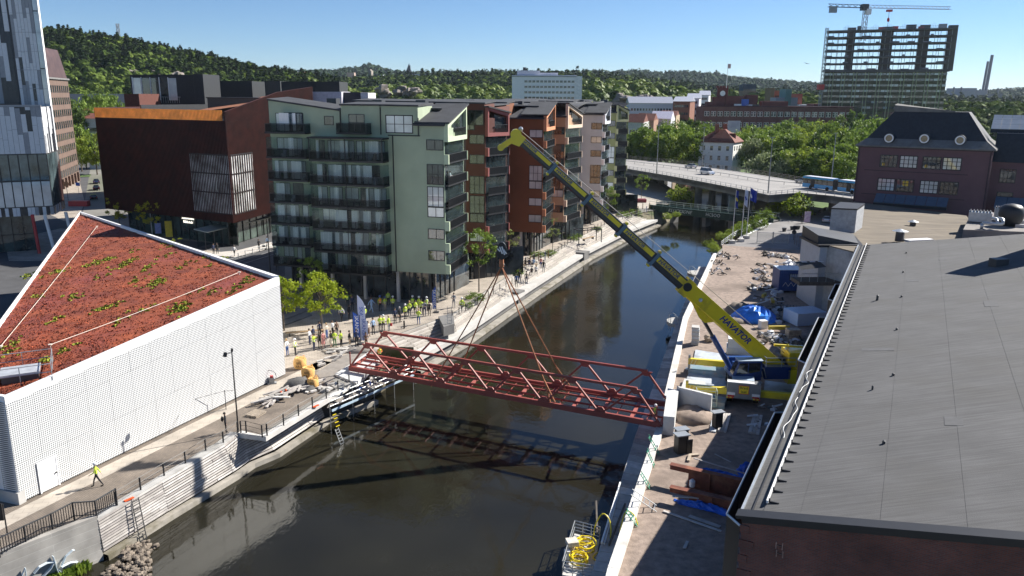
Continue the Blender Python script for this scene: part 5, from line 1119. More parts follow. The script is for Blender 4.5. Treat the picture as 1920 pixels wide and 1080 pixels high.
part('battlement', mb, m_mar, t)
for (u, v, c) in ((1392,186,m_blue),(1378,195,m_white),(1398,196,m_zinc),(1412,196,m_dgrey)):
    a, z = W_.at(u, v); part('roof_sheet', MB().wb(W_, a, a+3.5, zt_+.6, z, -4, -1), c, t)
for (u0, u1, vt, Y, c, lab) in ((1446,1453,165,520,(.20,.14,.07),'narrow brown brick shaft behind the factory roof'),(1453,1482,170,530,(.34,.13,.08),'brick red hall behind the factory'),(1456,1496,183,500,(.22,.27,.33),'blue grey sheet metal building behind the factory'),(1474,1485,167,499,(.10,.22,.22),'teal roof unit above the blue grey building'),(1485,1505,176,505,(.30,.08,.06),'red brick block right of the blue grey building'),(1500,1527,196,500,(.5,.55,.6),'low pale glass building beside the factory'),(1526,1556,195,480,(.13,.03,.035),'maroon roofed block in front of the unfinished tower'),(1393,1418,170,640,(.30,.20,.13),'tan office block with balconies behind the factory'),(1394,1418,158,641,(.05,.07,.10),'dark glass top floors above the tan office block'),(1424,1446,178,600,(.25,.18,.15),'brownish apartment house behind the factory')):
    tt, w2, z2 = fbox('far_block', lab, 'building', u0, u1, vt, Y, 12, mat('far block %d' % (u0*7+vt), c, .8, var=.1, scale=.2))
    if Y >= 530: grid(tt, w2, .5, w2.L-.5, 10, z2-1, max(3, int((u1-u0)/4)), 4, 1.6, 1.2, m_fwin)
p = AY(1362,165,432); fl = thing('factory_flag', 'flag on a tall thin pole above the factory clock tower', 'flag', (p.x,p.y,p.z)); part('pole', MB().tube(p, (p.x,p.y,p.z+12.5), .12, 6), m_white, fl); part('cloth', MB().prism([(p.x,p.y),(p.x+1.6,p.y+.1),(p.x+1.6,p.y+.2),(p.x,p.y+.1)], p.z+10, p.z+12.3), mat('flag pale red', (.7,.45,.45), .8), fl)
p = AY(1376,240,400); solo('poster_pillar', MB().obox((p.x,p.y), 0, 6, .5, p.z-6, p.z+3.5), mat('poster pale purple', (.35,.28,.40), .6, col2=(.6,.55,.62), scale=.2), 'tall pale advertising panel in front of the factory wall', 'sign')
# tower block under construction
cY = 470; ca_, cb_ = AY(1553,60,cY), AY(1786,60,cY-24); CW = Wall(ca_, cb_); ct = thing('unfinished_tower', 'high rise under construction with open concrete floors above a clad lower part', 'building', CW.p(CW.L/2,0)); CL = CW.L
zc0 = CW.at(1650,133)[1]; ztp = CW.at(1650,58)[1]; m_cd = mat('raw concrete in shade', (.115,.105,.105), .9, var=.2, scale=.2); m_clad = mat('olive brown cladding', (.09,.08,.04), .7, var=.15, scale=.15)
part('lower_wall', MB().wb(CW, 0, CL, 0, zc0, -13, 0), m_clad, ct); nf = 6; fh = (ztp-zc0)/nf
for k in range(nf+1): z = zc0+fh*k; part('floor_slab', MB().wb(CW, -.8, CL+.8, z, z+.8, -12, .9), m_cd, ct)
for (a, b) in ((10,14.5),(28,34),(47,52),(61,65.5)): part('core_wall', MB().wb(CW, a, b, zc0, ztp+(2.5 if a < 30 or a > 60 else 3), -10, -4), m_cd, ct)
me_c = MB().tube((0,0,0),(0,0,fh),.14,6).mesh('column'); mats(me_c, m_grey)
for k in range(nf):
    for j in range(24):
        o = part('column', me_c, None, ct); o.location = CW.p(CL*j/23, zc0+fh*k, -.3)
    for j in range(12): o = part('column', me_c, None, ct); o.location = CW.p(CL*j/11, zc0+fh*k, -11.5)
    mb = MB(); c = 0
    while c < CL-4: w_ = random.uniform(1,5); mb.wb(CW, c, c+w_, zc0+fh*k+.7, zc0+fh*k+random.uniform(1.1,1.7), -random.uniform(2,8), -1); c += w_+random.uniform(4,12)
    part('stored_material', mb, mat('site clutter', (.30,.28,.30), .8, var=.5, scale=.3), ct, kind='stuff')
me_w = MB().wb(Wall((0,0,0),(CW.t.x,CW.t.y,0)), 0, 1.9, 0, 1.15, -.02, .05).mesh('window'); mats(me_w, m_fwin); me_w2 = MB().wb(Wall((0,0,0),(CW.t.x,CW.t.y,0)), 0, 1.9, 0, 1.15, -.02, .05).mesh('window'); mats(me_w2, m_fwinb)
for r in range(10):
    for j in range(29):
        o = part('window', me_w2 if random.random() < (.42-.03*r) else me_w, None, ct); o.location = CW.p(.4+CL*j/29, zc0-2.3-3.05*r, 0)
for j in range(10):
    for k in (0,1): a = 3.2+CL*j/10.2+k*1.6; part('vertical_strip', MB().wb(CW, a, a+.38, 0, zc0-.3, .05, .6), mat('pale green strip', (.38,.40,.24), .7), ct)
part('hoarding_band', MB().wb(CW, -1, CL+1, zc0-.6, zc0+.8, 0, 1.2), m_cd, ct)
mb = MB()
for j in range(60): a = 8+(CL-14)*j/60; mb.wb(CW, a-.05, a+.05, ztp+.7, ztp+2.6+1.2*sin(j*.7), -3, -2.9)
mb.wb(CW, 8, CL-6, ztp+2.2, ztp+2.3, -3, -2.9); mb.wb(CW, 8, CL-6, ztp+1.4, ztp+1.5, -3, -2.9); part('roof_scaffold', mb, m_grey, ct)
for (a, w_, h_, c) in ((26,4,1.6,m_red),(33,3,2,m_red),(40,5,2.6,m_dgrey),(56,4,2.6,m_grey),(46,3,1.4,m_red),(15,2,2.5,m_dgrey)): part('roof_stack', MB().wb(CW, a, a+w_, ztp+.7, ztp+.7+h_, -8, -4), c, ct)
def lattice(mb, p, q, w_, step, r=.09, tri=False):
    p = Vector(p); q = Vector(q); d = (q-p); L = d.length; d.normalize(); x = d.cross(VV((0,0,1)));
    if x.length < .1: x = VV((1,0,0))
    x.normalize(); y = x.cross(d); co = [(-1,-1),(1,-1),(1,1),(-1,1)] if not tri else [(-1,-1),(1,-1),(0,1)]; co = [x*(a*w_/2)+y*(b*w_/2) for a, b in co]
    for c in co: mb.beam(p+c, q+c, r*1.6)
    n_ = max(1, int(L/step))
    for i in range(n_):
        a, b = p+d*(L*i/n_), p+d*(L*(i+1)/n_)
        for k in range(len(co)): mb.beam(a+co[k], b+co[(k+1)%len(co)], r)
    return mb
m_cr = mat('crane grey', (.40,.40,.42), .5); cb1 = AY(1620,52,480); tcn = thing('tower_crane', 'flat top tower crane rising above the unfinished high rise', 'crane', (cb1.x,cb1.y,0))
ct1 = AY(1621,10,480); part('mast', lattice(MB(), (cb1.x,cb1.y,60), (cb1.x,cb1.y,ct1.z), 2.2, 2.6, .16), m_cr, tcn)
j0, j1 = AY(1553,10,480), AY(1782,15,505); jt = AY(1621,12,480); part('jib', lattice(MB(), jt, j1, 1.6, 3, .14, True), m_cr, tcn); part('counter_jib', lattice(MB(), j0, jt, 1.6, 3, .18, True), m_dgrey, tcn)
part('counterweight', MB().box(j0.x+1,j0.x+5,479,481,j0.z-4,j0.z-.5), m_grey, tcn); part('cab', MB().box(jt.x+.8,jt.x+3.5,478,480.5,jt.z-4.5,jt.z-1.5), m_white, tcn); part('slewing_unit', MB().box(jt.x-1.8,jt.x+1.8,478.2,481.8,jt.z-2.2,jt.z+1.2), m_dgrey, tcn)
tx = AY(1668,16,487); part('trolley', MB().box(tx.x-1.5,tx.x+1.5,486,488,tx.z-1.8,tx.z-.6), m_red, tcn); part('hoist_rope', MB().tube((tx.x,487,tx.z-1.5),(tx.x,487,tx.z-11),.12,4), m_dgrey, tcn); part('hook', MB().blob((tx.x,487,tx.z-6.2), .9,.9,1.4,6), m_red, tcn)
hm0, hm1 = AY(1541,165,463), AY(1551,52,463); hs = thing('hoist_mast', 'thin lattice hoist mast with a red cage beside the unfinished tower', 'hoist', (hm0.x,463,0)); part('mast', lattice(MB(), (hm1.x,463,0), (hm1.x,463,hm1.z), 1.3, 2, .12), m_grey, hs); part('cage', MB().box(hm1.x-2.3,hm1.x+.9,461,464,hm0.z-1,hm0.z+2), m_red, hs)
# power station, church, far towers
pY = 1500; a, b = AY(1856,140,pY), AY(1849,150,pY)
for (u0, u1, vt, lab) in ((1853,1860,103,'taller of the two pale slanting chimneys on the horizon at right'),(1846,1851,115,'shorter of the two pale chimneys on the horizon at right')):
    q = AY((u0+u1)/2, vt, pY); solo('power_station_chimney', MB().tube((q.x,pY,0),(q.x+4,pY,q.z),3.0 if vt < 110 else 2.3,14,2.6 if vt < 110 else 2.0), mat('chimney concrete', (.2,.2,.22), .8), lab, 'chimney', 'chimneys of the power station')
for (u0, u1, vt, lab, c) in ((1808,1832,165,'large grey boiler house of the power station','l'),(1832,1850,169,'paler grey power station hall under the chimneys','l'),(1786,1808,178,'low grey industrial hall left of the power station','d'),(1850,1880,176,'low blue grey conveyor hall right of the chimneys','d'),(1876,1915,183,'long low industrial shed at the right edge of the horizon','d')):
    fbox('industrial_hall', lab, 'building', u0, u1, vt, 1480, 60, mat('industrial '+c, (.30,.31,.33) if c == 'l' else (.16,.17,.19), .8), 'industrial halls on the right horizon')
for (u, vt) in ((1789,163),(1803,163),(1872,166)): q = AY(u, vt, 1450); solo('thin_stack', MB().tube((q.x,1450,0),(q.x,1450,q.z),2,10,1.4), mat('industrial d', (.16,.17,.19), .8), 'thin dark factory stack near the power station, at %s of its boiler house' % ('far left' if u == 1789 else 'near left' if u == 1803 else 'right'), 'chimney', 'thin stacks near the power station')
q = AY(769,128,1700); ch = thing('church', 'distant church with a thin spire on the wooded ridge', 'church', (q.x,1700,0)); part('spire', MB().tube((q.x,1700,60),(q.x,1700,q.z+6),3,6,.5), m_dgrey, ch); part('nave', MB().add([(q.x-14,1690,60),(q.x+6,1690,60),(q.x+6,1710,60),(q.x-14,1710,60),(q.x-2,1700,92)], [(0,1,4),(1,2,4),(2,3,4),(3,0,4)]), m_dgrey, ch)
q = AY(220,44,820); solo('radio_mast', lattice(MB(), (q.x,820,80), (q.x,820,q.z), 2, 4, .25), m_grey, 'thin radio mast on the wooded hill at left', 'mast')
for (u0, u1, vt, Y, c, lab) in ((556,570,135,1500,(.45,.25,.15),'orange brown tower block on the far ridge, leftmost'),(650,664,136,1600,(.40,.30,.24),'small tan block on the far ridge left of the grey tower'),(690,696,132,1100,(.28,.24,.20),'narrow grey brown tower block on the ridge'),(696,718,140,1150,(.35,.42,.42),'pale green grey long block beside the narrow tower'),(718,728,142,1150,(.25,.08,.08),'dark red end block on the ridge'),(778,814,139,1800,(.45,.48,.52),'far pale slab right of the church'),(822,858,146,1500,(.5,.52,.55),'white low buildings in the far forest'),(690,694,130,1110,(.22,.2,.18),'stair tower standing on the ridge')):
    fbox('ridge_block', lab, 'building', u0, u1, vt, Y, 15, mat('ridge block %d' % u0, c, .8), 'buildings on the far wooded ridge', z0=20)
# dark flat roofed halls behind the culture house
m_bk = mat('black cladding', (.022,.024,.027), .7, var=.2)
t, W_, z_ = fbox('stage_tower', 'black box with tall glass panes behind the culture house roof', 'building', 243, 362, 140, 215, 14, m_bk); a0 = 0
for k in range(5): s0 = .6+k*2.35; f = part('tall_pane', MB().wb(W_, s0, s0+2.1, z_-6.5, z_-.8, -.02, .05), m_glassb if k in (0,4) else m_glass, t)
for k in range(5): part('white_mullion', MB().wb(W_, .55+k*2.35, .7+k*2.35, z_-6.5, z_-.6, .05, .3), m_white, t)
mb = MB(); [mb.wb(W_, k*.6, k*.6+.06, z_-7.2, z_-5.6, .3, .36) for k in range(22)]; mb.wb(W_, 0, 13, z_-5.7, z_-5.6, .3, .4); part('terrace_rail', mb, m_galv, t)
for (u0, u1, vt, Y, lab) in ((362,380,139,214,'small grey cabin beside the black glazed box'),(372,472,152,235,'long low black roof with railings behind the culture house'),(232,260,176,200,'dark brick base left under the black glazed box'),(490,525,152,300,'black roof edge with white railings beyond the culture house'),(527,606,153,240,'black flat roofed hall behind the sage green block'),(592,636,153,238,'slanted black hall end beside the flat roofed hall')):
    fbox('black_hall', lab, 'building', u0, u1, vt, Y, 12, m_bk if 'brick' not in lab else mat('dark brick base',(.10,.03,.02),.8), 'black halls behind the culture house')
for (u0,u1,vt,Y,lab,c) in ((586,640,172,180,'white low wall panel behind the sage green roof',(.55,.53,.58)),(640,676,173,182,'dark low shed behind the sage green roof',(.04,.04,.05)),(676,690,174,181,'short white shed end behind the sage green roof',(.6,.58,.6))):
    fbox('low_shed', lab, 'building', u0, u1, vt, Y, 10, mat('shed %d'%u0, c, .8))
t, W_, z_ = fbox('station_roof', 'long arched grey roof at the foot of the wooded hill', 'building', 130, 232, 176, 420, 20, mat('grey arched roof', (.20,.21,.24), .6), z0=0)
# trees
m_bark = mat('bark', (.10,.08,.06), .9, var=.3, scale=5)
m_leafy = leafmat('lime leaves', (.16,.24,.015), (.42,.47,.035), 1.2, .4)        # fresh lime green
m_leafg = leafmat('green leaves', (.085,.145,.022), (.24,.33,.05), .3, .3)
m_leafd = leafmat('deep leaves', (.045,.085,.018), (.13,.19,.035), .3, .3)
m_leafp = leafmat('grey green leaves', (.14,.18,.08), (.32,.37,.18), .5, .3)
def leafcloud(rs, n, R, H, z0, size, nclump, flat=.75, spread=.32, cone=0.0, hole=.0):
    """leaf quads gathered in clumps through an ellipsoid crown"""
    cl = []
    while len(cl) < nclump:
        p = rs.normal(size=3); p /= np.linalg.norm(p); r = rs.uniform(.35, 1.0)**.5; p *= r
        if p[2] < -.75: continue
        w_ = 1.0 - cone*(p[2]*.5+.5); cl.append((p[0]*R*w_*rs.uniform(.8,1.12), p[1]*R*w_*rs.uniform(.8,1.12), z0+H/2+p[2]*H/2))
    cl = np.array(cl); k = rs.integers(0, nclump, n); cs = R*spread*rs.uniform(.6,1.2,nclump)
    o = rs.normal(size=(n,3))*.5; c = cl[k]+o*cs[k][:,None]*np.array([1,1,flat])
    a = rs.normal(size=(n,3)); a /= np.linalg.norm(a,axis=1)[:,None]; b = rs.normal(size=(n,3)); b -= (b*a).sum(1)[:,None]*a; b /= np.linalg.norm(b,axis=1)[:,None]
    s_ = size*rs.uniform(.6,1.3,n)[:,None]; a = a*s_; b = b*s_*.75
    V = np.stack([c-a, c-b*.8, c+a, c+b*.8], 1).reshape(-1,3); return V, np.arange(4*n).reshape(-1,4), cl
def tree_proto(seed, R, H, trunk, n, size, nclump, leaf, name='tree', multi=1, cone=0, r0=.22, spread=.32, limb=10):
    rs = np.random.default_rng(seed); V, Q, cl = leafcloud(rs, n, R, H, trunk, size, nclump, cone=cone, spread=spread); me = fastmesh('crown', V, Q); mats(me, leaf)
    mb = MB(); top = trunk+H*.45
    for j in range(multi):
        b = VV((rs.uniform(-.1,.1)*(multi-1), rs.uniform(-.1,.1)*(multi-1), 0)); mb.tube(b, (b.x*1.5, b.y*1.5, trunk+H*.2), r0, 8, r0*.7); mb.tube((b.x*1.5,b.y*1.5,trunk+H*.2), (b.x*2+rs.uniform(-.2,.2), b.y*2, trunk+H*.8), r0*.7, 6, r0*.15)
    for j in range(min(limb, len(cl))):
        c = Vector(cl[j*len(cl)//limb]); s_ = VV((0,0,trunk+(c.z-trunk)*.45)); m_ = (s_+c)/2+VV((0,0,-.1*R)); mb.tube(s_, m_, r0*.4, 5, r0*.28); mb.tube(m_, c, r0*.28, 5, r0*.08)
    tm = mb.mesh('trunk'); mats(tm, m_bark); return me, tm
def plant(protos, i, loc, label, cat='tree', group=None, sc=1.0, rz=None, name='tree', szz=None):
    t = thing(name, label, cat, loc, group); t.rotation_euler = (0,0,rz if rz is not None else random.uniform(0,6.28)); t.scale = (sc, sc, szz or sc)
    part('trunk', protos[i][1], None, t, local=True); part('crown', protos[i][0], None, t, local=True); return t
# trees on the plaza
pl1 = [tree_proto(21, 3.2, 5.4, 1.9, 3600, .15, 74, m_leafy, r0=.11, spread=.13, limb=30, cone=.35)]
pl2 = [tree_proto(22, 2.3, 5.2, 2.6, 1500, .14, 40, m_leafg, r0=.08, spread=.15, limb=14)]
pl3 = [tree_proto(23, 1.6, 4.2, 2.2, 500, .11, 22, leafmat('sparse leaves', (.12,.17,.04), (.28,.32,.10), .8), r0=.06, spread=.2, limb=12)]
plant(pl1, 0, G(604,622), 'bright lime green young tree standing among the crowd on the plaza', name='plaza_tree', rz=.3, sc=1.02)
plant(pl1, 0, G(533,620), 'lime green tree half hidden behind the white hall corner', name='plaza_tree', rz=2.1, sc=.95)
plant(pl2, 0, G(585,575)+VV((0,0,0)), 'thin shaded tree behind the lime green tree in front of the sage green block', name='plaza_tree', rz=1, sc=.9)
for k, (u, v, s_, lab) in enumerate(((898,548,1.25,'loose green tree in the shrub bed by the dark red block'),(956,505,1.1,'sparse young tree right behind the crane hook'),(1036,470,1.0,'thin young tree beside the rust orange block'),(1062,445,.9,'thin young tree in front of the tan block'),(1140,418,1.1,'young tree in front of the pale grey block'))):
    plant(pl3 if k not in (0,4) else pl2, 0, G(u,v), lab, group='young trees along the quay', name='young_tree', sc=s_)
ty = [tree_proto(24, 2.0, 4.2, 2.2, 1100, .13, 30, leafmat('yellow leaves', (.38,.34,.02), (.60,.55,.06), 1.0), r0=.07, spread=.18, limb=14)]
for (u, v, lab) in ((226,438,'yellow leafed street tree behind the sedum roof, left one'),(285,450,'yellow leafed street tree behind the sedum roof, right one')):
    plant(ty, 0, G(u,v), lab, group='yellow street trees', name='street_tree', sc=1.25)
p = G(1202,379); t_ = plant(pl2, 0, p+VV((0,0,.4)), 'small tree in a dark red planter tub beyond the quay', name='tub_tree', sc=.95); solo('tree_tub', MB().box(p.x-1.3,p.x+1.3,p.y-1.0,p.y+1.0,0,.9), mat('maroon tub', (.20,.03,.04), .6), 'dark red planter tub under the small tree beyond the quay', 'planter')
# park trees (individuals)
PR_ = [tree_proto(31, 5.0, 9.5, 2.6, 2900, .36, 34, m_leafg, spread=.26), tree_proto(32, 5.6, 10.5, 2.8, 3200, .38, 40, m_leafg, spread=.25), tree_proto(33, 4.2, 10.5, 2.4, 2600, .36, 30, m_leafd, spread=.26, cone=.3), tree_proto(34, 5.2, 8.5, 2.2, 2900, .36, 34, leafmat('spring leaves', (.13,.20,.02), (.33,.39,.055), .35, .4), spread=.25), tree_proto(35, 4.6, 6.5, 1.2, 2600, .32, 40, m_leafp)]
spots = []
def row(us, vs_, zb=0): pass
park = [ # u, v(top), Y, proto, kind of place
 (1180,245,262,0),(1205,238,285,1),(1228,240,300,3),(1252,232,310,1),(1275,228,330,0),(1297,222,345,2),(1318,226,350,1),(1335,236,330,0),
 (1190,252,240,2),(1215,255,245,3),(1240,250,255,1),(1262,246,265,0),(1284,243,275,3),(1305,247,290,1),(1330,250,320,3),(1348,250,340,2),
 (1222,262,232,4),(1395,240,330,3),(1410,236,340,0),(1430,232,345,3),(1450,236,330,1),(1470,228,350,0),(1482,218,380,2),(1500,226,360,3),(1520,222,370,1),(1540,225,350,3),(1560,222,340,0),(1580,214,345,2),(1600,213,335,2),(1618,220,320,1),
 (1415,262,285,4),(1405,250,300,0),(1432,252,290,1),(1455,250,285,3),(1475,248,280,0),(1495,250,275,1),(1515,246,270,3),(1535,248,265,2),(1555,246,260,0),(1575,240,262,3),(1595,238,258,1),(1612,250,250,0),
 (1440,285,262,4),(1462,282,255,2),(1484,278,252,0),(1508,276,248,3),(1530,280,244,2),(1552,276,240,1),(1572,285,236,3),(1592,290,232,0),(1470,300,240,4),(1500,300,238,2),(1525,305,232,0),(1588,262,245,1),(1640,228,330,2),(1660,222,360,1)]
lb = ['rounded mid green park tree', 'broad mid green park tree', 'dark green park tree', 'fresh yellow green park tree', 'low grey green park tree']
def plc(u): return 'left of the white villa' if u < 1320 else 'around the white villa' if u < 1400 else 'between the villa and the purple school' if u < 1520 else 'beside the purple school'
ORD = ['first','second','third','fourth','fifth','sixth','seventh','eighth']
for k, (u, vt, Y, tk) in enumerate(park):
    Y0 = Y; Y = max(Y, float(np.interp(u, (1170,1300,1440,1500,1620), (312,290,256,240,226)))); q = AY(u, vt+random.Random(k).uniform(-5,6), Y); H_ = (12.1, 13.3, 12.4, 10.7, 7.7)[tk]; s_ = max(.6, min(2.0, q.z/H_)); place = plc(u); same = sorted(x[0]+x[2]*.001 for x in park if x[3] == tk and plc(x[0]) == place); o_ = same.index(u+Y0*.001)
    plant(PR_, tk, (q.x, Y, 0), (ORD[o_]+' '+lb[tk]+' from the left, ' if len(same) > 1 else lb[tk]+' ')+place, group='park trees', sc=min(s_, 1.25)*random.uniform(.82,1.05), szz=s_, name='park_tree')
# trees behind roofs further left and up the street
for k, (u, vt, Y, tk) in enumerate(((150,185,330,0),(160,182,345,3),(178,184,350,1),(132,188,320,2),(190,186,360,0),(150,212,300,2),(143,232,290,0),(172,238,280,3),(205,184,380,1))):
    q = AY(u, vt, Y); plant(PR_, tk, (q.x,Y,0), lb[tk].replace('park','street')+' up the side street, '+(ORD+['last'])[k]+' of nine beyond the brick office', group='trees up the side street', sc=min(1.1,q.z/12), szz=q.z/12, name='street_tree')
# shrubs by the canal under and around the overpass
sh_ = [tree_proto(41, 2.6, 3.6, .2, 1500, .2, 36, leafmat('spring leaves', (.13,.20,.02), (.33,.39,.055), .35, .4), r0=.05), tree_proto(42, 2.2, 2.6, .1, 1200, .18, 30, m_leafg, r0=.05)]
for (u, v, s_, k, lab) in ((1272,378,1.15,0,'tall green shrub on the left bank by the overpass piers'),(1496,408,1.5,0,'big pale green shrub beside the access road under the overpass'),(1435,415,1.0,1,'green shrub at the right end of the footbridge'),(1425,428,.9,1,'green shrub behind the flagpoles'),(1450,402,.9,0,'green shrub behind the street lamp near the footbridge'),(1395,440,.8,1,'low shrub between the flagpoles'),(1160,385,1.0,1,'shrub at the foot of the olive block'),(1250,412,.45,0,'yellow green reeds on the left bank below the footbridge'),(1268,408,.4,0,'yellow green reeds nearer the footbridge girder')):
    plant(sh_, k, G(u,v), lab, 'shrub', group='shrubs around the footbridge', sc=s_, name='shrub')
hp = [G(1345,462),G(1365,447),G(1385,440),G(1405,425),G(1425,415),G(1350,470),G(1375,450),G(1395,432)]
for k, p in enumerate(hp): plant(sh_, 0, p+VV((-1.2,.5,-.6)), ORD[k]+' clump of the yellow green hedge along the railing behind the flagpoles', 'hedge', group='hedge clumps on the right bank', sc=.5, name='hedge_clump')
for k, (u, v, s_, lab) in enumerate(((893,560,.9,'low grey green shrub bed behind the railing nearest the crane slings'),(875,572,.6,'small shrub at the near end of the planting bed'),(967,512,.8,'dense dark green shrub beside the seated spectators'),(1010,480,.9,'pale shrub bed beside the thin young tree'),(1030,475,.8,'pale shrub bed end in front of the rust orange block'),(1078,445,.9,'clipped bright green hedge in front of the tan block'),(1075,449,.7,'low green hedge end by the tan block'),(1170,405,1.1,'shrub row on the quay near the footbridge'),(1190,400,1.1,'shrub row end by the footbridge'),(1120,430,.7,'small shrub in front of the pale grey block'))):
    plant(sh_, 1, G(u,v)+VV((0,0,-.3)), lab, 'shrub', group='planting along the quay', sc=s_*.75, szz=s_*.45, name='planting_bed')
# terrain and far forest
def prof(pts, u): return np.interp(u, [p[0] for p in pts], [p[1] for p in pts])
RID = [(760, .22, 9, [(-600,60),(0,52),(80,62),(150,68),(230,80),(330,101),(430,122),(530,140),(610,152),(700,182),(760,200),(3000,200)]),
       (620, .18, 8, [(-600,210),(560,210),(620,183),(700,172),(800,166),(900,168),(1000,172),(1100,160),(1160,156),(1210,160),(1270,172),(1330,182),(1450,186),(1560,190),(1700,196),(3000,196)]),
       (1100,.22, 9, [(-600,205),(560,205),(600,160),(700,152),(800,149),(900,144),(1000,143),(1090,143),(1180,148),(1260,158),(1330,170),(1420,172),(1540,176),(1640,186),(3000,192)]),
       (2300,.22,10, [(-600,150),(420,140),(560,142),(620,138),(660,136),(690,128),(715,134),(740,141),(800,142),(1000,140),(1100,139),(1180,137),(1230,140),(1290,139),(1340,141),(1380,149),(1450,153),(1540,159),(1680,166),(1780,172),(1860,170),(1920,165),(2200,158),(3000,150)])]
def terr(u, d):
    z = np.zeros_like(d)
    for (D, wd, th, pts) in RID:
        v = prof(pts, u); a = (540-v)/F_PX; top = np.maximum(0, H_CAM + D*(a*cos(PITCH)-sin(PITCH))/(cos(PITCH)+a*sin(PITCH)) - th); z = np.maximum(z, top*np.exp(-((d-D)/(wd*D))**2))
    return z
uu = np.linspace(-1500, 3400, 260); dd_ = np.concatenate([np.linspace(330, 1500, 70), np.linspace(1540, 6500, 60)])
U_, D_ = np.meshgrid(uu, dd_); az = (U_-960)/F_PX; X_ = az*D_*.966; Z_ = terr(U_, D_)
nz = RNG.normal(size=Z_.shape); Z_ = Z_*(1+.03*nz) - 1.5
Vt = np.stack([X_, D_, Z_], -1).reshape(-1,3); I_ = np.arange(U_.size).reshape(U_.shape); Ft = np.stack([I_[:-1,:-1],I_[:-1,1:],I_[1:,1:],I_[1:,:-1]],-1).reshape(-1,4)
hm = fastmesh('hills', Vt, Ft); mats(hm, mat('forest floor', (.035,.05,.018), .95, col2=(.09,.10,.045), scale=.02, detail=8, dirt=((.20,.18,.15), .012))); o = bpy.data.objects.new('hills', hm); COL.objects.link(o); props(o, kind='structure')
# forest: leaf-clump crowns joined per ridge
def nospec(m): m.node_tree.nodes['Principled BSDF'].inputs['Specular IOR Level'].default_value = .02; return m
def forest(name, label, m, N_, u0, u1, d0, d1, size, nq, seed, cone=False, zmin=6, dens=None):
    rs = np.random.default_rng(seed); u = rs.uniform(u0, u1, N_*3); d = rs.uniform(d0**.6, d1**.6, N_*3)**(1/.6); z = terr(u, d); keep = z > zmin; u, d, z = u[keep][:N_], d[keep][:N_], z[keep][:N_]; n = len(u)
    cx = (u-960)/F_PX*d*.966; s_ = size*rs.uniform(.7,1.35,n); h = s_*(rs.uniform(1.3,1.9,n) if cone else rs.uniform(.85,1.25,n))
    q = rs.normal(size=(n,nq,3)); q /= np.linalg.norm(q,axis=2)[...,None]; q[...,2] = np.where(q[...,2] < -.3, -q[...,2], q[...,2]); q *= rs.uniform(.75,1.05,(n,nq,1))
    if cone: w_ = 1.0-.75*(q[...,2]*.5+.5); q[...,0] *= w_; q[...,1] *= w_
    C_ = np.stack([cx,d,z+h*.45],-1)[:,None,:] + q*np.stack([s_*.5,s_*.5,h*.5],-1)[:,None,:]
    a = rs.normal(size=(n,nq,3)); a -= (a*q).sum(-1,keepdims=True)*q*.7; a /= np.linalg.norm(a,axis=-1)[...,None]; b = np.cross(q,a); b /= np.maximum(.3,np.linalg.norm(b,axis=-1))[...,None]
    r = (s_*(.14 if nq > 60 else .17))[:,None,None]*rs.uniform(.6,1.2,(n,nq,1)); V = np.stack([C_-a*r, C_-b*r, C_+a*r, C_+b*r], 2).reshape(-1,3)
    o = bpy.data.objects.new(name, fastmesh(name, V, np.arange(len(V)).reshape(-1,4))); mats(o.data, m); COL.objects.link(o); props(o, label, 'forest', None, 'stuff')
f1 = nospec(leafmat('forest mixed', (.038,.072,.016), (.14,.19,.036), .035, .15)); f4 = nospec(leafmat('far forest', (.035,.06,.03), (.055,.09,.04), .02, .05)); f2 = leafmat('forest conifer', (.020,.040,.014), (.058,.088,.026), .03, .05); nospec(f2); f3 = leafmat('forest bright', (.06,.105,.018), (.19,.25,.04), .03, .2)
forest('hill_pines', 'dark pine forest covering the crest of the hill at left', f2, 4200, -150, 640, 640, 900, 7, 80, 51, True)
forest('hill_woods', 'mixed green woods on the lower slope of the left hill', f1, 2600, -150, 640, 500, 760, 8.5, 90, 52)
forest('near_woods', 'bright green broadleaf woods behind the apartment roofs', f3, 2600, 560, 1330, 430, 720, 9, 84, 53, zmin=4)
forest('right_woods', 'green woods behind the factory and the unfinished tower', f1, 1500, 1250, 2100, 430, 760, 10, 50, 57, zmin=2)
forest('ridge_woods', 'mixed woods on the middle ridge along the horizon', f1, 6500, 540, 1960, 800, 1400, 11, 28, 54)
forest('ridge_pines', 'dark pines sprinkled through the middle ridge', f2, 3500, 540, 1960, 800, 1350, 10, 26, 55, True)
forest('far_woods', 'hazy dark forest on the farthest hills', f4, 9000, 380, 2100, 1750, 2600, 17, 18, 56)
# bare rock patches on the hills
m_rock = mat('bare rock', (.22,.19,.165), .95, var=.35, scale=.15, bump=.6, bscale=.6)
for k, (u, v, Y, w_) in enumerate(((165,128,655,15),(185,135,645,20),(290,132,640,26),(125,112,665,8),(740,160,545,14),(760,163,540,12),(1180,173,520,14),(1200,176,515,12))):
    q = AY(u, v, Y); rr = random.Random(k); mb = MB(); 
    for j in range(7): mb.blob((q.x+rr.uniform(-w_,w_)*.7, Y+rr.uniform(-4,4), q.z-3+rr.uniform(-3,1)), w_*rr.uniform(.15,.32), w_*.3, w_*rr.uniform(.10,.24), 8, .4, rr)
    solo('rock_outcrop', mb, m_rock, 'bare grey rock outcrop showing through the trees %s' % ['high on the left hill, left part','high on the left hill, right part','above the black stage tower','near the top of the left hill','left of the white hotel','nearer the hotel, small','right of the hotel, left part','right of the hotel, right part'][k], 'rock', 'rock outcrops on the hills')
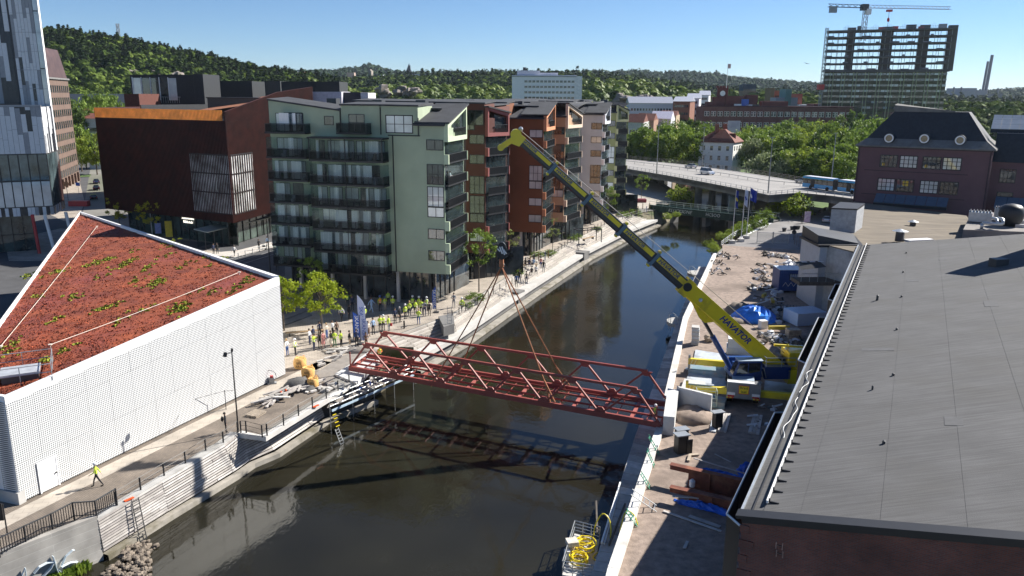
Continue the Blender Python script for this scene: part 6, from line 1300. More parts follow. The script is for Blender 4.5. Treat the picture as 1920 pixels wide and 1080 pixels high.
# bird
p = AY(1513,119,200); mb = MB(); mb.add([(p.x-.9,200,p.z+.35),(p.x,200.15,p.z),(p.x,199.85,p.z),(p.x+.9,200,p.z-.1),(p.x,200,p.z-.12)], [(0,1,4),(0,4,2),(3,4,1),(3,2,4),(0,2,1),(3,1,2)]); solo('gull', mb, m_dgrey, 'small bird gliding in the sky left of the unfinished tower', 'bird')
# the red truss bridge hanging from the crane
ZB = .6
m_rb = mat('red primer', (.27,.058,.044), .55, 0, .12, 1.5); m_rb2 = mat('pink primer', (.36,.10,.08), .6, var=.15, scale=3)
N0, N1, F0, F1 = G(655,690,ZB), G(1238,797,ZB), G(688,667,ZB), G(1256,759,ZB)
TBr = thing('truss_bridge', 'red steel truss footbridge hanging over the canal from the crane, not yet landed', 'bridge', (N0+F1)/2)
TH = 2.95; NPn = 6
def truss(A, B, parent):
    d = (B-A)/NPn; up = VV((0,0,TH)); bot = [A+d*k for k in range(NPn+1)]; top = [A+d*(k+.5)+up for k in range(NPn)]
    top[0] = A+d*.42+up; top[-1] = B-d*.42+up
    part('bottom_chord', MB().beam(bot[0], bot[-1], .24, .5), m_rb, parent)
    part('top_chord', MB().beam(top[0]-d.normalized()*.1, top[-1]+d.normalized()*.1, .2, .22), m_rb, parent)
    for k in range(NPn):
        for q, nm in ((bot[k],'diagonal'),(bot[k+1],'diagonal')):
            part('end_post' if (k == 0 and q is bot[0]) or (k == NPn-1 and q is bot[-1]) else nm, MB().beam(top[k], q, .15, .17), m_rb, parent)
        t_ = top[k]; e = d.normalized(); g = MB(); nn_ = e.cross(VV((0,0,1)))*.02
        vs = [t_-e*.55-VV((0,0,.08)), t_+e*.55-VV((0,0,.08)), t_+e*.22-VV((0,0,.5)), t_-e*.22-VV((0,0,.5))]; g.hexa([v+nn_*3 for v in vs]+[v-nn_*3 for v in vs]); part('gusset_plate', g, m_rb, parent)
    for k in range(1, NPn):
        t_ = bot[k]; e = d.normalized(); nn_ = e.cross(VV((0,0,1)))*.02; vs = [t_-e*.55+VV((0,0,.28)), t_+e*.55+VV((0,0,.28)), t_+e*.2+VV((0,0,.7)), t_-e*.2+VV((0,0,.7))]; part('gusset_plate', MB().hexa([v+nn_*3 for v in vs]+[v-nn_*3 for v in vs]), m_rb, parent)
    return bot, top
bN, tN = truss(N0, N1, TBr); bF, tF = truss(F0, F1, TBr)
for k in range(25):
    t = k/24; a, b = N0+(N1-N0)*t, F0+(F1-F0)*t; e = (N1-N0).normalized()
    part('cross_beam', MB().beam(a+(b-a)*.02-VV((0,0,.1)), a+(b-a)*.98-VV((0,0,.1)), .30 if k%2 == 0 else .06, .18 if k%2 == 0 else .08), m_rb2 if k%2 == 0 else m_rb, TBr)
for f in (.33, .66):
    part('stringer', MB().beam(N0+(F0-N0)*f+VV((0,0,.05)), N1+(F1-N1)*f+VV((0,0,.05)), .12, .16), m_rb, TBr)
mb = MB(); mb.beam(N0+(F0-N0)*.1-VV((0,0,.25)), N1+(F1-N1)*.1-VV((0,0,.25)), .06, .2); mb.beam(N0+(F0-N0)*.9, N1+(F1-N1)*.9, .06, .12); part('service_pipe', mb, m_rb, TBr)
mid_ = (N0+N1+F0+F1)/4
hookp = AY(940.5, 500, mid_.y); hz = hookp.z
part('lifting_post', MB().beam(N1+VV((-.3,.3,.2)), N1+VV((-.3,.3,1.6)), .12), m_rb, TBr); part('lifting_post', MB().beam(N0+VV((.1,.1,.2)), N0+VV((.1,.1,1.7)), .12), m_rb, TBr)
# slings and hook block
m_sl = mat('rust orange sling', (.28,.10,.045), .8, var=.4, scale=4, col2=(.42,.17,.07))
def on(A, B, u): 
    w_ = Wall(A, B); a, _ = w_.at(*u); return A+(B-A)*(a/(B-A).length)
ends = [on(N0,N1,(811,723)), on(F0,F1,(862,692)), on(N0,N1,(1038,757)), on(F0,F1,(1065,724))]
slg = thing('lifting_slings', 'four rust orange lifting slings spreading from the crane hook to the red bridge', 'slings', hookp)
part('master_link', MB().tube(hookp+VV((0,0,1.9)), hookp, .12, 8, .24), m_sl, slg)
for e in ends:
    a = hookp; lp = a+(e-a)*.82; part('sling', MB().tube(a, lp, .065, 6), m_sl, slg); mb = MB(); sd_ = VV((.12,.05,0)); mb.tube(lp, e+sd_+VV((0,0,.3)), .07, 6); mb.tube(lp, e-sd_+VV((0,0,-.35)), .07, 6); part('choker', mb, mat('worn sling', (.42,.16,.07), .8), slg)
hb = thing('hook_block', 'black and white striped hook block hanging below the boom tip', 'hook block', hookp+VV((0,0,2)))
hc = AY(941, 470, mid_.y); pts = [(cos(a)*.46*(1 if abs(sin(a)) < .8 else .8), sin(a)*.85) for a in [2*pi*(i+.5)/12 for i in range(12)]]
part('cheek_plate', MB().add([(hc.x+x, hc.y-.25, hc.z+z) for x, z in pts]+[(hc.x+x, hc.y+.25, hc.z+z) for x, z in pts], [tuple(range(12)), tuple(range(12,24))[::-1]]+[(i,i+12,(i+1)%12+12,(i+1)%12) for i in range(12)]), m_black, hb)
for k, (x, l_) in enumerate(((-.26,.2),(-.05,.5),(.16,.6),(.32,.3))):
    part('white_stripe', MB().beam((hc.x+x-.16, hc.y-.27, hc.z+l_*.8-x*.3), (hc.x+x+.10, hc.y-.27, hc.z-l_*.5-x*.3), .12, .04, up=(0,1,0)), m_white, hb)
part('hook', MB().path([hc-VV((0,0,.8)), hc-VV((0,0,1.15)), hc-VV((-.2,0,1.35)), hc-VV((0,0,1.55)), hc-VV((.2,0,1.4))], .09, 8), m_black, hb)
# the mobile crane
cr = thing('mobile_crane', 'yellow and blue mobile crane with its telescopic boom raised over the canal', 'crane', G(1392,762))
O_ = G(1392,764); tf = VV((.24,.97,0)).normalized(); ts = VV((tf.y,-tf.x,0))
def L3(x, y, z): p = O_+ts*x+tf*y; return VV((p.x,p.y,z))
def lbox(mb, x0, x1, y0, y1, z0, z1):
    return mb.hexa([L3(x0,y0,z0),L3(x1,y0,z0),L3(x1,y1,z0),L3(x0,y1,z0),L3(x0,y0,z1),L3(x1,y0,z1),L3(x1,y1,z1),L3(x0,y1,z1)])
m_cb = mat('crane blue', (.012,.05,.20), .35, .1, var=.1, coat=.4); m_cy = mat('crane yellow', (.82,.63,.02), .35, 0, .06, .5, coat=.4, dirt=((.45,.32,.04), .6)); m_cg = mat('boom dark grey', (.035,.042,.052), .35, .1, var=.15, coat=.3)
m_lb = mat('pale blue deck', (.36,.44,.52), .5, var=.1)
part('chassis', lbox(MB(), -1.35,1.35,.1,13.5,.75,1.35), m_dgrey, cr); part('rear_panel', lbox(MB(), -1.5,1.5,0,.9,.85,2.35), m_grey, cr); part('rear_top', lbox(MB(), -1.5,.9,-.05,.5,2.35,2.42), m_white, cr)
part('deck', lbox(MB(), -1.0,1.0,.5,3.2,2.0,2.12), m_lb, cr); part('deck', lbox(MB(), -1.4,1.4,6.5,11,1.4,1.55), m_cb, cr)
part('driver_cab', lbox(lbox(MB(), -1.35,1.35,11.6,13.7,.8,2.0), -1.25,1.25,11.8,13.5,2.0,3.0), m_white, cr, 'white front driver cab'); part('windscreen', lbox(MB(), -1.28,1.28,12,13.55,2.05,2.75), m_cglass, cr)
for y in (1.5,3.1,6.8,8.4,10.4,12.4):
    for x in (-1.2,1.2):
        w_ = part('wheel', MB().tube(L3(x-.25,y,.62), L3(x+.25,y,.62), .62, 16), m_tyre, cr); part('rim', MB().tube(L3(x-.27 if x < 0 else x+.27,y,.62), L3(x-.2 if x < 0 else x+.2,y,.62), .32, 10), m_grey, w_)
bs = part('warning_sign', lbox(MB(), -.42,.42,-.03,0,1.35,2.1), mat('fluorescent yellow', (.85,.65,.03), .5), cr); mb = MB()
for q in ((-.46,-.42,1.31,2.14),(.42,.46,1.31,2.14),(-.42,.42,1.31,1.36),(-.42,.42,2.09,2.14)): lbox(mb, q[0],q[1],-.045,-.0,q[2],q[3])
part('sign_border', mb, mat('signal red', (.65,.07,.03), .5), bs)
def locM(x, y, z, s=1): return Matrix.Translation(L3(x,y,z)) @ Matrix((ts, VV((0,0,1)), -tf)).transposed().to_4x4()
text('Bred\nlast', .38, locM(0,-.04,1.72), m_black, bs, 'lettering', .004)
for s_ in (-1,1):
    part('number_strip', lbox(MB(), s_*1.1-.35,s_*1.1+.35,-.03,0,1.15,1.4), m_white, cr); part('tail_light', lbox(MB(), s_*1.1-.3,s_*1.1+.3,-.03,0,.98,1.12), m_tail, cr)
    for k in range(4): part('warning_stripe', lbox(MB(), s_*1.2-.32+k*.16,s_*1.2-.16+k*.16,-.03,0,.82,.95), [m_yellow, mat('signal red', (.65,.07,.03))][k%2], cr)
# outriggers
m_rw = mat('signal red', (.65,.07,.03))
for (y, L_, R_) in ((.35,3.9,4.2),(8.2,3.9,3.6)):
    for s_, ln in ((-1,L_),(1,R_)):
        x0, x1 = s_*1.35, s_*(1.35+ln); a, b = min(x0,x1), max(x0,x1); og = part('outrigger', lbox(MB(), a,b,y,y+.45,1.0,1.6), m_cy, cr)
        for k in range(5): e = s_*(1.35+ln); part('warning_stripe', MB().beam(L3(e-s_*(.1+k*.17),y-.012,1.05), L3(e-s_*(.3+k*.17),y-.012,1.55), .02, .08, up=tf), [m_rw, m_white][k%2], og)
        part('jack', MB().tube(L3(x1-s_*.12,y+.2,.45), L3(x1-s_*.12,y+.2,1.95), .13, 10), m_cy if y < 1 else m_grey, og); part('foot', lbox(MB(), x1-s_*.12-.35,x1-s_*.12+.35,y-.15,y+.55,.4,.48), m_grey, og)
# superstructure
Sx = L3(.15,5.0,0); bp0 = VV((25.5,72.9,2.7)); tip = AY(966,254,mid_.y); bd_ = (tip-bp0).normalized(); hx_ = VV((bd_.x,bd_.y,0)).normalized(); hy_ = VV((-hx_.y,hx_.x,0))   # hy_ towards the camera when negated
cs = hy_ if hy_.y < 0 else -hy_
def S3(x, y, z): p = VV((Sx.x,Sx.y,0))+hx_*x+cs*y; return VV((p.x,p.y,z))
def sbox(mb, x0, x1, y0, y1, z0, z1, tx=0):
    return mb.hexa([S3(x0,y0,z0),S3(x1,y0,z0),S3(x1,y1,z0),S3(x0,y1,z0),S3(x0+tx,y0,z1),S3(x1-tx,y0,z1),S3(x1-tx,y1,z1),S3(x0+tx,y1,z1)])
part('slewing_ring', MB().tube(S3(0,0,1.35), S3(0,0,1.65), 1.1, 20), m_dgrey, cr)
part('turntable', sbox(sbox(MB(), -3.2,1.4,-1.0,-.55,1.65,3.1), -3.2,1.4,.55,1.0,1.65,3.1), m_cb, cr); part('turntable_base', sbox(MB(), -4.2,1.6,-1.1,1.1,1.65,2.0), m_cb, cr)
cabm = MB(); pr_ = [(-1.0,1.7),(1.55,1.7),(1.75,2.2),(1.25,3.55),(-1.0,3.6)]
for yy in ((1.15,2.15),):
    vs = [S3(x,yy[0],z) for x, z in pr_]+[S3(x,yy[1],z) for x, z in pr_]; cabm.add(vs, [tuple(range(5)), tuple(range(5,10))[::-1]]+[(i,i+5,(i+1)%5+5,(i+1)%5) for i in range(5)])
cb_ = part('cab', cabm, m_cb, cr); vs = [S3(x,2.165,z) for x, z in ((-.85,2.6),(.35,2.35),(1.45,2.25),(1.15,3.4),(-.85,3.45))]; part('cab_window', MB().add(vs, [(0,1,2,3,4)]), m_cglass, cb_)
part('cab_window', MB().add([S3(1.76,1.2,2.25),S3(1.76,2.1,2.25),S3(1.3,2.1,3.45),S3(1.3,1.2,3.45)], [(0,1,2,3)]), m_cglass, cb_); part('window_post', sbox(MB(), .28,.34,2.16,2.19,2.3,3.45), m_cb, cb_); part('cab_roof', sbox(MB(), -1.1,1.3,1.1,2.2,3.58,3.66), m_lb, cb_)
part('cab_step', sbox(MB(), -1.0,1.6,2.15,2.6,1.55,1.62), m_galv, cr)
part('engine_housing', sbox(MB(), -3.9,-1.4,1.05,1.9,1.7,2.9), m_cb, cr); mb = MB()
for z in (3.0,3.4,3.8): mb.path([S3(-4.4,1.8,z),S3(-1.5,1.8,z),S3(-1.5,1.1,z)], .04, 6)
for x in (-4.4,-3,-1.5): mb.tube(S3(x,1.8,2.9), S3(x,1.8,3.8), .04, 6)
mb.path([S3(-1.5,2.1,1.9),S3(-1.2,2.1,2.9),S3(-.9,2.1,2.9),S3(-1.2,2.1,1.9)], .04, 6); part('handrail', mb, m_galv, cr)
part('counterweight', sbox(sbox(MB(), -6.3,-3.7,-1.7,1.9,1.2,2.6), -6.0,-3.9,-1.3,1.4,2.6,3.1), m_cy, cr); part('winch_housing', sbox(MB(), -5.6,-3.8,-.8,1.5,3.1,4.2), m_cy, cr); part('winch', MB().tube(S3(-3.3,-.5,3.2), S3(-3.3,.8,3.2), .45, 14), m_dgrey, cr)
mb = MB(); mb.beam(S3(-5.5,.2,4.4), S3(-2.6,.5,4.7), .2); mb.beam(S3(-4.4,-.5,4.3), S3(-3.7,1.0,4.9), .16); part('folded_stay', mb, m_cy, cr); part('cw_bracket', sbox(MB(), -4.6,-3.6,-.9,.9,1.7,2.9), m_black, cr)
# boom
BL = (tip-bp0).length; bs_ = cs; bu = bs_.cross(bd_).normalized(); bu = bu if bu.z > 0 else -bu
def B3(t, y, z): return bp0+bd_*t+bs_*y+bu*z
def bsec(t0, t1, w_, h_, m, nm, lab=None, bev=.22):
    pr = [(-w_,-h_+bev),(-w_,h_),(w_,h_),(w_,-h_+bev),(w_*.45,-h_),(-w_*.45,-h_)]; vs = [B3(t0,y,z) for y, z in pr]+[B3(t1,y,z) for y, z in pr]; n_ = 6
    return part(nm, MB().add(vs, [tuple(range(n_)), tuple(range(n_,2*n_))[::-1]]+[(i,i+n_,(i+1)%n_+n_,(i+1)%n_) for i in range(n_)]), m, cr, lab)
def tat(u, v):    # distance along the boom of a photo point
    best = min((( _proj(B3(t*.1,0,0))[0]-u)**2+(_proj(B3(t*.1,0,0))[1]-v)**2, t*.1) for t in range(int(BL*10)+8)); return best[1]
def _proj(p): q = p-VV((0,0,H_CAM)); z = q.dot(_f); return (960+F_PX*q.dot(_r)/z, 540+F_PX*q.dot(_d)/z)
J = [0, tat(1276,536), tat(1221,484), tat(1099,375), tat(1033,313), BL]
bsec(-.9, J[1], .50, .74, m_cy, 'base_section', 'yellow base section of the boom')
cuts = [tat(1278,540), tat(1220,486)-.0, tat(1160,432), tat(1098,372), tat(1033,313), BL-.2]
hs_ = [.60,.54,.49,.44,.40]
for k in range(5):
    t0, t1 = cuts[k]-.5, cuts[k+1]; h_ = hs_[k]; w_ = .42-.04*k; s_ = bsec(t0, t1, w_, h_, m_cg, 'boom_section', None, .16)
    part('yellow_stripe', MB().hexa([B3(t0+.7,w_+.004,-.02),B3(t1-.35,w_+.004,-.02),B3(t1-.35,w_+.004,h_*.78),B3(t0+.7,w_+.004,h_*.78),B3(t0+.7,w_+.02,-.02),B3(t1-.35,w_+.02,-.02),B3(t1-.35,w_+.02,h_*.78),B3(t0+.7,w_+.02,h_*.78)]), m_cy, s_)
    part('top_plate', MB().hexa([B3(t0,-w_,h_+.002),B3(t1,-w_,h_+.002),B3(t1,w_,h_+.002),B3(t0,w_,h_+.002),B3(t0,-w_,h_+.03),B3(t1,-w_,h_+.03),B3(t1,w_,h_+.03),B3(t0,w_,h_+.03)]), mat('boom top highlight', (.5,.5,.55), .25, .5), s_)  # pale plate puts the highlight along the boom top into colour
    L_ = h_*4.3; tm = t1-.5-L_/2; Mx = Matrix.Translation(B3(tm, w_+.024, h_*.36)) @ Matrix((-bd_, bu, bs_)).transposed().to_4x4()
    part('lettering_ground', MB().hexa([B3(tm-L_/2,w_+.02,0),B3(tm+L_/2,w_+.02,0),B3(tm+L_/2,w_+.02,h_*.74),B3(tm-L_/2,w_+.02,h_*.74)]+[B3(tm-L_/2,w_+.023,0),B3(tm+L_/2,w_+.023,0),B3(tm+L_/2,w_+.023,h_*.74),B3(tm-L_/2,w_+.023,h_*.74)]), mat('lettering ground', (.60,.45,.03), .4), s_)
    text('HAVATOR', h_*.9, Mx, m_cb, s_, 'lettering', .006, shear=.25, bold=.025)
    c0 = cuts[k+1]; part('collar', MB().hexa([B3(c0-.3,-w_-.07,-h_-.12),B3(c0,-w_-.07,-h_-.12),B3(c0,w_+.07,-h_-.12),B3(c0-.3,w_+.07,-h_-.12),B3(c0-.3,-w_-.07,h_+.1),B3(c0,-w_-.07,h_+.1),B3(c0,w_+.07,h_+.1),B3(c0-.3,w_+.07,h_+.1)]) if k < 4 else MB().tube(B3(c0-.2,0,-.3),B3(c0,0,-.3),.3,8), mat('collar blue grey', (.10,.17,.22), .4), s_)
    if k < 4: part('collar_lug', MB().tube(B3(c0-.15,-.3,h_+.22), B3(c0-.15,.3,h_+.22), .14, 8).tube(B3(c0-.15,-.3,-h_-.2), B3(c0-.15,.3,-h_-.2), .14, 8), m_cy, s_)
Mx = Matrix.Translation(B3(5.6,.512,.08)) @ Matrix((-bd_, bu, bs_)).transposed().to_4x4(); bsx = [o for o in cr.children if o.name.startswith('base_section')][0]
text('HAVATOR', .82, Mx, mat('lettering blue', (.01,.03,.22), .4), bsx, 'lettering', .008, shear=.25, bold=.03)
part('collar', MB().hexa([B3(J[1]-.9,-.58,-.84),B3(J[1],-.58,-.84),B3(J[1],.58,-.84),B3(J[1]-.9,.58,-.84),B3(J[1]-.9,-.58,.84),B3(J[1],-.58,.84),B3(J[1],.58,.84),B3(J[1]-.9,.58,.84)]), m_cy, bsx)
part('hose_reel', MB().tube(B3(12.0,.51,.1), B3(12.0,.62,.1), .42, 16), m_black, bsx); part('floodlight', MB().blob(B3(10.2,.62,.0), .2,.2,.2,8,.02), m_galv, bsx); part('boom_rib', MB().hexa([B3(1.5,.505,-.58),B3(12.5,.505,-.58),B3(12.5,.505,-.46),B3(1.5,.505,-.46)]+[B3(1.5,.54,-.58),B3(12.5,.54,-.58),B3(12.5,.54,-.46),B3(1.5,.54,-.46)]), m_cy, bsx)
tc_ = 8.6; part('cylinder_bracket', MB().hexa([B3(tc_-1.0,-.3,-.7),B3(tc_+1.9,-.3,-.7),B3(tc_+1.9,.3,-.7),B3(tc_-1.0,.3,-.7),B3(tc_-.4,-.3,-1.35),B3(tc_+.2,-.3,-1.35),B3(tc_+.2,.3,-1.35),B3(tc_-.4,.3,-1.35)]), m_cy, bsx)
cp0 = S3(1.3,0,2.1); cp1 = B3(tc_-.1,0,-1.2); cyl = part('luffing_cylinder', MB().tube(cp0, cp0+(cp1-cp0)*.66, .27, 12), m_cb, cr); part('piston_rod', MB().tube(cp0+(cp1-cp0)*.66, cp1, .17, 10), m_cg, cyl)
# boom head and rope
mb = MB(); mb.tube(B3(BL,-.35,.1), B3(BL,.35,.1), .5, 14); mb.hexa([B3(BL-.9,-.38,-.5),B3(BL+.2,-.38,-.9),B3(BL+.2,.38,-.9),B3(BL-.9,.38,-.5),B3(BL-.9,-.38,.45),B3(BL+.2,-.38,.4),B3(BL+.2,.38,.4),B3(BL-.9,.38,.45)]); part('boom_head', mb, m_cy, cr)
p = B3(BL+.1,0,-1.1); mb = MB().beam(B3(BL,0,-.6), p+VV((-.5,0,-.3)), .35, .5); mb.tube(p+VV((-.5,-.3,-.3)), p+VV((-.5,.3,-.3)), .3, 12); part('runner_sheave', mb, m_cy, cr); part('anemometer', MB().blob(B3(BL,.0,.75), .22,.22,.22,8,.02), m_galv, cr)
mb = MB(); 
for dx in (-.12,.12): mb.tube((hc.x+dx,hc.y,hc.z+.8), B3(BL+.3,dx,-.3), .022, 4)
mb.path([S3(-4,.1,3.6), B3(13.5,.1,1.25), B3(BL,.1,.65)], .03, 4); part('hoist_rope', mb, m_dgrey, cr)
# mats, plates and things round the crane
m_mat = mat('steel mat', (.55,.59,.63), .5, .2, var=.15, scale=.7, dirt=((.30,.32,.34), .6)); m_matb = mat('pale blue steel', (.22,.32,.38), .5, .2, var=.12, scale=1, dirt=((.35,.30,.26), 1))
def quadbox(px, z0, z1, zpx=0): q = [G(u,v,zpx) for u, v in px]; return MB().prism([V2(p) for p in q], z0, z1)
for (px, z0, z1, m_, lab) in (
 ([(1304,658),(1370,668),(1364,694),(1298,686)],.02,.16,m_mat,'sunlit steel plate under the farther left outrigger'),
 ([(1293,690),(1368,700),(1366,712),(1290,702)],.02,.55,m_matb,'pale blue steel beam mat below the farther left outrigger'),
 ([(1292,700),(1364,712),(1358,738),(1280,730)],.02,.14,m_mat,'large steel plate between the two left outriggers'),
 ([(1283,716),(1322,722),(1315,755),(1272,746)],.16,.36,mat('rusty pale plate', (.55,.53,.49), .6, var=.08),'rusty white plate beside the rear left outrigger'),
 ([(1275,742),(1362,756),(1358,768),(1270,756)],.02,.6,m_matb,'pale blue steel beam mat under the rear left outrigger'),
 ([(1268,760),(1350,772),(1342,812),(1330,810),(1335,785),(1262,768)],.02,.12,m_mat,'steel plate by the concrete abutment'),
 ([(1434,716),(1500,724),(1492,744),(1432,736)],.02,.16,m_mat,'grey steel plate right of the crane under its counterweight'),
 ([(1440,690),(1470,690),(1480,712),(1440,706)],.02,.3,m_mat,'pale steel plate behind the crane turntable')):
    solo('steel_plate', quadbox(px, z0, z1), m_, lab, 'steel plate', 'steel plates round the crane')
for k, (px, lab) in enumerate((([(1355,778),(1371,779),(1362,812),(1345,810)],'grey timber crane mat behind the left rear wheels'),([(1412,780),(1430,782),(1424,816),(1402,813)],'grey timber crane mat behind the right rear wheels'))):
    q = [G(u,v) for u, v in px]; t = thing('timber_mat', lab, 'timber mat', (q[0]+q[2])/2, 'timber mats behind the crane')
    for j in range(3): f0, f1 = j/3+.02, (j+1)/3-.02; part('beam', MB().prism([V2(q[0].lerp(q[1],f0)),V2(q[0].lerp(q[1],f1)),V2(q[3].lerp(q[2],f1)),V2(q[3].lerp(q[2],f0))], .02, .2), m_plank[j], t)
# concrete abutment with its wing wall
ab0, ab1, ab2, ab3 = G(1235,822,0), G(1262,755,1.6), G(1337,775,1.6), G(1330,806,0)
m_abut = mat('fresh concrete', (.56,.56,.55), .8, var=.1, scale=.6, bump=.15, dirt=((.42,.42,.42), .4))
A_, B_, C_ = VV((12.9,62.4,0)), VV((14.9,69.0,0)), VV((18.0,66.6,0)); abt = thing('bridge_abutment', 'fresh concrete abutment with an angled wing wall at the right bridge end', 'abutment', A_)
part('front_wall', MB().prism([V2(A_),(A_.x+.9,A_.y-.2),(B_.x+.55,B_.y-.4),(B_.x-.4,B_.y)], -3, 1.7), m_abut, abt); part('bearing_seat', MB().prism([(A_.x-.7,A_.y),(A_.x-.02,A_.y),(B_.x-.42,B_.y),(B_.x-1.1,B_.y)], -3, .15), m_abut, abt)
part('wing_wall', MB().prism([(B_.x+.57,B_.y-.42),(C_.x,C_.y),(C_.x+.15,C_.y+.35),(B_.x+.45,B_.y)], 0, 1.95), m_abut, abt)
mb = MB().blob((16.4,66.4,0), 1.9,2.2,.75,12,.12); solo('gravel_heap', mb, m_gravel, 'heap of brown gravel filled behind the angled abutment wall', 'heap', smooth=True)
# left abutment pad and its excavation
p = G(640,722); solo('left_bridge_seat', MB().prism([V2(G(628,705)),V2(G(668,722)),V2(G(714,676)),V2(G(690,664))], -.3, .22), m_abut, 'pale concrete bridge seat at the left end of the red bridge', 'abutment')
m_sand = mat('grey sand', (.24,.215,.19), .95, var=.2, scale=1.2, bump=.8, bscale=6); mb = MB(); q = [G(u,v) for u, v in ((592,700),(640,668),(690,652),(712,655),(680,676),(640,702),(612,722))]
st('excavated_sand', MB().poly([(p.x,p.y,.02) for p in q]), m_sand)
p = G(676,658); solo('sand_ridge', MB().blob((p.x,p.y,0), 2.2,1.1,.5,10,.2), m_sand, 'low dark sand ridge by the left end of the bridge', 'heap', smooth=True)
p = G(562,726); t = solo('gravel_pile', MB().blob((p.x,p.y,-.05), 1.5,1.4,1.0,14,.16).blob((p.x+.9,p.y-.5,-.05), 1.0,.9,.55,10,.2), mat('dark gravel', (.11,.105,.10), .95, var=.3, scale=4, bump=.9, bscale=14), 'pile of dark grey gravel between the white hall and the orange bags', 'pile', smooth=True)
m_curb = [mat('kerb stone %d' % i, c, .85, var=.15, scale=2, bump=.3) for i, c in enumerate([(.50,.47,.43),(.40,.38,.35),(.58,.55,.51)])]
def board_pile(name, label, cat, px, n_, L_, seed, ms, h0=.1, zr=.5, ang=None, wd=.22, th=.1, zb=0, pname='board'):
    rr = random.Random(seed); cen = G(*px[0], zb); t = thing(name, label, cat, cen)
    for k in range(n_):
        i = rr.randrange(len(px)-1) if len(px) > 1 else 0; a = G(*px[i], zb); b = G(*px[min(i+1,len(px)-1)], zb); c = a.lerp(b, rr.random())+VV((rr.uniform(-.7,.7),rr.uniform(-.5,.5),0)); an_ = (ang if ang is not None else .9)+rr.gauss(0,zr); l_ = L_*rr.uniform(.5,1.2); z = zb+rr.uniform(.02,h0); tl_ = rr.uniform(-.1,.25)
        p_ = VV((c.x-cos(an_)*l_/2, c.y-sin(an_)*l_/2, z+th/2)); q_ = VV((c.x+cos(an_)*l_/2, c.y+sin(an_)*l_/2, z+th/2+tl_)); part(pname, MB().beam(p_, q_, wd*rr.uniform(.7,1.4), th), rr.choice(ms), t)
    return t
board_pile('plank_pile', 'untidy pile of broken grey planks and kerb stones beside the quay railing', 'planks', [(500,762),(530,742),(560,735),(590,722)], 52, 2.0, 8, m_plank+m_curb, .45, .45, .95)
board_pile('kerb_stones', 'loose stone slabs lying on the sand near the orange bags', 'stones', [(600,735),(640,725)], 16, .9, 9, m_curb, .15, 1.5, 0, .3, .15, pname='stone')
board_pile('kerb_stones', 'row of pale kerb stones along the sandy dig', 'stones', [(585,695),(625,672),(660,656)], 14, .9, 10, m_curb, .05, .2, .55, .28, .2, pname='stone')
board_pile('slab_stack', 'flat grey slabs scattered in front of the spectators', 'stones', [(612,662),(640,657),(655,655)], 16, 1.4, 12, m_curb, .2, .4, .1, .35, .08, pname='slab')
p = G(480,778); t = thing('wooden_pallet', 'wooden pallet lying beside the plank pile and the tall lamp post', 'pallet', p)
for k in range(7): part('slat', MB().obox((p.x+(-.6+.2*k)*cos(1.2),p.y+(-.6+.2*k)*sin(1.2)), 1.2+pi/2, 1.3, .12, .18, .21), m_wood, t)
for k in range(3): part('bearer', MB().obox((p.x+(-.5+.5*k)*cos(1.2+pi/2),p.y+(-.5+.5*k)*sin(1.2+pi/2)), 1.2, 1.3, .1, .02, .18), m_wood, t)
m_bag = mat('orange bag', (.70,.40,.13), .8, var=.2, scale=3, bump=.6, bscale=5)
for (u, v, s_, lab) in ((563,690,1.0,'orange big bag farthest back near the white hall corner'),(578,708,1.0,'orange big bag in the middle, black print on its side'),(587,726,.85,'orange big bag nearest the quay railing, half emptied')):
    p = G(u, v); t = thing('big_bag', lab, 'big bag', p, 'orange big bags'); rr = random.Random(u); vs = []; fs = []
    mb = MB(); n_ = 14; rows = [(.46,0),(.56,.15),(.60,.5),(.57,.85),(.50,1.02),(.40,1.05),(.30,.92)]
    for (r, h) in rows:
        for i in range(n_): a = 2*pi*i/n_+.4; sq = .86+.14*abs(cos(2*(a-.4))); j = 1+rr.uniform(-.05,.05); vs.append((p.x+r*cos(a)*sq*j*1.15*s_, p.y+r*sin(a)*sq*j*1.15*s_, h*s_*1.1+rr.uniform(-.03,.03)*(h > 0)))
    for k in range(len(rows)-1):
        for i in range(n_): fs.append((k*n_+i, k*n_+(i+1)%n_, (k+1)*n_+(i+1)%n_, (k+1)*n_+i))
    fs.append(tuple((len(rows)-1)*n_+i for i in range(n_))); mb.add(vs, fs); part('sack', mb, m_bag, t, smooth=True)
    for i in range(4): a = i*pi/2+.4+pi/4; c = VV((p.x+.5*s_*cos(a), p.y+.5*s_*sin(a), 1.0*s_)); part('lifting_loop', MB().path([c, c+VV((.05,0,.25)), c+VV((.15,.1,.22)), c+VV((.15,.1,0))], .03, 4), m_bag, t)
    Mx = Matrix.Translation((p.x+.05, p.y-.68*s_, .55*s_)) @ Matrix.Rotation(pi/2, 4, 'X'); text('BIG\nBAG', .34*s_, Mx, m_black, t, 'print', .004)
p = G(530,742); mb = MB(); [mb.tube((p.x+.35*cos(a),p.y+.35*sin(a),.5), (p.x+.35*cos(a+.6),p.y+.35*sin(a+.6),.52), .09, 6) for a in [k*.6 for k in range(8)]]; solo('lifebuoy', mb, mat('orange red plastic', (.75,.10,.02), .5), 'red ring lying on top of the plank pile', 'ring')
p = G(510,719); t = thing('plate_compactor', 'small vibrating plate compactor with a hoop handle by the white hall wall', 'machine', p); part('plate', MB().obox((p.x,p.y), .3, .9, .55, .0, .12), m_grey, t); part('engine', MB().obox((p.x,p.y), .3, .5, .42, .12, .62), m_grey, t); part('tank', MB().obox((p.x,p.y), .3, .3, .3, .62, .82), m_red, t)
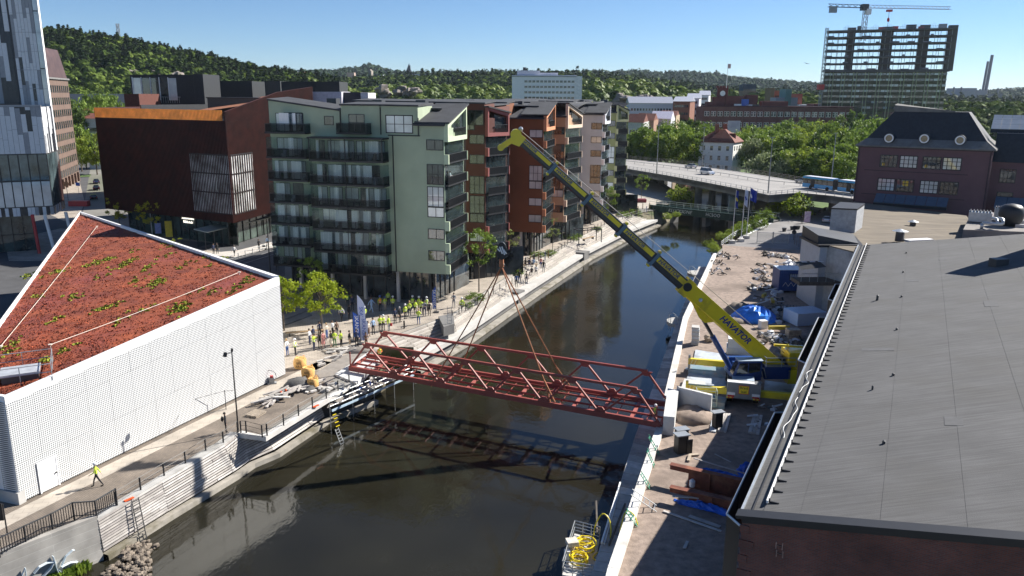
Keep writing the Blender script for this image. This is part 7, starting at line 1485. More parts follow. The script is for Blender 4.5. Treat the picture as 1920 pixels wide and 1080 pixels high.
part('handle', MB().path([(p.x-.1+cos(a)*.65-.1, p.y+.1, .75+sin(a)*.6) for a in [k*pi/6-.5 for k in range(9)]], .025, 6), m_dgrey, t); part('wheel', MB().tube((p.x-1.5,p.y+.1,.25),(p.x-1.4,p.y+.1,.25),.25,12), m_tyre, t)
# railings, posts, lamps on the left quay
def railing(line, z, name, label, h=1.0, step=2.4, nr=3, r=.02, m=None, pw=.07, lean=0, group=None, cat='railing'):
    m = m or m_black; t = thing(name, label, cat, (line[0][0], line[0][1], z), group); acc = []
    for a, b in zip(line, line[1:]):
        A_, B_ = VV((a[0],a[1],z)), VV((b[0],b[1],z)); L_ = (B_-A_).length; n_ = max(1, round(L_/step)); acc += [A_+(B_-A_)*i/n_ for i in range(n_)]
    acc.append(VV((line[-1][0],line[-1][1],z)))
    for p in acc: part('post', MB().beam(p, p+VV((0,0,h)), pw, pw*1.5), m, t)
    for k in range(nr):
        mb = MB(); mb.path([p+VV((0,0,h*(k+.7)/(nr-.3+.0)*1.0)) if nr > 1 else p+VV((0,0,h)) for p in acc], r, 4); part('wire', mb, m, t)
    return t
railing([V2(G(u,v)) for u, v in ((218,948),(264,920),(308,893),(348,870),(386,846),(419,831),(446,812))], 0, 'wire_railing', 'dark post and wire railing along the sloping timber wall', 1.05, 3.6, 3)
PL = [V2(G(u,v)) for u, v in ((452,812),(462,812),(492,820),(501,817),(532,798),(560,780),(586,765),(612,748),(634,733),(655,722))]
railing(PL, 0, 'wire_railing', 'dark railing around the timber platform beside the plank pile', 1.1, 2.2, 3)
t = thing('bar_railing', 'dark railing of many upright bars above the graffiti wall, lower left', 'railing', G(110,985)); 
BRl = [VV((*V2(G(u,v)),.25)) for u, v in ((-40,1070),(0,1047),(50,1022),(100,998),(140,976),(182,973),(220,949))]
mb = MB(); 
for a, b in zip(BRl, BRl[1:]):
    n_ = max(2, int((b-a).length/.16))
    for i in range(n_): p = a.lerp(b, i/n_); mb.beam(p, p+VV((0,0,1.05)), .025, .045)
part('bars', mb, m_black, t, kind='stuff'); mb = MB(); mb2 = MB()
for a, b in zip(BRl, BRl[1:]): mb.beam(a+VV((0,0,1.08)), b+VV((0,0,1.08)), .09, .06); mb2.beam(a+VV((0,0,.1)), b+VV((0,0,.1)), .05, .05)
part('handrail', mb, m_dgrey, t); part('bottom_rail', mb2, m_black, t)
for a in BRl: part('post', MB().beam(a-VV((0,0,.2)), a+VV((0,0,1.12)), .09, .09), m_black, t)
p = G(447,810); t = thing('lamp_post', 'tall thin dark lamp post standing in front of the white hall', 'lamp post', p); part('pole', MB().tube(p, p+VV((0,0,7.2)), .07, 8, .05), m_black, t); part('arm', MB().beam(p+VV((-.05,0,7.1)), p+VV((-.55,.05,7.0)), .05), m_black, t); part('spotlight', MB().tube(p+VV((-.55,.05,7.1)), p+VV((-.62,0,6.75)), .14, 10, .17), m_black, t); part('spotlight', MB().tube(p+VV((.0,0,7.2)), p+VV((.05,0,7.45)), .1, 8), m_black, t)
# mesh fence on the promenade
fa_, fb_, fc_ = G(350,790), G(427,758)+VV((0,0,0)), G(478,800); t = thing('mesh_fence', 'slack mesh site fence leaning between two poles in front of the white hall', 'fence', fa_)
for q in (fa_, G(424,768)): part('pole', MB().tube(q, q+VV((0,0,1.9)), .035, 6), m_dgrey, t)
q0, q1 = fa_, G(424,768); part('top_wire', MB().tube(q0+VV((0,0,1.85)), q1+VV((0,0,1.8)), .02, 4), m_dgrey, t); part('bottom_wire', MB().tube(q0+VV((0,0,.15)), q1+VV((0,0,.1)), .015, 4), m_dgrey, t); part('stay', MB().tube(q0+VV((0,0,1.85)), G(320,813)+VV((0,0,.05)), .015, 4).tube(q1+VV((0,0,1.8)), G(440,765)+VV((0,0,1.7)), .02, 4), m_dgrey, t)
# ladders on the quay wall
def ladder(p0, p1, w_, n_, m, name, label, side, group=None):
    t = thing(name, label, 'ladder', p0, group); s_ = Vector(side)*w_/2; part('stile', MB().beam(p0-s_, p1-s_, .05), m, t); part('stile', MB().beam(p0+s_, p1+s_, .05), m, t)
    for k in range(n_): a = p0.lerp(p1, (k+.5)/n_); part('rung', MB().beam(a-s_, a+s_, .045), m, t)
    return t
u_ = VV((.45,.89,0)); p = G(244,938)
ladder(VV((p.x+.75,p.y-.25,-3.1)), VV((p.x+.35,p.y,.1)), .55, 11, m_dgrey, 'wall_ladder', 'dark wall ladder with an orange grip plate near the bar railing', u_, 'ladders on the canal wall')
p = G(600,770); ladder(VV((p.x+2.2,p.y-.6,-3.6)), VV((p.x+1.5,p.y-.3,-1.6)), .45, 8, m_galv, 'wall_ladder', 'pale wall ladder going down into the water below the railing', u_, 'ladders on the canal wall')
mb = MB(); [mb.beam((p.x+1.15+.1*k,p.y-.1-.05*k,-.4-.35*k), (p.x+1.4+.1*k,p.y+.25-.05*k,-.4-.35*k), .06) for k in range(4)]; solo('yellow_rungs', mb, m_yellow, 'yellow grab rungs on the shaded timber wall above the pale ladder', 'rungs')
for (u, v) in ((242,937),(592,762)): p = G(u,v,.06); solo('orange_grip', MB().obox((p.x,p.y), 1, .7, .18, p.z, p.z+.08), mat('orange red plastic', (.75,.10,.02)), 'orange grip plate at the top of the %s wall ladder' % ('left dark' if u < 300 else 'pale'), 'grip', 'orange ladder grips')
# graffiti on the concrete wall
Gw = Wall(VV((*L_edge[2],0)), VV((*L_edge[3],0))); gr = thing('graffiti', 'pale blue white painted graffiti shapes on the concrete canal wall', 'graffiti', Gw.p(1,-3,.2)); m_gw = mat('graffiti pale blue', (.62,.70,.74), .7, var=.2, scale=3)
def gst(pts, w_, nm='stroke'):
    mb = MB()
    for a, b in zip(pts, pts[1:]):
        (s0, z0), (s1, z1) = Gw.at(*a), Gw.at(*b); mb.beam(Gw.p(s0,z0,.28), Gw.p(s1,z1,.28), .03, w_, up=Gw.n)
    part(nm, mb, m_gw, gr)
for pts, w_ in ((((38,1075),(44,1062),(46,1080)),.2),(((60,1072),(70,1060),(85,1052),(98,1050),(92,1062),(75,1080)),.25),(((96,1040),(102,1062),(110,1080)),.3),(((112,1058),(120,1040),(132,1029),(136,1028)),.22),(((112,1060),(128,1052),(142,1050)),.22),(((108,1066),(122,1080)),.25)): gst(pts, w_)
# stones and grass at the foot of the wall
rr = random.Random(77); mb = MB()
for k in range(420):
    u, v = rr.uniform(188,280), rr.uniform(1015,1085); 
    if v < 1085-(u-188)*.78 + 0 and v < 1075-(u-188)*.55: pass
    if (u-188)*.65+1015 > v+45 or v < 1082-(u-185)*.72: continue
    q = G(u,v,-2.95); s_ = rr.uniform(.10,.26); mb.blob((q.x,q.y,-3.0+rr.uniform(0,.25)), s_, s_*rr.uniform(.7,1.2), s_*.7, 6, .25, rr)
for k in range(70):
    q = G(rr.uniform(190,275), rr.uniform(1030,1075), -2.95); q = VV((-28.2,49.0,0)).lerp(VV((-27.4,49.8,0)), rr.random())+VV((rr.uniform(.9,2.6),rr.uniform(-1.2,.4),0)); s_ = rr.uniform(.10,.28); mb.blob((q.x,q.y,-3.0+rr.uniform(-.05,.2)), s_, s_, s_*.7, 6, .25, rr)
st_o = part('riprap_stones', mb, mat('riprap', (.19,.155,.12), .9, var=.45, scale=1.5, bump=.4), kind='stuff'); props(st_o, 'loose brown stones heaped at the foot of the canal wall', 'stones')
gp_s = [((-29.4+RNG.uniform(-1.3,1.0), 46.0+RNG.uniform(-1.2,.8), -2.95), .5) for _ in range(80)]; V = []
for (c, r) in gp_s:
    for j in range(14): a = RNG.uniform(0,6.28); o_ = RNG.uniform(0,r); x, y = c[0]+o_*cos(a), c[1]+o_*sin(a); h = RNG.uniform(.25,.7); V += [(x-.04,y,-3.1),(x+.04,y,-3.1),(x+RNG.uniform(-.2,.2)+.02,y+RNG.uniform(-.2,.2),-3+h),(x+RNG.uniform(-.2,.2)-.02,y,-3+h*.9)]
V = np.array(V); go = part('bank_grass', fastmesh('bank_grass', V, np.arange(len(V)).reshape(-1,4)), leafmat('bank grass', (.10,.17,.02), (.25,.32,.05), 1), kind='stuff'); props(go, 'tuft of long green grass at the bottom left below the graffiti wall', 'grass')
# wooden piles under the left bridge end
board_pile('scaffold_planks', 'scaffold boards and debris on the staging below the left bridge end', 'planks', [(650,742),(680,722),(720,700)], 22, 1.6, 14, m_plank+[m_woodd,m_dgrey,m_blue], .4, .7, .95, .2, .06, zb=-.95)
sg = thing('staging', 'tube staging and guard rails under the left end of the red bridge', 'scaffold', (-15.5,75,-1)); mb = MB().prism([(-17.6,70.6),(-14.6,74.6),(-10.9,80.6),(-13.2,80.9),(-17.0,76)], -1.15, -1.0); part('platform', mb, m_woodg, sg)
mb = MB()
for k in range(13):
    q = VV((-17.6,70.6,0)).lerp(VV((-10.9,80.6,0)), k/12)
    if k%3 == 0: mb.tube((q.x+.3,q.y-.2,-3.4),(q.x+.3,q.y-.2,.3+.3*(k%2)),.035,5)
    if k < 12: q2 = VV((-17.6,70.6,0)).lerp(VV((-10.9,80.6,0)), (k+1)/12); [mb.tube((q.x+.3,q.y-.2,z),(q2.x+.3,q2.y-.2,z),.03,5) for z in (-.9,-.4,.1)]
part('tubes', mb, m_galv, sg, kind='stuff'); part('toe_board', MB().beam((-17.1,70.3,-1.3),(-10.5,80.4,-1.3),.06,.22), mat('pale blue board', (.45,.58,.68), .6), sg)
# right hand building site
def bx_at(u, v, z0, lx, ly, h, a, zpx=0): p = G(u,v,zpx); return MB().obox((p.x,p.y), a, lx, ly, z0, z0+h), p
m_rust = mat('rusted steel', (.17,.05,.028), .8, var=.35, scale=1.5, bump=.2, dirt=((.26,.10,.05), 1.2))
ra_ = atan2(rt.y, rt.x)
for (a, b, cut, lab) in (((1255,903),(1392,935),.14,'farther rusty steel I beam lying on its edge with a notched end'),((1255,937),(1390,968),.08,'nearer rusty steel I beam lying on its edge beside the blue tarpaulin')):
    p, q = G(*a), G(*b); d = (q-p).normalized(); q = q+d*3; s_ = VV((d.y,-d.x,0)); t = thing('steel_beam', lab, 'steel beam', (p+q)/2, 'rusty steel beams'); L_ = (q-p).length; zt_ = 1.45 if cut > .1 else 1.05
    part('top_flange', MB().beam(p+VV((0,0,zt_)), q+VV((0,0,zt_)), .5, .06), m_rust, t); part('web', MB().beam(p+d*1.4+VV((0,0,zt_/2)), q+VV((0,0,zt_/2)), .05, zt_), m_rust, t)
    part('web_end', MB().beam(p+VV((0,0,zt_-.22)), p+d*1.45+VV((0,0,zt_-.22)), .05, .42), m_rust, t); part('bottom_flange', MB().beam(p+d*1.4+VV((0,0,.03)), q+VV((0,0,.03)), .5, .06), m_rust, t)
    mb = MB(); [mb.beam(p+d*x+s_*.1+VV((0,0,.05)), p+d*x+s_*.1+VV((0,0,zt_)), .2, .03) for x in np.arange(3, L_, 3)]; part('stiffener', mb, m_rust, t)
def tarp(px, h, seed, label, m=None, z=0.02):
    rr = random.Random(seed); q = [G(u,v) for u, v in px]; n_ = 16; vs = []; fs = []
    for i in range(n_+1):
        for j in range(n_+1):
            a, b = i/n_, j/n_; c = q[0].lerp(q[1],a).lerp(q[3].lerp(q[2],a), b); e = sin(pi*min(1,max(0,b)))*sin(pi*a); vs.append((c.x+rr.uniform(-.08,.08), c.y+rr.uniform(-.08,.08), z+h*e*rr.uniform(.5,1.3)+rr.uniform(0,.1)*h))
    for i in range(n_):
        for j in range(n_): k = i*(n_+1)+j; fs.append((k,k+n_+1,k+n_+2,k+1))
    return solo('tarpaulin', MB().add(vs, fs), m or m_tarp, label, 'tarpaulin', 'blue tarpaulins')
m_tarp = mat('blue tarpaulin', (.02,.12,.55), .45, var=.25, scale=1.5)
tarp([(1300,877),(1395,895),(1392,905),(1310,884)], .35, 1, 'blue tarpaulin roll behind the farther rusty beam')
tarp([(1262,936),(1380,965),(1385,975),(1270,945)], .45, 2, 'crumpled blue tarpaulin along the nearer rusty beam'); tarp([(1380,880),(1412,878),(1412,898),(1384,894)], .8, 3, 'small bunched blue tarpaulin under the black eaves screen')
# big heap under tarpaulin farther up
q = G(1413,598); rr = random.Random(5); mb = MB(); mb.blob((q.x,q.y,-.3), 2.7,2.5,2.0,20,.14,rr); mb.blob((q.x+1,q.y-.6,-.2), 1.8,1.6,1.5,14,.2,rr); solo('tarpaulin_heap', mb, mat('bright blue tarpaulin', (.03,.20,.72), .32, var=.3, scale=1.2), 'bright blue tarpaulin pulled over a rounded heap beside the boom', 'tarpaulin')
for (u, v, rx, h, lab) in ((1385,585,1.9,1.5,'mound of spoil left of the blue tarpaulin heap'),(1380,603,1.6,.7,'low sandy mound in front of the blue tarpaulin heap')):
    q = G(u,v); solo('spoil_mound', MB().blob((q.x,q.y,-.2), rx,rx*.8,h,14,.18,rr), mat('spoil earth', (.20,.17,.14), .95, var=.3, scale=1.5, bump=.8), lab, 'heap', 'spoil mounds', smooth=True)
q = G(1413,690); 
# ladders and frames leaning on the parapet
m_gn = mat('green frame', (.06,.28,.18), .5); 
def frame(p0, p1, w_, n_, m, lab, d, grp='ladders leaning on the parapet'):
    return ladder(p0, p1, w_, n_, m, 'leaning_ladder', lab, d, grp)
for (u, v, hgt, ln, m_, lab) in ((1232,955,1.2,1.8,m_galv,'wide silver ladder leaning from the parapet onto the gravel'),(1196,985,1.0,.8,m_gn,'green ladder frame standing nearest against the parapet'),(1219,915,1.1,.7,m_gn,'green ladder frame leaning in the middle of the parapet'),(1227,875,1.3,.6,m_gn,'pale green ladder leaning just below the abutment'),(1236,852,1.5,.9,m_gn,'thin green frame resting against the abutment wall')):
    p = G(u,v); top = p+VV((-ln,.25,hgt)); frame(p+VV((0,0,.03)), top, .5 if m_ is m_gn else .8, 5, m_, lab, (.27,.96,0))
for k, (a, b, w_, lab) in enumerate((((1244,960),(1352,998),.12,'long thin pale board lying in the shade'),((1292,969),(1350,990),.2,'shorter wide grey board lying in the shade'),((1260,945),(1335,950),.14,'pale plank lying on the blue tarpaulin'),((1300,873),(1395,902),.08,'thin pole lying along the farther tarpaulin'),((1289,1017),(1283,1030),.12,'short dark stick lying alone in the shade'),((1340,853),(1370,868),.06,'thin dark bar lying in the shade of the warehouse'))):
    p, q = G(*a), G(*b); solo('loose_board', MB().beam(p+VV((0,0,.08+(.55 if k in (2,3) else 0))), q+VV((0,0,.08+(.55 if k in (2,3) else 0))), w_*1.6, .06), m_plank[k%4], lab, 'board', 'loose boards on the site')
q = G(1297,919); solo('white_canister', MB().lathe(q+VV((0,0,.3)), [(.2,0),(.22,.1),(.22,.45),(.12,.5),(.12,.56)], 12), m_white, 'white canister standing between the two rusty beams', 'canister')
q = G(1276,848); rr = random.Random(2); t = thing('black_frame_stack', 'stack of black brackets with grey tops standing on the gravel below the abutment', 'stack', q)
part('bracket', MB().obox((q.x,q.y), .3, .9,.7,.0,1.55), m_black, t); part('bracket', MB().obox((q.x+.2,q.y+.9), .3, .9,.7,.0,1.6), m_black, t); part('top_plate', MB().obox((q.x,q.y), .3, 1.15,.9,1.55,1.63), m_galv, t); part('top_plate', MB().obox((q.x+.2,q.y+.95), .3, 1.15,.8,1.6,1.68), m_galv, t)
for k in range(4): part('fin_plate', MB().obox((q.x+.65,q.y-.2+k*.3), .3, .5,.08,0,1.2-.15*k), m_black, t)
q = G(1344,803); t = thing('black_frame_stack', 'single black bracket with a grey top at the end of the angled wall', 'stack', q); part('bracket', MB().obox((q.x,q.y), .3, .7,.6,0,1.5), m_black, t); part('top_plate', MB().obox((q.x,q.y), .3, 1.1,.7,1.5,1.58), m_galv, t)
q = G(1288,857); solo('timber_offcut', MB().beam(q+VV((-.1,-.9,.1)), q+VV((.3,.2,.12)), .22,.14).beam(q+VV((.3,.2,.1)), q+VV((1.0,.3,.1)), .3,.1), m_wood, 'pale timber offcut lying in front of the black bracket stack', 'board')
# stacked grey slabs
q = G(1303,645); t = thing('slab_tower', 'tall stack of grey concrete slabs on the gravel beside the parapet', 'stack', q)
for k in range(9): part('slab', MB().obox((q.x+random.uniform(-.05,.05),q.y), 1.3, 1.1, .85, .04+k*.24, .24+k*.24), m_mat if k%2 else m_conc_l, t)
q = G(1331,640); t = solo('sling_bag', MB().blob((q.x,q.y,.35), .7,.6,.45,10,.25), mat('dirty tan bag', (.34,.27,.20), .9, var=.3, scale=3), 'sagging tan sack between the slab stack and the boom cylinder', 'sack')
q = G(1292,760,.8); t = thing('mesh_cage', 'small galvanised mesh cage standing on the mats behind the abutment wall', 'cage', G(1322,762)); q = G(1322,762); mb = MB()
cs4 = [(q.x-.9,q.y-.3),(q.x+.9,q.y-.6),(q.x+1.0,q.y+.3),(q.x-.8,q.y+.6)]
for i in range(4):
    a, b = cs4[i], cs4[(i+1)%4]; mb.tube((*a,.2),(*a,1.7),.03,5)
    for z in (.25,1.0,1.7): mb.tube((*a,z),(*b,z),.03,5)
part('frame', mb, mat('pale green cage', (.55,.62,.50), .5), t)
# pontoon with the yellow hose
PTn = thing('work_raft', 'small raft with a silver railing heaped with yellow hose, bottom centre', 'raft', G(1095,1040,-2.2)); zr_ = -2.2
q = [G(1056,1072,zr_), G(1078,996,zr_), G(1122,1008,zr_), G(1112,1100,zr_), G(1050,1095,zr_)]; q = [G(1054,1078,zr_), G(1077,1000,zr_), G(1124,1012,zr_), G(1112,1086,zr_)]
part('deck', MB().prism([V2(p) for p in q], -2.7, zr_), m_conc_l, PTn); part('hull', MB().prism([V2(p) for p in q], -3.3, -2.7), m_black, PTn)
mb = MB(); 
for a, b in ((0,1),(1,2),(3,0)):
    n_ = 3
    for h in ((.25,.5,.75,1.0) if a != 0 else (.5,1.0)): mb.tube(q[a]+VV((0,0,h)), q[b]+VV((0,0,h)), .03, 5)
    for i in range(n_+1): e = q[a].lerp(q[b], i/n_); mb.tube(e, e+VV((0,0,1.0)), .03, 5)
part('railing', mb, m_galv, PTn); ce = G(1072,1040,zr_)
t = thing('pump_box', 'beige control box and white canister standing on the raft', 'box', ce); part('box', MB().obox((ce.x,ce.y), .2, .75,.7,-1.4,-1.1), mat('beige box', (.62,.56,.48), .6), t); part('post', MB().lathe((ce.x,ce.y,-2.2), [(.28,0),(.22,.4),(.16,.8)], 10), mat('tan post', (.42,.36,.28), .7), t); part('canister', MB().obox((ce.x-.35,ce.y-.5), .2, .35,.35,-2.2,-1.55), m_white, t)
rr = random.Random(6)
def coil(c, R, n_, z, jit, r=.045):
    pts = []
    for k in range(n_*18): a = k*2*pi/18; rad = R*(1+.25*sin(k*.23)+rr.uniform(-jit,jit)); pts.append(VV((c.x+rad*cos(a)+.12*sin(k*.11), c.y+rad*sin(a)*1.1, z+.006*k+rr.uniform(0,.05))))
    return pts
m_hose = mat('yellow hose', (.80,.62,.02), .4, var=.08); hm_ = MB(); c1 = G(1097,1030,-2.1); c2_ = G(1085,1053,-2.1); hm_.path(coil(c1,.62,6,-2.1,.10), .045, 6); hm_.path(coil(c2_,.55,5,-2.15,.10), .045, 6)
solo('yellow_hose', hm_, m_hose, 'big tangle of yellow hose coiled on the raft', 'hose')
a = G(1112,1012,-2.0); pts = [a, a+VV((.2,.5,.9)), a+VV((.7,.7,1.6)), a+VV((1.15,.3,1.3)), a+VV((1.1,-.6,.5)), a+VV((.4,-1.4,.1)), a+VV((-.2,-2.0,-.1)), a+VV((.3,-2.4,-.1)), a+VV((1.3,-2.2,.3)), a+VV((1.7,-1.2,1.6)), a+VV((2.1,-.6,2.5)), a+VV((2.6,-.9,2.45)), a+VV((2.8,-1.6,2.02))]
sm = []
for i in range(len(pts)-1):
    p0_, p1_, p2_, p3_ = pts[max(0,i-1)], pts[i], pts[i+1], pts[min(len(pts)-1,i+2)]
    for s_ in range(6): t_ = s_/6; sm.append(.5*((2*p1_)+(p2_-p0_)*t_+(2*p0_-5*p1_+4*p2_-p3_)*t_*t_+(3*p1_-p0_-3*p2_+p3_)*t_**3))
solo('yellow_hose', MB().path(sm, .045, 6), m_hose, 'loose end of yellow hose looping over the pale parapet', 'hose')
# long boards on the walkway
for k, (a, b, lab) in enumerate((((1128,1018),(1163,905),'long white board edge lying on the walkway above the raft'),((1133,1020),(1160,925),'long pale pole beside the white board on the walkway'),((1142,1022),(1172,945),'dark board on the walkway nearest the parapet'),((1120,1000),(1118,940),'dark upright stake with a pale tip by the walkway'))):
    p, q = G(*a,-1.3), G(*b,-1.3); solo('walkway_board', MB().beam(p, q, .12, .14), [m_white,m_plank[2],m_woodd,m_woodd][k], lab, 'board', 'boards on the walkway')
# junk, skips and cabins further up
m_cont = mat('container blue', (.015,.05,.20), .5, var=.15, scale=1)
q = G(1482,548); t = thing('site_cabin', 'dark blue site cabin with a ribbed pale roof and white graffiti', 'cabin', q); CWl = Wall(VV((q.x-2.0,q.y-.4,0)), VV((q.x+1.6,q.y-.4,0)))
part('wall', MB().wb(CWl, 0, 3.6, .3, 3.4, -3, 0), m_cont, t); mb = MB()
for k in range(12): mb.wb(CWl, k*.3, k*.3+.12, .4, 3.3, 0, .05)
part('ribs', mb, m_cont, t); 
for k in range(9): part('roof_sheet', MB().wb(CWl, .02+k*.4, .36+k*.4, 3.42, 3.5, -3, .1), mat('pale ribbed roof', (.60,.66,.74), .4), t)
win(CWl, 1.5, 3.2, 1.9, 2.9, t, 1, 1, .08, .07, gm=m_glassb); mb = MB(); [mb.beam(CWl.p(.6+k*.4,1.0+.6*(k%2),.08), CWl.p(1.0+k*.4,1.0+.6*((k+1)%2),.08), .06, .03) for k in range(5)]; part('graffiti', mb, m_white, t)
q = G(1502,546); solo('site_cabin_door', MB().obox((q.x+.3,q.y), 0, 1.8,.2,.5,2.9), mat('pale door grey', (.5,.55,.6), .5), 'pale grey panel standing between the blue cabin and the landing', 'panel'); q = G(1512,548); solo('blue_container', MB().obox((q.x+.6,q.y+1.0), 0, 1.4,2.2,0,2.8), m_cont, 'dark blue container end right of the pale panel', 'container')
q = G(1548,565); t = solo('shed', MB().prism([(q.x-2.2,q.y-1.4),(q.x+.9,q.y-1.9),(q.x+1.4,q.y+1.5),(q.x-1.8,q.y+2)], 0, [2.6,3.6,4.4,3.6]), mat('dirty white render', (.42,.42,.42)), 'off white sloping stair enclosure beside the warehouse', 'shed')
q = G(1508,605); solo('white_crate', MB().obox((q.x,q.y), .25, 4.2,3.2,.1,1.7), mat('blue white cover', (.48,.60,.75), .4, var=.05), 'big pale blue white covered box beside the warehouse screen', 'box')
q = G(1486,637); t = thing('wooden_crate', 'brown slatted wooden crate in front of the pale covered box', 'crate', q)
for k in range(5): part('slat', MB().obox((q.x,q.y), .1, 1.5,1.1,.1+k*.26,.1+k*.26+.2), m_wood, t)
for (u, v, a_, L_, lab) in ((1460,622,.05,2.6,'yellow steel beam pointing at the wooden crate'),(1448,570,1.4,1.6,'curved yellow digger arm piece in the rubble'),(1432,560,1.0,1.4,'yellow tank lying in the shaded rubble')):
    q = G(u,v); solo('yellow_part', MB().obox((q.x,q.y), a_, L_,.35,.3,.75), mat('dull yellow', (.45,.34,.04), .6, var=.2), lab, 'machine part', 'yellow machine parts')
rr = random.Random(12); m_junk = [m_woodd, m_dgrey, m_woodd, m_conc_d, mat('pale plastic sheet', (.60,.62,.66), .5, var=.15), m_woodg]
def junk(px, n_, lab, seed, smax=.8, pale=.15, nm='rubble_heap', cat='rubble'):
    r2 = random.Random(seed); c = G(*px[0]); t = thing(nm, lab, cat, c)
    for k in range(int(n_*1.6)):
        i = r2.randrange(len(px)); q = G(*px[i])+VV((r2.uniform(-1.3,1.3),r2.uniform(-1.6,1.6),0)); s_ = r2.uniform(.2,smax); m_ = m_junk[4] if r2.random() < pale else r2.choice(m_junk)
        if r2.random() < .5: a = r2.uniform(0,3.1); part('piece', MB().beam(q+VV((cos(a)*s_,sin(a)*s_,.1)), q+VV((-cos(a)*s_,-sin(a)*s_,r2.uniform(.1,.8))), .15,.12), m_, t)
        else: part('piece', MB().blob((q.x,q.y,.1), s_*.6,s_*.5,s_*.5,6,.35,r2), m_, t)
junk([(1440,500),(1425,510),(1432,525),(1445,540),(1415,540),(1440,515)], 60, 'dark heap of rubble and timber on the shaded part of the site', 3)
junk([(1452,480),(1470,482),(1488,490),(1500,500),(1440,478)], 45, 'rubble with pale bags beyond the dark heap', 4, 1.0, .35)
junk([(1475,495),(1488,500)], 16, 'heap of white sacks in the rubble', 5, 1.3, .95, 'sack_heap', 'sacks')
junk([(1420,575),(1455,565),(1440,585),(1460,600),(1465,580)], 40, 'scattered boards and pipes behind the blue tarpaulin heap', 6)
junk([(1430,560),(1447,545),(1455,550)], 14, 'torn white sheeting near the blue cabin', 7, .9, .9, 'sheeting', 'sheeting')
junk([(1445,630),(1460,635),(1478,645),(1440,640)], 40, 'bags and timber lying behind the crane cab', 8, .8, .35)
junk([(1470,660),(1490,655),(1500,640)], 20, 'stacked dark sleepers beside the winch', 9, 1.2, .05, 'sleeper_stack', 'timber')
junk([(1350,480),(1346,495),(1355,505),(1345,512)], 30, 'rubble and cables along the far end of the parapet', 10, .6, .3); junk([(1365,480),(1372,484)], 10, 'small heap of pots and stones near the flagpoles', 11, .5, .1)
junk([(1440,790),(1450,800),(1430,805),(1445,775)], 16, 'pale scraps in the shade beside the timber mats', 15, .5, .5)
junk([(1428,676),(1470,668),(1485,672)], 14, 'hoses and straps lying on the crane rear', 18, .4, .2) if False else None
q = G(1430,615); solo('white_cube', MB().obox((q.x,q.y), .2, .9,.8,0,1.0), m_white, 'small white container behind the crane boom', 'box')
# fence panels in the shade
fp0, fp1 = G(1462,592), G(1510,596); t = thing('site_fence', 'dark mesh fence panels in front of the blue cabin', 'fence', fp0); mb = MB()
for k in range(9): e = fp0.lerp(fp1,k/8); part('post', MB().tube(e, e+VV((0,0,1.6)), .035, 5), m_dgrey, t)
for z in (.3,1.5): mb.tube(fp0+VV((0,0,z)), fp1+VV((0,0,z)), .03, 4)
part('rails', mb, m_grey, t)
# gate, flagpoles, posts at the far end of the site
ga, gb = G(1419,455), G(1478,458); t = thing('site_gate', 'tall silver double gate across the road beyond the site', 'gate', (ga+gb)/2)
for k, e in enumerate((ga, ga.lerp(gb,.5)-VV((.05,0,0)), ga.lerp(gb,.5)+VV((.05,0,0)), gb)): part('gate_post', MB().tube(e, e+VV((0,0,2.3)), .07, 6), m_galv, t)
for (a, b) in ((0,.49),(.51,1)):
    mb = MB(); p, q = ga.lerp(gb,a), ga.lerp(gb,b)
    for z in (.2,2.1): mb.beam(p+VV((0,0,z)), q+VV((0,0,z)), .06)
    for k in range(28): e = p.lerp(q,k/27); mb.beam(e+VV((0,0,.2)), e+VV((0,0,2.1)), .025)
    part('gate_leaf', mb, m_galv, t)
railing([V2(gb+VV((1.2,0,0))), V2(G(1510,470)), V2(G(1522,480))], 0, 'site_fence', 'brown mesh fence right of the silver gate', 2.0, 1.4, 2, .02, mat('brown steel', (.2,.15,.12), .7), cat='fence')
railing([V2(G(u,v)) for u, v in ((1352,462),(1375,445),(1400,432),(1430,420),(1460,408))], 0, 'bank_railing', 'pale railing running through the hedge on the right bank', 1.0, 2.0, 3, .025, m_galv)
m_flag = mat('flag blue', (.015,.04,.30), .7, var=.1)
for (u, v, lab, c, off_) in ((1372,456,'left flagpole with a dark blue flag hanging limp','b',.0),(1389,453,'middle flagpole with a white and blue flag','w',.1),(1399,447,'right flagpole with a blue flag spread in the wind','b',.8)):
    p = G(u,v); t = thing('flagpole', lab, 'flag', p, 'flagpoles with blue flags'); part('base', MB().obox((p.x,p.y), 0, 1.1,1.1,0,.6), m_conc_l, t); part('pole', MB().tube(p, p+VV((.15,0,10.5)), .08, 8, .05), m_white, t); n_ = 6; vs = []
    w_ = .5+off_
    for i in range(n_+1):
        x = p.x+.15+w_*i/n_; y = p.y+.12*sin(i*1.9); z0_, z1_ = 10.3-2.9*(1 if off_ < .5 else .85)-.6*i/n_, 10.3-.9*i/n_*off_; vs += [(x,y,z0_),(x,y,z1_),(x,y+.02,z0_),(x,y+.02,z1_)]
    fs = []
    for i in range(n_): a = i*4; fs += [(a,a+4,a+5,a+1),(a+2,a+3,a+7,a+6),(a+1,a+5,a+7,a+3),(a,a+2,a+6,a+4)]
    fl_ = part('flag_cloth', MB().add(vs, fs), m_flag if c == 'b' else mat('flag white', (.6,.65,.75), .7), t)
    part('emblem', MB().beam((p.x+.2,p.y-.16,9.0),(p.x+.45,p.y-.16,8.3),.03,.25), m_yellow if u == 1372 else (m_blue if c == 'w' else m_white), t)
t = None
for k, (u, v, col_, lab) in enumerate(((1493,430,'k','person in black standing by the pink poster beyond the gate'),)): pass
q = G(1513,418); solo('poster_stand', MB().obox((q.x,q.y), .2, 1.5,.12,.2,2.6), mat('poster purple', (.55,.30,.55), .6, col2=(.85,.80,.85), scale=1.5), 'pink and white poster stand beside the road beyond the gate', 'sign')
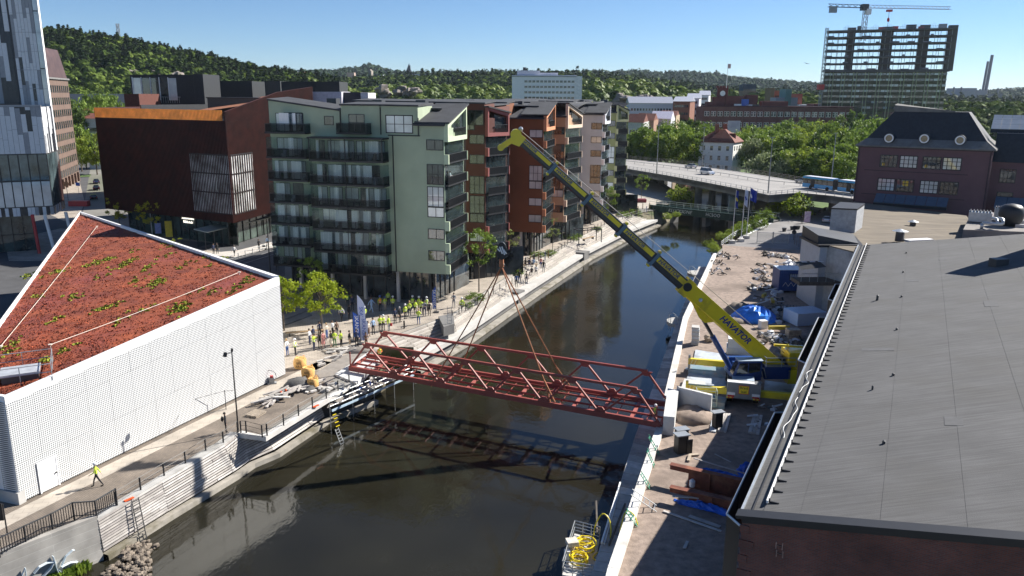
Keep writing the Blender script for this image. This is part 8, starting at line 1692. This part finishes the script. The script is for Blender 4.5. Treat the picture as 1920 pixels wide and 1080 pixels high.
q = G(1451,443); t = thing('light_cluster', 'round black sign discs on a post beside the gate', 'sign', G(1488,450)); q = G(1488,450); part('post', MB().tube(q, q+VV((0,0,2.6)), .06, 6), m_black, t)
for z in (1.6,2.5): part('disc', MB().tube(q+VV((-.05,-.1,z)), q+VV((.0,.1,z)), .45, 12), m_black, t)
for (u, v, lab) in ((1470,434,'dark planter pot left beyond the gate'),(1485,431,'dark planter pot in the middle beyond the gate'),(1496,430,'dark planter pot right beyond the gate')): q = G(u,v); solo('planter_pot', MB().lathe(q, [(.35,0),(.45,.5),(.5,.8),(.42,.8)], 10), m_dgrey, lab, 'planter', 'planter pots beyond the gate')
for (u, v, lab) in ((1505,404,'small street lamp with a round white head beside the grey stair block'),(1457,402,'grey street lamp at the right end of the footbridge')):
    q = G(u,v); t = thing('park_lamp', lab, 'lamp post', q, 'park lamps'); part('pole', MB().tube(q, q+VV((0,0,4.2)), .06, 6), m_galv, t); part('lamp_head', MB().lathe(q+VV((0,0,4.2)), [(.1,0),(.5,.25),(.5,.4),(.1,.55)], 10), m_white, t)
for k in range(7): q = G(1500-0*k,1) if False else G(1530+k*9, 403-k*4.5); solo('road_block', MB().obox((q.x,q.y), .9, 1.6,.6,0,.7), m_woodd, ORD[k]+' dark kerb block from the left in the row beside the access road', 'barrier', 'kerb blocks along the access road')
# quay furniture on the left bank
m_teak = mat('bench wood', (.35,.24,.14), .7)
for seq, lab in (([(848,596),(885,577),(925,552),(960,532)],'dark railing along the steps behind the slings'),([(968,500),(1000,488),(1040,476),(1070,455)],'dark railing beside the seated spectators'),([(1095,440),(1150,415),(1215,398)],'dark railing along the far quay')):
    railing([V2(G(u,v)) for u, v in seq], 0, 'quay_railing', lab, 1.0, 2.2, 2, .02, group='railings along the left quay')
cols = [m_dgrey, mat('brown post', (.25,.15,.09), .8), mat('blue grey post', (.2,.22,.35), .7), mat('ochre post', (.4,.28,.08), .7)]
bol = [(970,502),(978,500),(986,498),(994,495),(1002,492),(1010,490),(1022,488),(1028,484),(1172,398),(1180,402),(1188,395),(1196,398),(1165,405),(1205,392),(1212,398),(1218,392),(1225,396),(1155,412)]
for k, (u, v) in enumerate(bol): p = G(u,v); solo('quay_post', MB().beam(p, p+VV((0,0,1.5)), .16), cols[k%4], '%s upright post from the left %s, %s' % ((ORD+['ninth','tenth'])[sorted(x for x in bol if (x[0] < 1100) == (u < 1100)).index((u,v))], 'behind the seated spectators' if u < 1100 else 'on the quay by the footbridge', ['dark','brown','blue grey','ochre'][k%4]), 'post', 'upright posts along the quay')
for (u, v, lab) in ((758,616,'dark bollard on the plaza to the left of the crowd edge'),(715,634,'dark bollard nearest the red bridge')): p = G(u,v); solo('bollard', MB().lathe(p, [(.1,0),(.1,.95),(.07,1.0)], 8), m_black, lab, 'bollard', 'bollards on the plaza')
def bench(p, a, L_, lab, cat='bench'):
    t = thing('bench', lab, cat, p, 'benches on the quay')
    for k in range(4): c = (p.x-sin(a)*(.15*k-.2), p.y+cos(a)*(.15*k-.2)); part('slat', MB().obox(c, a, L_, .12, .42, .48), m_teak, t)
    for s_ in (-1,1): part('leg', MB().obox((p.x+cos(a)*s_*L_*.4,p.y+sin(a)*s_*L_*.4), a, .1,.5,0,.42), m_dgrey, t)
bench(G(572,628), .3, 4.5, 'long low bench in the tree shade behind the spectators'); bench(G(1103,450), .9, 4, 'bench inside the small pergola frame on the far quay')
p = G(1105,455); t = thing('pergola', 'small dark pergola frame over a bench on the far quay', 'pergola', p); mb = MB(); cs4 = [(p.x-2.2,p.y-1.4),(p.x+2.4,p.y+.6),(p.x+1.6,p.y+2.6),(p.x-3,p.y+.8)]
for k, c in enumerate(cs4): part('post', MB().beam((*c,0),(*c,2.6),.16), m_dgrey, t)
for k in range(4): part('beam', MB().beam((*cs4[k],2.6),(*cs4[(k+1)%4],2.6),.16), m_dgrey, t)
# steps left of the sage green block, in shade
stp = thing('stone_steps', 'shaded stone steps behind the lime green tree', 'steps', G(560,600))
for k in range(7): a, b = G(532,612-k*9), G(585,592-k*9); part('step', MB().prism([V2(a),V2(b),(b.x-1.0,b.y+1.5),(a.x-1.0,a.y+1.5)], 0, .16+.16*k), m_conc_d, stp)
p = G(826,642); t = thing('kayak_stand', 'low concrete ramp block with a white ladder rack on the steps', 'ramp', p); q0 = G(815,600); part('block', MB().prism([V2(G(822,598)),V2(G(850,592)),V2(G(852,612)),V2(G(832,618))], -.9, .35), m_conc_d, t)
ladder(G(843,612)+VV((0,0,-.6)), G(843,612)+VV((0,0,2.6)), .5, 8, m_galv, 'rescue_ladder', 'upright white rescue ladder standing beside the concrete ramp', (1,.1,0))
# feather flags
def feather(p, H_, lab, colr, words, face=1.0):
    t = thing('feather_flag', lab, 'banner', p, 'feather flags'); m_ = mat('feather '+colr, (.02,.09,.42) if colr == 'blue' else (.42,.48,.66), .7, var=.05); part('pole', MB().tube(p, p+VV((0,0,H_)), .035, 6), m_black, t); part('foot', MB().obox((p.x,p.y), 0, .7,.7,0,.12), m_dgrey, t)
    n_ = 12; vs = []
    for i in range(n_+1):
        z = H_*.14+(H_*.86)*i/n_; w_ = .95*(1-(max(0,(i/n_-.62))/.38)**2.2) if i > n_*.62 else .95-.12*(1-i/n_/.62); vs += [(p.x,p.y,z),(p.x+w_*face,p.y-.12*w_,z),(p.x,p.y+.015,z),(p.x+w_*face,p.y-.12*w_+.015,z)]
    fs = []
    for i in range(n_): a = i*4; fs += [(a,a+1,a+5,a+4),(a+2,a+6,a+7,a+3),(a+1,a+3,a+7,a+5)]
    c_ = part('cloth', MB().add(vs, fs), m_, t)
    Mx = Matrix.Translation((p.x+.45*face, p.y-.10, H_*.5)) @ Matrix((VV((0,0,-1)) if True else 0, VV((1,-.1,0)), VV((.1,1,0))*-1)).transposed().to_4x4()
    text(words, .62, Mx, m_blue if colr != 'blue' else m_white, c_, 'lettering', .004)
p0 = G(664,652); feather(p0+VV((.0,2.6,0)), 5.6, 'tall pale blue feather flag behind the other two', 'pale', 'SKANSKA'); feather(G(663,640), 3.6, 'deep blue feather flag at the front left of the pair', 'blue', 'SKANSKA'); feather(G(676,645), 3.5, 'pale blue feather flag at the front right of the pair', 'pale', 'SKANSKA'); feather(G(818,586), 3.6, 'blue feather flag at the right end of the crowd', 'blue', 'SKANSKA', -.55)
# tram stop
sA, sB = VV((-53.8,139.2,.12)), VV((-43.5,150.5,.12)); sA = G(392,470); sB = G(548,428); sd2 = (sB-sA).normalized(); ts_ = thing('tram_stop', 'long glass roofed tram shelter on thin posts with a pale sunlit roof', 'shelter', sA); nd = VV((-sd2.y,sd2.x,0)); L_ = (sB-sA).length
part('roof', MB().hexa([sA+VV((0,0,3.3)),sB+VV((0,0,3.3)),sB+nd*3+VV((0,0,3.7)),sA+nd*3+VV((0,0,3.7)),sA+VV((0,0,3.45)),sB+VV((0,0,3.45)),sB+nd*3+VV((0,0,3.85)),sA+nd*3+VV((0,0,3.85))]), mat('shelter roof', (.36,.40,.36), .3, var=.1), ts_)
n_ = 11
for k in range(n_+1): e = sA.lerp(sB,k/n_)+nd*.6; part('post', MB().beam(e, e+VV((0,0,3.35)), .12), m_dgrey, ts_)
for k in range(n_): a, b = sA.lerp(sB,(k+.05)/n_)+nd*2.6, sA.lerp(sB,(k+.95)/n_)+nd*2.6; part('glass_panel', MB().beam(a+VV((0,0,1.6)), b+VV((0,0,1.6)), .03, 2.4), m_bglass, ts_)
railing([V2(G(u,v)) for u, v in ((420,495),(460,480),(500,468),(528,460))], 0, 'street_fence', 'low grey fence between the tram tracks and the platform', 1.0, 2.5, 2, .03, m_grey, cat='fence')
for k in range(3): a, b = G(440,500-k*7), G(560,462-k*7); st('tram_rail', MB().beam(a+VV((0,0,.03)), b+VV((0,0,.03)), .07, .05), m_galv)
for (u, v, h, lab, two) in ((286,444,9.0,'grey lamp mast with three spotlights beside the culture house',True),(531,498,16,'tall dark tram wire mast at the corner of the sage green block',False),(507,513,7.5,'slim dark mast by the tram tracks',False),(178,270,11,'pale lamp mast at the far street junction',True)):
    p = G(u,v); t = thing('street_mast', lab, 'lamp post', p, 'street masts'); part('pole', MB().tube(p, p+VV((0,0,h)), .12, 8, .07), m_galv if two else m_dgrey, t)
    if two: 
        for dx, dz in ((-.5,-.6),(.6,-.5),(0,.1)): part('spotlight', MB().blob((p.x+dx,p.y-.2,h+dz), .3,.3,.22,8,.02), m_galv, t)
p = G(410,447); mb = MB(); solo('advert_box', MB().obox((p.x,p.y), .3, 1.3,1.3,1.2,2.9).obox((p.x,p.y), .3, .4,.4,0,1.2), mat('cream sign', (.62,.50,.36), .6), 'cream coloured lit sign box on a foot outside the culture house', 'sign')
p = G(318,446); solo('yellow_sign', MB().obox((p.x,p.y), .2, 1.3,.2,.2,3.4), mat('sign yellow', (.7,.5,.03), .5), 'yellow upright poster board outside the culture house entrance', 'sign'); p = G(304,442); solo('blue_poster', MB().obox((p.x,p.y), .2, 2.4,.2,.5,2.6), mat('pale blue poster', (.28,.32,.62), .5, var=.2, scale=2), 'pale blue poster panel beside the yellow board', 'sign')
p = G(150,386); solo('red_planter', MB().prism([(p.x-2.4,p.y-1),(p.x+2.4,p.y-1),(p.x+2.2,p.y+1),(p.x-2.2,p.y+1)], 0, 1.3), m_red, 'red planter box on the pavement below the brick office', 'planter')
p = G(128,376); t = thing('round_sign', 'round orange sign on a post at the corner of the brick office', 'sign', p); part('post', MB().tube(p, p+VV((0,0,4.4)), .07, 6), m_dgrey, t); part('disc', MB().tube(p+VV((0,-.1,4.4)), p+VV((0,.05,4.4)), .7, 14), mat('sign orange', (.55,.22,.08), .6), t)
p = G(148,363); t = thing('blue_road_sign', 'square blue road sign above the parked cars', 'sign', p); part('post', MB().tube(p, p+VV((0,0,2.6)), .05, 6), m_grey, t); part('panel', MB().box(p.x-.6,p.x+.6,p.y-.05,p.y,2.2,3.2), m_blue, t)
p = G(160,330); st('traffic_island', MB().obox((p.x,p.y), 2.0, 9,3,0,.15), m_grass)
p = G(525,490); solo('tram_info_pillar', MB().obox((p.x,p.y), .3, 1.0,.3,.2,3.6), mat('pillar pale', (.55,.62,.66), .5), 'tall pale information pillar at the tram track beside the sage green block', 'sign')
p = G(8,1000,0); t = thing('dark_post', 'dark post at the lower left edge of the cobbled promenade', 'post', G(12,1003)); p = G(14,1002); part('post', MB().tube(p, p+VV((0,0,2.2)), .05, 6), m_black, t); part('panel', MB().obox((p.x-.35,p.y), .2, .5,.08,1.0,2.2), m_black, t)
# people
def skinned(name, V, E, R, lab, levels=1):
    me = bpy.data.meshes.new(name+'_skel'); me.from_pydata(V, E, []); o = bpy.data.objects.new(name, me); COL.objects.link(o)
    o.modifiers.new('s','SKIN'); sv = me.skin_vertices[0].data
    for i, r in enumerate(R): sv[i].radius = (r[0], r[1]) if isinstance(r, tuple) else (r, r); sv[i].use_root = (i == 0)
    m = o.modifiers.new('u','SUBSURF'); m.levels = levels; m.render_levels = levels
    dg = bpy.context.evaluated_depsgraph_get(); out = bpy.data.meshes.new_from_object(o.evaluated_get(dg)); out.name = 'body'; bpy.data.objects.remove(o)
    Vv = np.array(V, float); n_ = len(out.polygons); c = np.empty(n_*3); out.polygons.foreach_get('center', c); c = c.reshape(-1,3)
    d = ((c[:,None,:]-Vv[None])**2).sum(-1); k = d.argmin(1); L_ = np.array(lab)
    out.materials.clear()
    for _ in range(4): out.materials.append(None)
    out.polygons.foreach_set('material_index', L_[k].astype(np.int32)); out.polygons.foreach_set('use_smooth', [True]*n_); out.update(); return out
# slots: 0 trousers, 1 top, 2 skin, 3 shoes
def pose(arms, legs='stand', skirt=False, lean=0.0):
    hip = .93 if legs != 'sit' else .48; V = []; R = []; Lb = []; E = []
    def v(p, r, l): V.append(p); R.append(r); Lb.append(l); return len(V)-1
    y0 = lean
    pel = v((0,0,hip), (.15,.11), 0); wst = v((0,y0*.3,hip+.17), (.135,.10), 1); ch = v((0,y0*.7,hip+.40), (.165,.115), 1); nk = v((0,y0,hip+.56), (.06,.06), 1); hb_ = v((0,y0*1.05,hip+.64), (.07,.075), 2); hd = v((0,y0*1.05+.01,hip+.74), (.082,.095), 2); tp = v((0,y0*1.05-.005,hip+.83), (.06,.07), 2)
    E += [(pel,wst),(wst,ch),(ch,nk),(nk,hb_),(hb_,hd),(hd,tp)]; ends_ = []
    for s_ in (-1,1):
        sh_ = v((s_*.19,y0*.75,hip+.47), .062, 1); E.append((ch,sh_)); A_ = arms[0 if s_ < 0 else 1]
        if A_ == 'down': el, wr = (s_*.26,y0*.5-.03,hip+.20), (s_*.27,y0+.06,hip-.04)
        elif A_ == 'phone': el, wr = (s_*.25,y0+.12,hip+.27), (s_*.09,y0+.34,hip+.50)
        elif A_ == 'front': el, wr = (s_*.27,y0+.05,hip+.22), (s_*.08,y0+.28,hip+.22)
        elif A_ == 'hip': el, wr = (s_*.37,y0-.08,hip+.25), (s_*.2,y0+.04,hip+.08)
        elif A_ == 'swingf': el, wr = (s_*.25,y0+.12,hip+.22), (s_*.22,y0+.33,hip+.12)
        elif A_ == 'swingb': el, wr = (s_*.25,y0-.15,hip+.24), (s_*.25,y0-.25,hip+.02)
        e = v(el, .045, 1); w_ = v(wr, .034, 2 if False else 1); dd = Vector(wr)-Vector(el); dd.normalize(); h = v(tuple(Vector(wr)+dd*.05), .032, 2); E += [(sh_,e),(e,w_),(w_,h)]; ends_.append((Vector(wr)+dd*.04, dd, s_))
        if legs == 'stand': kn, an = (s_*.11,.02,.49), (s_*.12,0,.09)
        elif legs == 'walk': kn, an = (s_*.10,s_*.17,.50), (s_*.10,s_*.30-.05,.10 if s_ > 0 else .14)
        elif legs == 'sit': kn, an = (s_*.14,.44,.50), (s_*.14,.46,.09)
        hipj = v((s_*.10,.0,hip-.06), .088, 0); k_ = v(kn, .058, 0); a_ = v(an, .042, 0 if not skirt else 2); toe = v((an[0]+s_*.02,an[1]+.17,.045), .038, 3); hl = v((an[0],an[1]-.03,.05), .042, 3); E += [(pel,hipj),(hipj,k_),(k_,a_),(a_,hl),(hl,toe)]
    return skinned('person', V, E, R, Lb), ends_, hip, y0
def hand_mesh(ends_):
    mb = MB()
    for (c, d, s_) in ends_:
        side = d.cross(VV((0,0,1)));
        if side.length < .2: side = VV((0,1,0))
        side.normalize(); mb.beam(c, c+d*.09, .075, .03, up=side.cross(d)); 
        for k, l_ in enumerate((.065,.078,.072,.055)): a = c+d*.085+side*(.028-.019*k); b = a+d*l_*.55; e = b+(d*.7-side.cross(d)*.5).normalized()*l_*.45; mb.tube(a, b, .0095, 5); mb.tube(b, e, .0085, 5, .006)
        a = c+d*.025+side*.036*s_; b = a+(d+side*.9*s_).normalized()*.04; mb.tube(a, b, .011, 5); mb.tube(b, b+d*.03, .0095, 5, .007)
    return mb.mesh('hand')
def torso_mesh(hip, y0, grow=1.0, z0=-.02, z1=.52):
    mb = MB(); n_ = 12; rings = [(z0,.150,.118,.0),(.1,.150,.112,.15),(.22,.150,.112,.35),(.36,.182,.130,.65),(.46,.19,.125,.8),(z1,.11,.085,.95)]; vs = []; fs = []
    for (h, rx, ry, t_) in rings:
        for i in range(n_): a = 2*pi*i/n_; vs.append((rx*grow*1.06*cos(a), y0*t_+ry*grow*1.08*sin(a), hip+h))
    for k in range(len(rings)-1):
        for i in range(n_): fs.append((k*n_+i,k*n_+(i+1)%n_,(k+1)*n_+(i+1)%n_,(k+1)*n_+i))
    mb.add(vs, fs); return mb
PB = {}
for key, args in {'stand':(('down','down'),), 'front':(('front','front'),), 'phone':(('phone','phone'),), 'hip':(('hip','down'),), 'walk':(('swingf','swingb'),'walk'), 'sit':(('front','front'),'sit'), 'skirt':(('down','front'),'stand',True)}.items():
    me, ends_, hip, y0 = pose(*args); hm__ = hand_mesh(ends_)
    ve = torso_mesh(hip, y0).mesh('vest', True); st_ = MB()
    for z in (.08,.24):
        n_ = 12; vs = []
        for zz in (z, z+.05):
            for i in range(n_): a = 2*pi*i/n_; vs.append((.166*cos(a), y0*.3+.128*sin(a), hip+zz))
        st_.add(vs, [(i,(i+1)%n_,(i+1)%n_+n_,i+n_) for i in range(n_)])
    hz_ = hip+.76; hel = MB().blob((0,y0*1.05+.0,hz_+.03), .135,.155,.13,12,0).mesh('helmet', True); hr = MB().blob((0,y0*1.05-.02,hz_+.015), .105,.115,.11,10,.03).mesh('hair', True); lh = MB().blob((0,y0*1.05-.03,hz_-.03), .115,.11,.17,10,.04).mesh('hair', True)
    face = MB().blob((-.03,y0*1.05+.098,hz_-.01), .012,.008,.008,6,0).blob((.03,y0*1.05+.098,hz_-.01), .012,.008,.008,6,0).box(-.022,.022,y0*1.05+.09,y0*1.05+.1,hz_-.085,hz_-.075).mesh('face_features'); nose = MB().hexa([(-.012,y0*1.05+.09,hz_-.05),(.012,y0*1.05+.09,hz_-.05),(.012,y0*1.05+.05,hz_-.05),(-.012,y0*1.05+.05,hz_-.05),(-.006,y0*1.05+.085,hz_),(.006,y0*1.05+.085,hz_),(.006,y0*1.05+.05,hz_),(-.006,y0*1.05+.05,hz_)]).mesh('nose')
    sk = None
    if key == 'skirt':
        sm_ = MB(); n_ = 12; vs = []
        for (h, r) in ((hip+.1,.16),(hip-.1,.2),(.45,.24)):
            for i in range(n_): a = 2*pi*i/n_; vs.append((r*cos(a), r*.8*sin(a), h))
        sm_.add(vs, [(k*n_+i,k*n_+(i+1)%n_,(k+1)*n_+(i+1)%n_,(k+1)*n_+i) for k in range(2) for i in range(n_)]); sk = sm_.mesh('skirt', True)
    PB[key] = (me, hm__, ve, st_.mesh('reflective_band'), hel, hr, lh, face, nose, sk, hip)
m_skin = mat('skin', (.50,.30,.21), .6, var=.08); CC = {}
def cl(c):
    t = {'black':(.02,.02,.022),'navy':(.03,.04,.09),'white':(.75,.75,.75),'grey':(.25,.26,.28),'beige':(.50,.40,.28),'brown':(.16,.10,.07),'red':(.45,.05,.05),'pink':(.62,.28,.25),'lblue':(.35,.50,.70),'blue':(.06,.12,.32),'vest':(.52,.66,.06),'orange':(.85,.25,.03),'khaki':(.30,.27,.17),'yhelm':(.8,.6,.03),'green':(.06,.22,.05),'cream':(.70,.62,.50)}[c]
    return mat('cloth '+c, t, .85, var=.12, scale=6)
def person(loc, rz, ps_, top, bot, hairc, label, vest=None, helmet=None, pack=None, bag=None, group='spectators on the plaza', sc=1.0, longhair=False):
    me, hd_, ve, rb_, hel, hr, lh, face, nose, sk, hip = PB[ps_]; t = thing('person', label, 'person', loc, group); b = bpy.data.objects.new('body', me); COL.objects.link(b); b.parent = t
    for i, m in enumerate((cl(bot), cl(top), m_skin, m_black)): b.material_slots[i].link = 'OBJECT'; b.material_slots[i].material = m
    def ch(n_, mesh, m): 
        o = bpy.data.objects.new(n_, mesh)
        if not mesh.materials: mesh.materials.append(None)
        o.material_slots[0].link = 'OBJECT'; o.material_slots[0].material = m; COL.objects.link(o); o.parent = t; return o
    ch('hand', hd_, m_skin); ch('face_features', face, m_black); ch('nose', nose, m_skin)
    if vest: v_ = ch('vest', ve, cl(vest)); ch('reflective_band', rb_, mat('reflective', (.7,.72,.72), .3)).parent = v_
    if helmet: ch('helmet', hel, cl(helmet))
    else: ch('hair', lh if longhair else hr, mat('hair '+hairc, {'dark':(.02,.015,.01),'brown':(.09,.05,.025),'blond':(.38,.26,.12),'grey':(.4,.4,.4)}[hairc], .7))
    if sk is not None: ch('skirt', sk, cl(bot))
    if pack: ch('backpack', MB().blob((0,-.22,hip+.3), .15,.12,.24,10,.05).mesh('backpack', True), cl(pack))
    if bag: ch('bag', MB().box(-.38,-.28,-.1,.25,hip-.45,hip-.1).mesh('bag'), cl(bag))
    t.rotation_euler = (0,0,rz); t.scale = (sc,sc,sc); return t
TB = lambda p: atan2(-(1-p.x), (73-p.y))*0 + atan2(73-p.y, 0-p.x) - pi/2       # turned towards the hanging bridge
W1 = [ # u,v,pose,top,bottom,hair,vest,helmet,bag, label
 (539,667,'front','white','blue','blond',None,None,None,'man in a white shirt and jeans at the corner of the white hall'),
 (554,666,'front','white','black','dark','vest','white',None,'worker in a yellow vest and white helmet next to the man in the white shirt'),
 (581,646,'front','white','navy','dark',None,None,None,'person in a white top behind the worker in the yellow vest, under the tree'),
 (588,641,'stand','navy','black','brown',None,None,None,'person in navy standing left of the tree trunk'),
 (589,657,'phone','vest','navy','dark','vest',None,None,'person in a yellow jacket filming in the front row left'),
 (600,653,'stand','black','black','dark',None,None,None,'person all in black in the front row beside the yellow jacket'),
 (607,653,'skirt','pink','pink','brown',None,None,None,'woman in a long pink dress in the front row'),
 (621,651,'skirt','black','cream','brown',None,None,None,'person in a black top and cream skirt in the front row'),
 (628,650,'front','vest','green','dark','vest',None,None,'short person in a yellow vest in the middle of the front row'),
 (640,651,'hip','vest','black','dark','vest',None,None,'tall person in a yellow vest and black trousers at the right of the front row'),
 (600,632,'stand','navy','black','dark',None,None,None,'person in dark blue beside the tree trunk'),
 (613,635,'front','cream','blue','blond',None,None,None,'blond person in a cream top behind the front row'),
 (624,630,'front','white','black','brown',None,None,None,'person in white right of the tree trunk'),
 (632,630,'stand','brown','black','dark',None,None,None,'person in brown behind the front row'),
 (656,650,'stand','black','beige','dark',None,None,None,'person in a long black coat left of the blue flags'),
 (669,649,'stand','navy','black','dark',None,None,None,'person in dark trousers half hidden behind the blue flags'),
 (687,653,'front','brown','brown','dark',None,None,None,'person in brown right under the flags near the bridge end'),
 (691,631,'skirt','cream','brown','dark',None,None,None,'person in a beige coat right of the flags'),
 (700,627,'stand','lblue','black','dark',None,None,None,'person in a pale blue jacket right of the beige coat'),
 (713,621,'front','vest','black','dark','vest',None,None,'person in a yellow vest beside the white helmet'),
 (719,619,'front','cream','black','dark','vest','white',None,'person with a white helmet in a cream top and vest'),
 (729,620,'stand','vest','grey','blond','vest',None,'red','person in a yellow vest carrying a red bag'),
 (684,602,'hip','vest','black','dark','vest','white',None,'worker with a white helmet in a yellow jacket behind the flags'),
 (697,586,'walk','lblue','lblue','brown',None,None,None,'person in light blue walking in front of the glass ground floor'),
 (713,583,'stand','vest','black','dark','orange','blue',None,'worker with an orange vest front and blue helmet by the entrance'),
 (722,582,'front','vest','beige','dark','vest','blue',None,'person in a yellow jacket and beige trousers by the entrance'),
 (728,572,'stand','vest','black','dark','vest',None,None,'person in a yellow jacket standing behind by the glass front'),
 (737,582,'front','vest','black','dark','vest','white',None,'worker with a white helmet right of the entrance group'),
 (741,606,'stand','navy','black','dark',None,None,None,'man in a dark jacket left of the pair by the steps'),
 (750,604,'stand','black','black','grey',None,None,None,'man in black right of the pair by the steps'),
 (760,598,'hip','vest','black','dark','vest','white',None,'worker in a white helmet beside the pair in black'),
 (768,592,'front','vest','navy','blond','vest',None,None,'person in a vest left in the denser group'),
 (774,582,'stand','green','black','dark','vest','white',None,'worker at the back of the denser group'),
 (779,589,'front','vest','black','dark','vest',None,None,'person in a yellow vest in the middle of the denser group'),
 (786,583,'stand','vest','black','dark','vest','white',None,'person in a bright vest at the back of the group'),
 (785,608,'phone','vest','blue','blond','vest',None,None,'person in a vest and jeans filming in front of the group'),
 (790,590,'stand','vest','black','dark','vest',None,None,'person in a vest right of the middle of the group'),
 (796,592,'front','grey','navy','dark',None,None,None,'person in grey near the right end of the group'),
 (800,583,'stand','white','black','dark','vest','white',None,'person in white and vest at the back right of the group'),
 (805,592,'stand','black','black','brown',None,None,None,'person in black at the right end of the group'),
 (851,577,'front','grey','grey','dark',None,None,None,'person in grey near the rescue ladder'),
 (866,584,'walk','vest','black','dark','vest','white',None,'worker in a white helmet and vest at the railing behind the slings'),
 (641,602,'walk','white','black','dark',None,None,None,'person in white hurrying under the lime green tree'),
 (655,599,'stand','black','black','dark',None,None,None,'person in black in the tree shade'),
 (652,575,'stand','green','black','dark','vest',None,None,'person in a green vest in the deep shade by the glass front'),
 (661,582,'stand','navy','black','brown',None,None,None,'person in navy in the shade behind the flags'),
 (968,538,'stand','blue','black','dark',None,None,None,'person in a blue jacket by the dark green shrub'),
 (974,531,'stand','black','navy','dark',None,None,None,'person in black beside the dark green shrub'),
 (987,533,'stand','beige','navy','dark',None,None,None,'man in a beige jacket standing alone on the quay'),
 (985,500,'sit','black','black','dark',None,None,None,'person in black sitting left on the quay bench'),
 (992,500,'sit','navy','blue','dark',None,None,None,'person in navy sitting in the middle of the quay bench'),
 (1000,500,'sit','lblue','black','dark',None,None,None,'person in light blue sitting right on the quay bench'),
 (997,516,'sit','black','black','dark',None,None,None,'person in black sitting on the step in front'),
 (1005,514,'sit','white','black','blond',None,None,None,'person in white sitting on the step in front'),
 (1019,511,'stand','black','grey','dark',None,None,None,'person in black standing right of the seated group'),
 (1014,503,'stand','red','blue','brown',None,None,None,'person in red behind the standing person in black'),
 (401,477,'stand','navy','black','dark',None,None,None,'person in navy at the near end of the tram shelter'),
 (408,477,'stand','black','black','dark',None,None,None,'person in black at the near end of the tram shelter'),
 (440,481,'walk','white','black','dark',None,None,None,'person in a white top walking on the tram platform'),
 (486,469,'front','black','black','dark',None,None,None,'person in black pushing a pram on the tram platform'),
 (502,463,'stand','lblue','black','dark',None,None,None,'person in light blue waiting at the tram stop'),
 (514,466,'walk','lblue','black','dark',None,None,None,'person in pale blue walking at the far end of the platform'),
 (520,508,'stand','black','black','dark',None,None,None,'person in black by the tram mast next to the sage green block'),
 (1194,403,'walk','black','black','dark',None,None,None,'person in black walking on the far quay'),
 (1503,420,'stand','black','black','dark',None,None,None,'person in black standing beyond the silver gate'),
]
rp2 = random.Random(9)
for (u, v, ps_, top, bot, hr_, ve_, he_, bg_, lab) in W1:
    p = G(u,v); z = .05
    person(VV((p.x,p.y,.012 if ps_ != 'sit' else .05)), TB(p)+rp2.uniform(-.5,.5), ps_, top, bot, hr_, lab, ve_, he_, None, bg_, 'people at the tram stop' if u < 530 else 'spectators on the plaza' if u < 900 else 'people on the far quay', rp2.uniform(1.06,1.18), longhair=rp2.random() < .35)
p = G(486,469)+VV((.8,.3,0)); t = thing('pram', 'dark pram pushed along the tram platform', 'pram', p); part('basket', MB().blob((p.x,p.y,.75), .4,.28,.25,8,.02), m_black, t); part('wheels', MB().tube((p.x-.3,p.y-.2,.15),(p.x-.3,p.y+.2,.15),.15,8).tube((p.x+.3,p.y-.2,.15),(p.x+.3,p.y+.2,.15),.15,8), m_tyre, t)
for (u, v) in ((985,500),): p = G(992,501)+VV((0,.15,0)); bench(VV((p.x,p.y,0)), .3, 3.2, 'bench under the three seated spectators on the quay')
p = G(183,912); person(VV((p.x,p.y,.012)), radians(115), 'walk', 'vest', 'black', 'dark', 'worker in a yellow jacket and white helmet walking past the white hall', None, 'white', None, None, 'people on the promenade', 1.04)
p = G(424,811); person(VV((p.x,p.y,.012)), radians(-70), 'stand', 'black', 'black', 'dark', 'person in dark shorts with a black backpack by the tall lamp post', None, None, 'black', None, 'people on the promenade', 1.02)
p = G(1228,783,.8); person(VV((p.x,p.y,.75)), 1.8, 'sit', 'green', 'black', 'dark', 'worker in a green vest and white helmet crouching at the right end of the bridge', 'vest', 'white', None, None, 'workers at the bridge ends', .95)
p = G(712,668); person(VV((p.x,p.y,-.6)), 3.6, 'front', 'orange', 'black', 'dark', 'worker in an orange jacket at the left end of the bridge', 'vest', 'yhelm', None, None, 'workers at the bridge ends', 1.0)
Wg0 = blocks[0][2]
for k, (a, lab, c) in enumerate(((.6,'person in black leaning on the corner balcony of the sage green block, left','black'),(1.6,'person in white on the corner balcony of the sage green block, right','white'))):
    q = Wg0.p(a, 4.55+(22.1-4.5)/6*4+.2, .26); person(q, atan2(Wg0.n.y,Wg0.n.x)-pi/2, 'front', c, 'black', 'dark', lab, None, None, None, None, 'people on the corner balcony', 1.0)
q = S3(.2,1.62,2.05); person(q-VV((0,0,.1)), pi/2, 'sit', 'vest', 'black', 'dark', 'crane driver in a yellow vest sitting in the blue cab', 'vest', None, None, None, 'workers at the bridge ends', .9)
# air
hz_b = MB().box(-7300, 7300, -60, 9700, -6, 165); hzo = part('haze', hz_b, None, kind='stuff'); m = bpy.data.materials.new('haze'); m.use_nodes = True; n = m.node_tree.nodes; n.remove(n['Principled BSDF']); v = n.new('ShaderNodeVolumePrincipled')
v.inputs['Color'].default_value = (.72,.84,1,1); v.inputs['Density'].default_value = .00004; v.inputs['Anisotropy'].default_value = .2; m.node_tree.links.new(v.outputs[0], n['Material Output'].inputs['Volume']); hzo.data.materials.append(m)
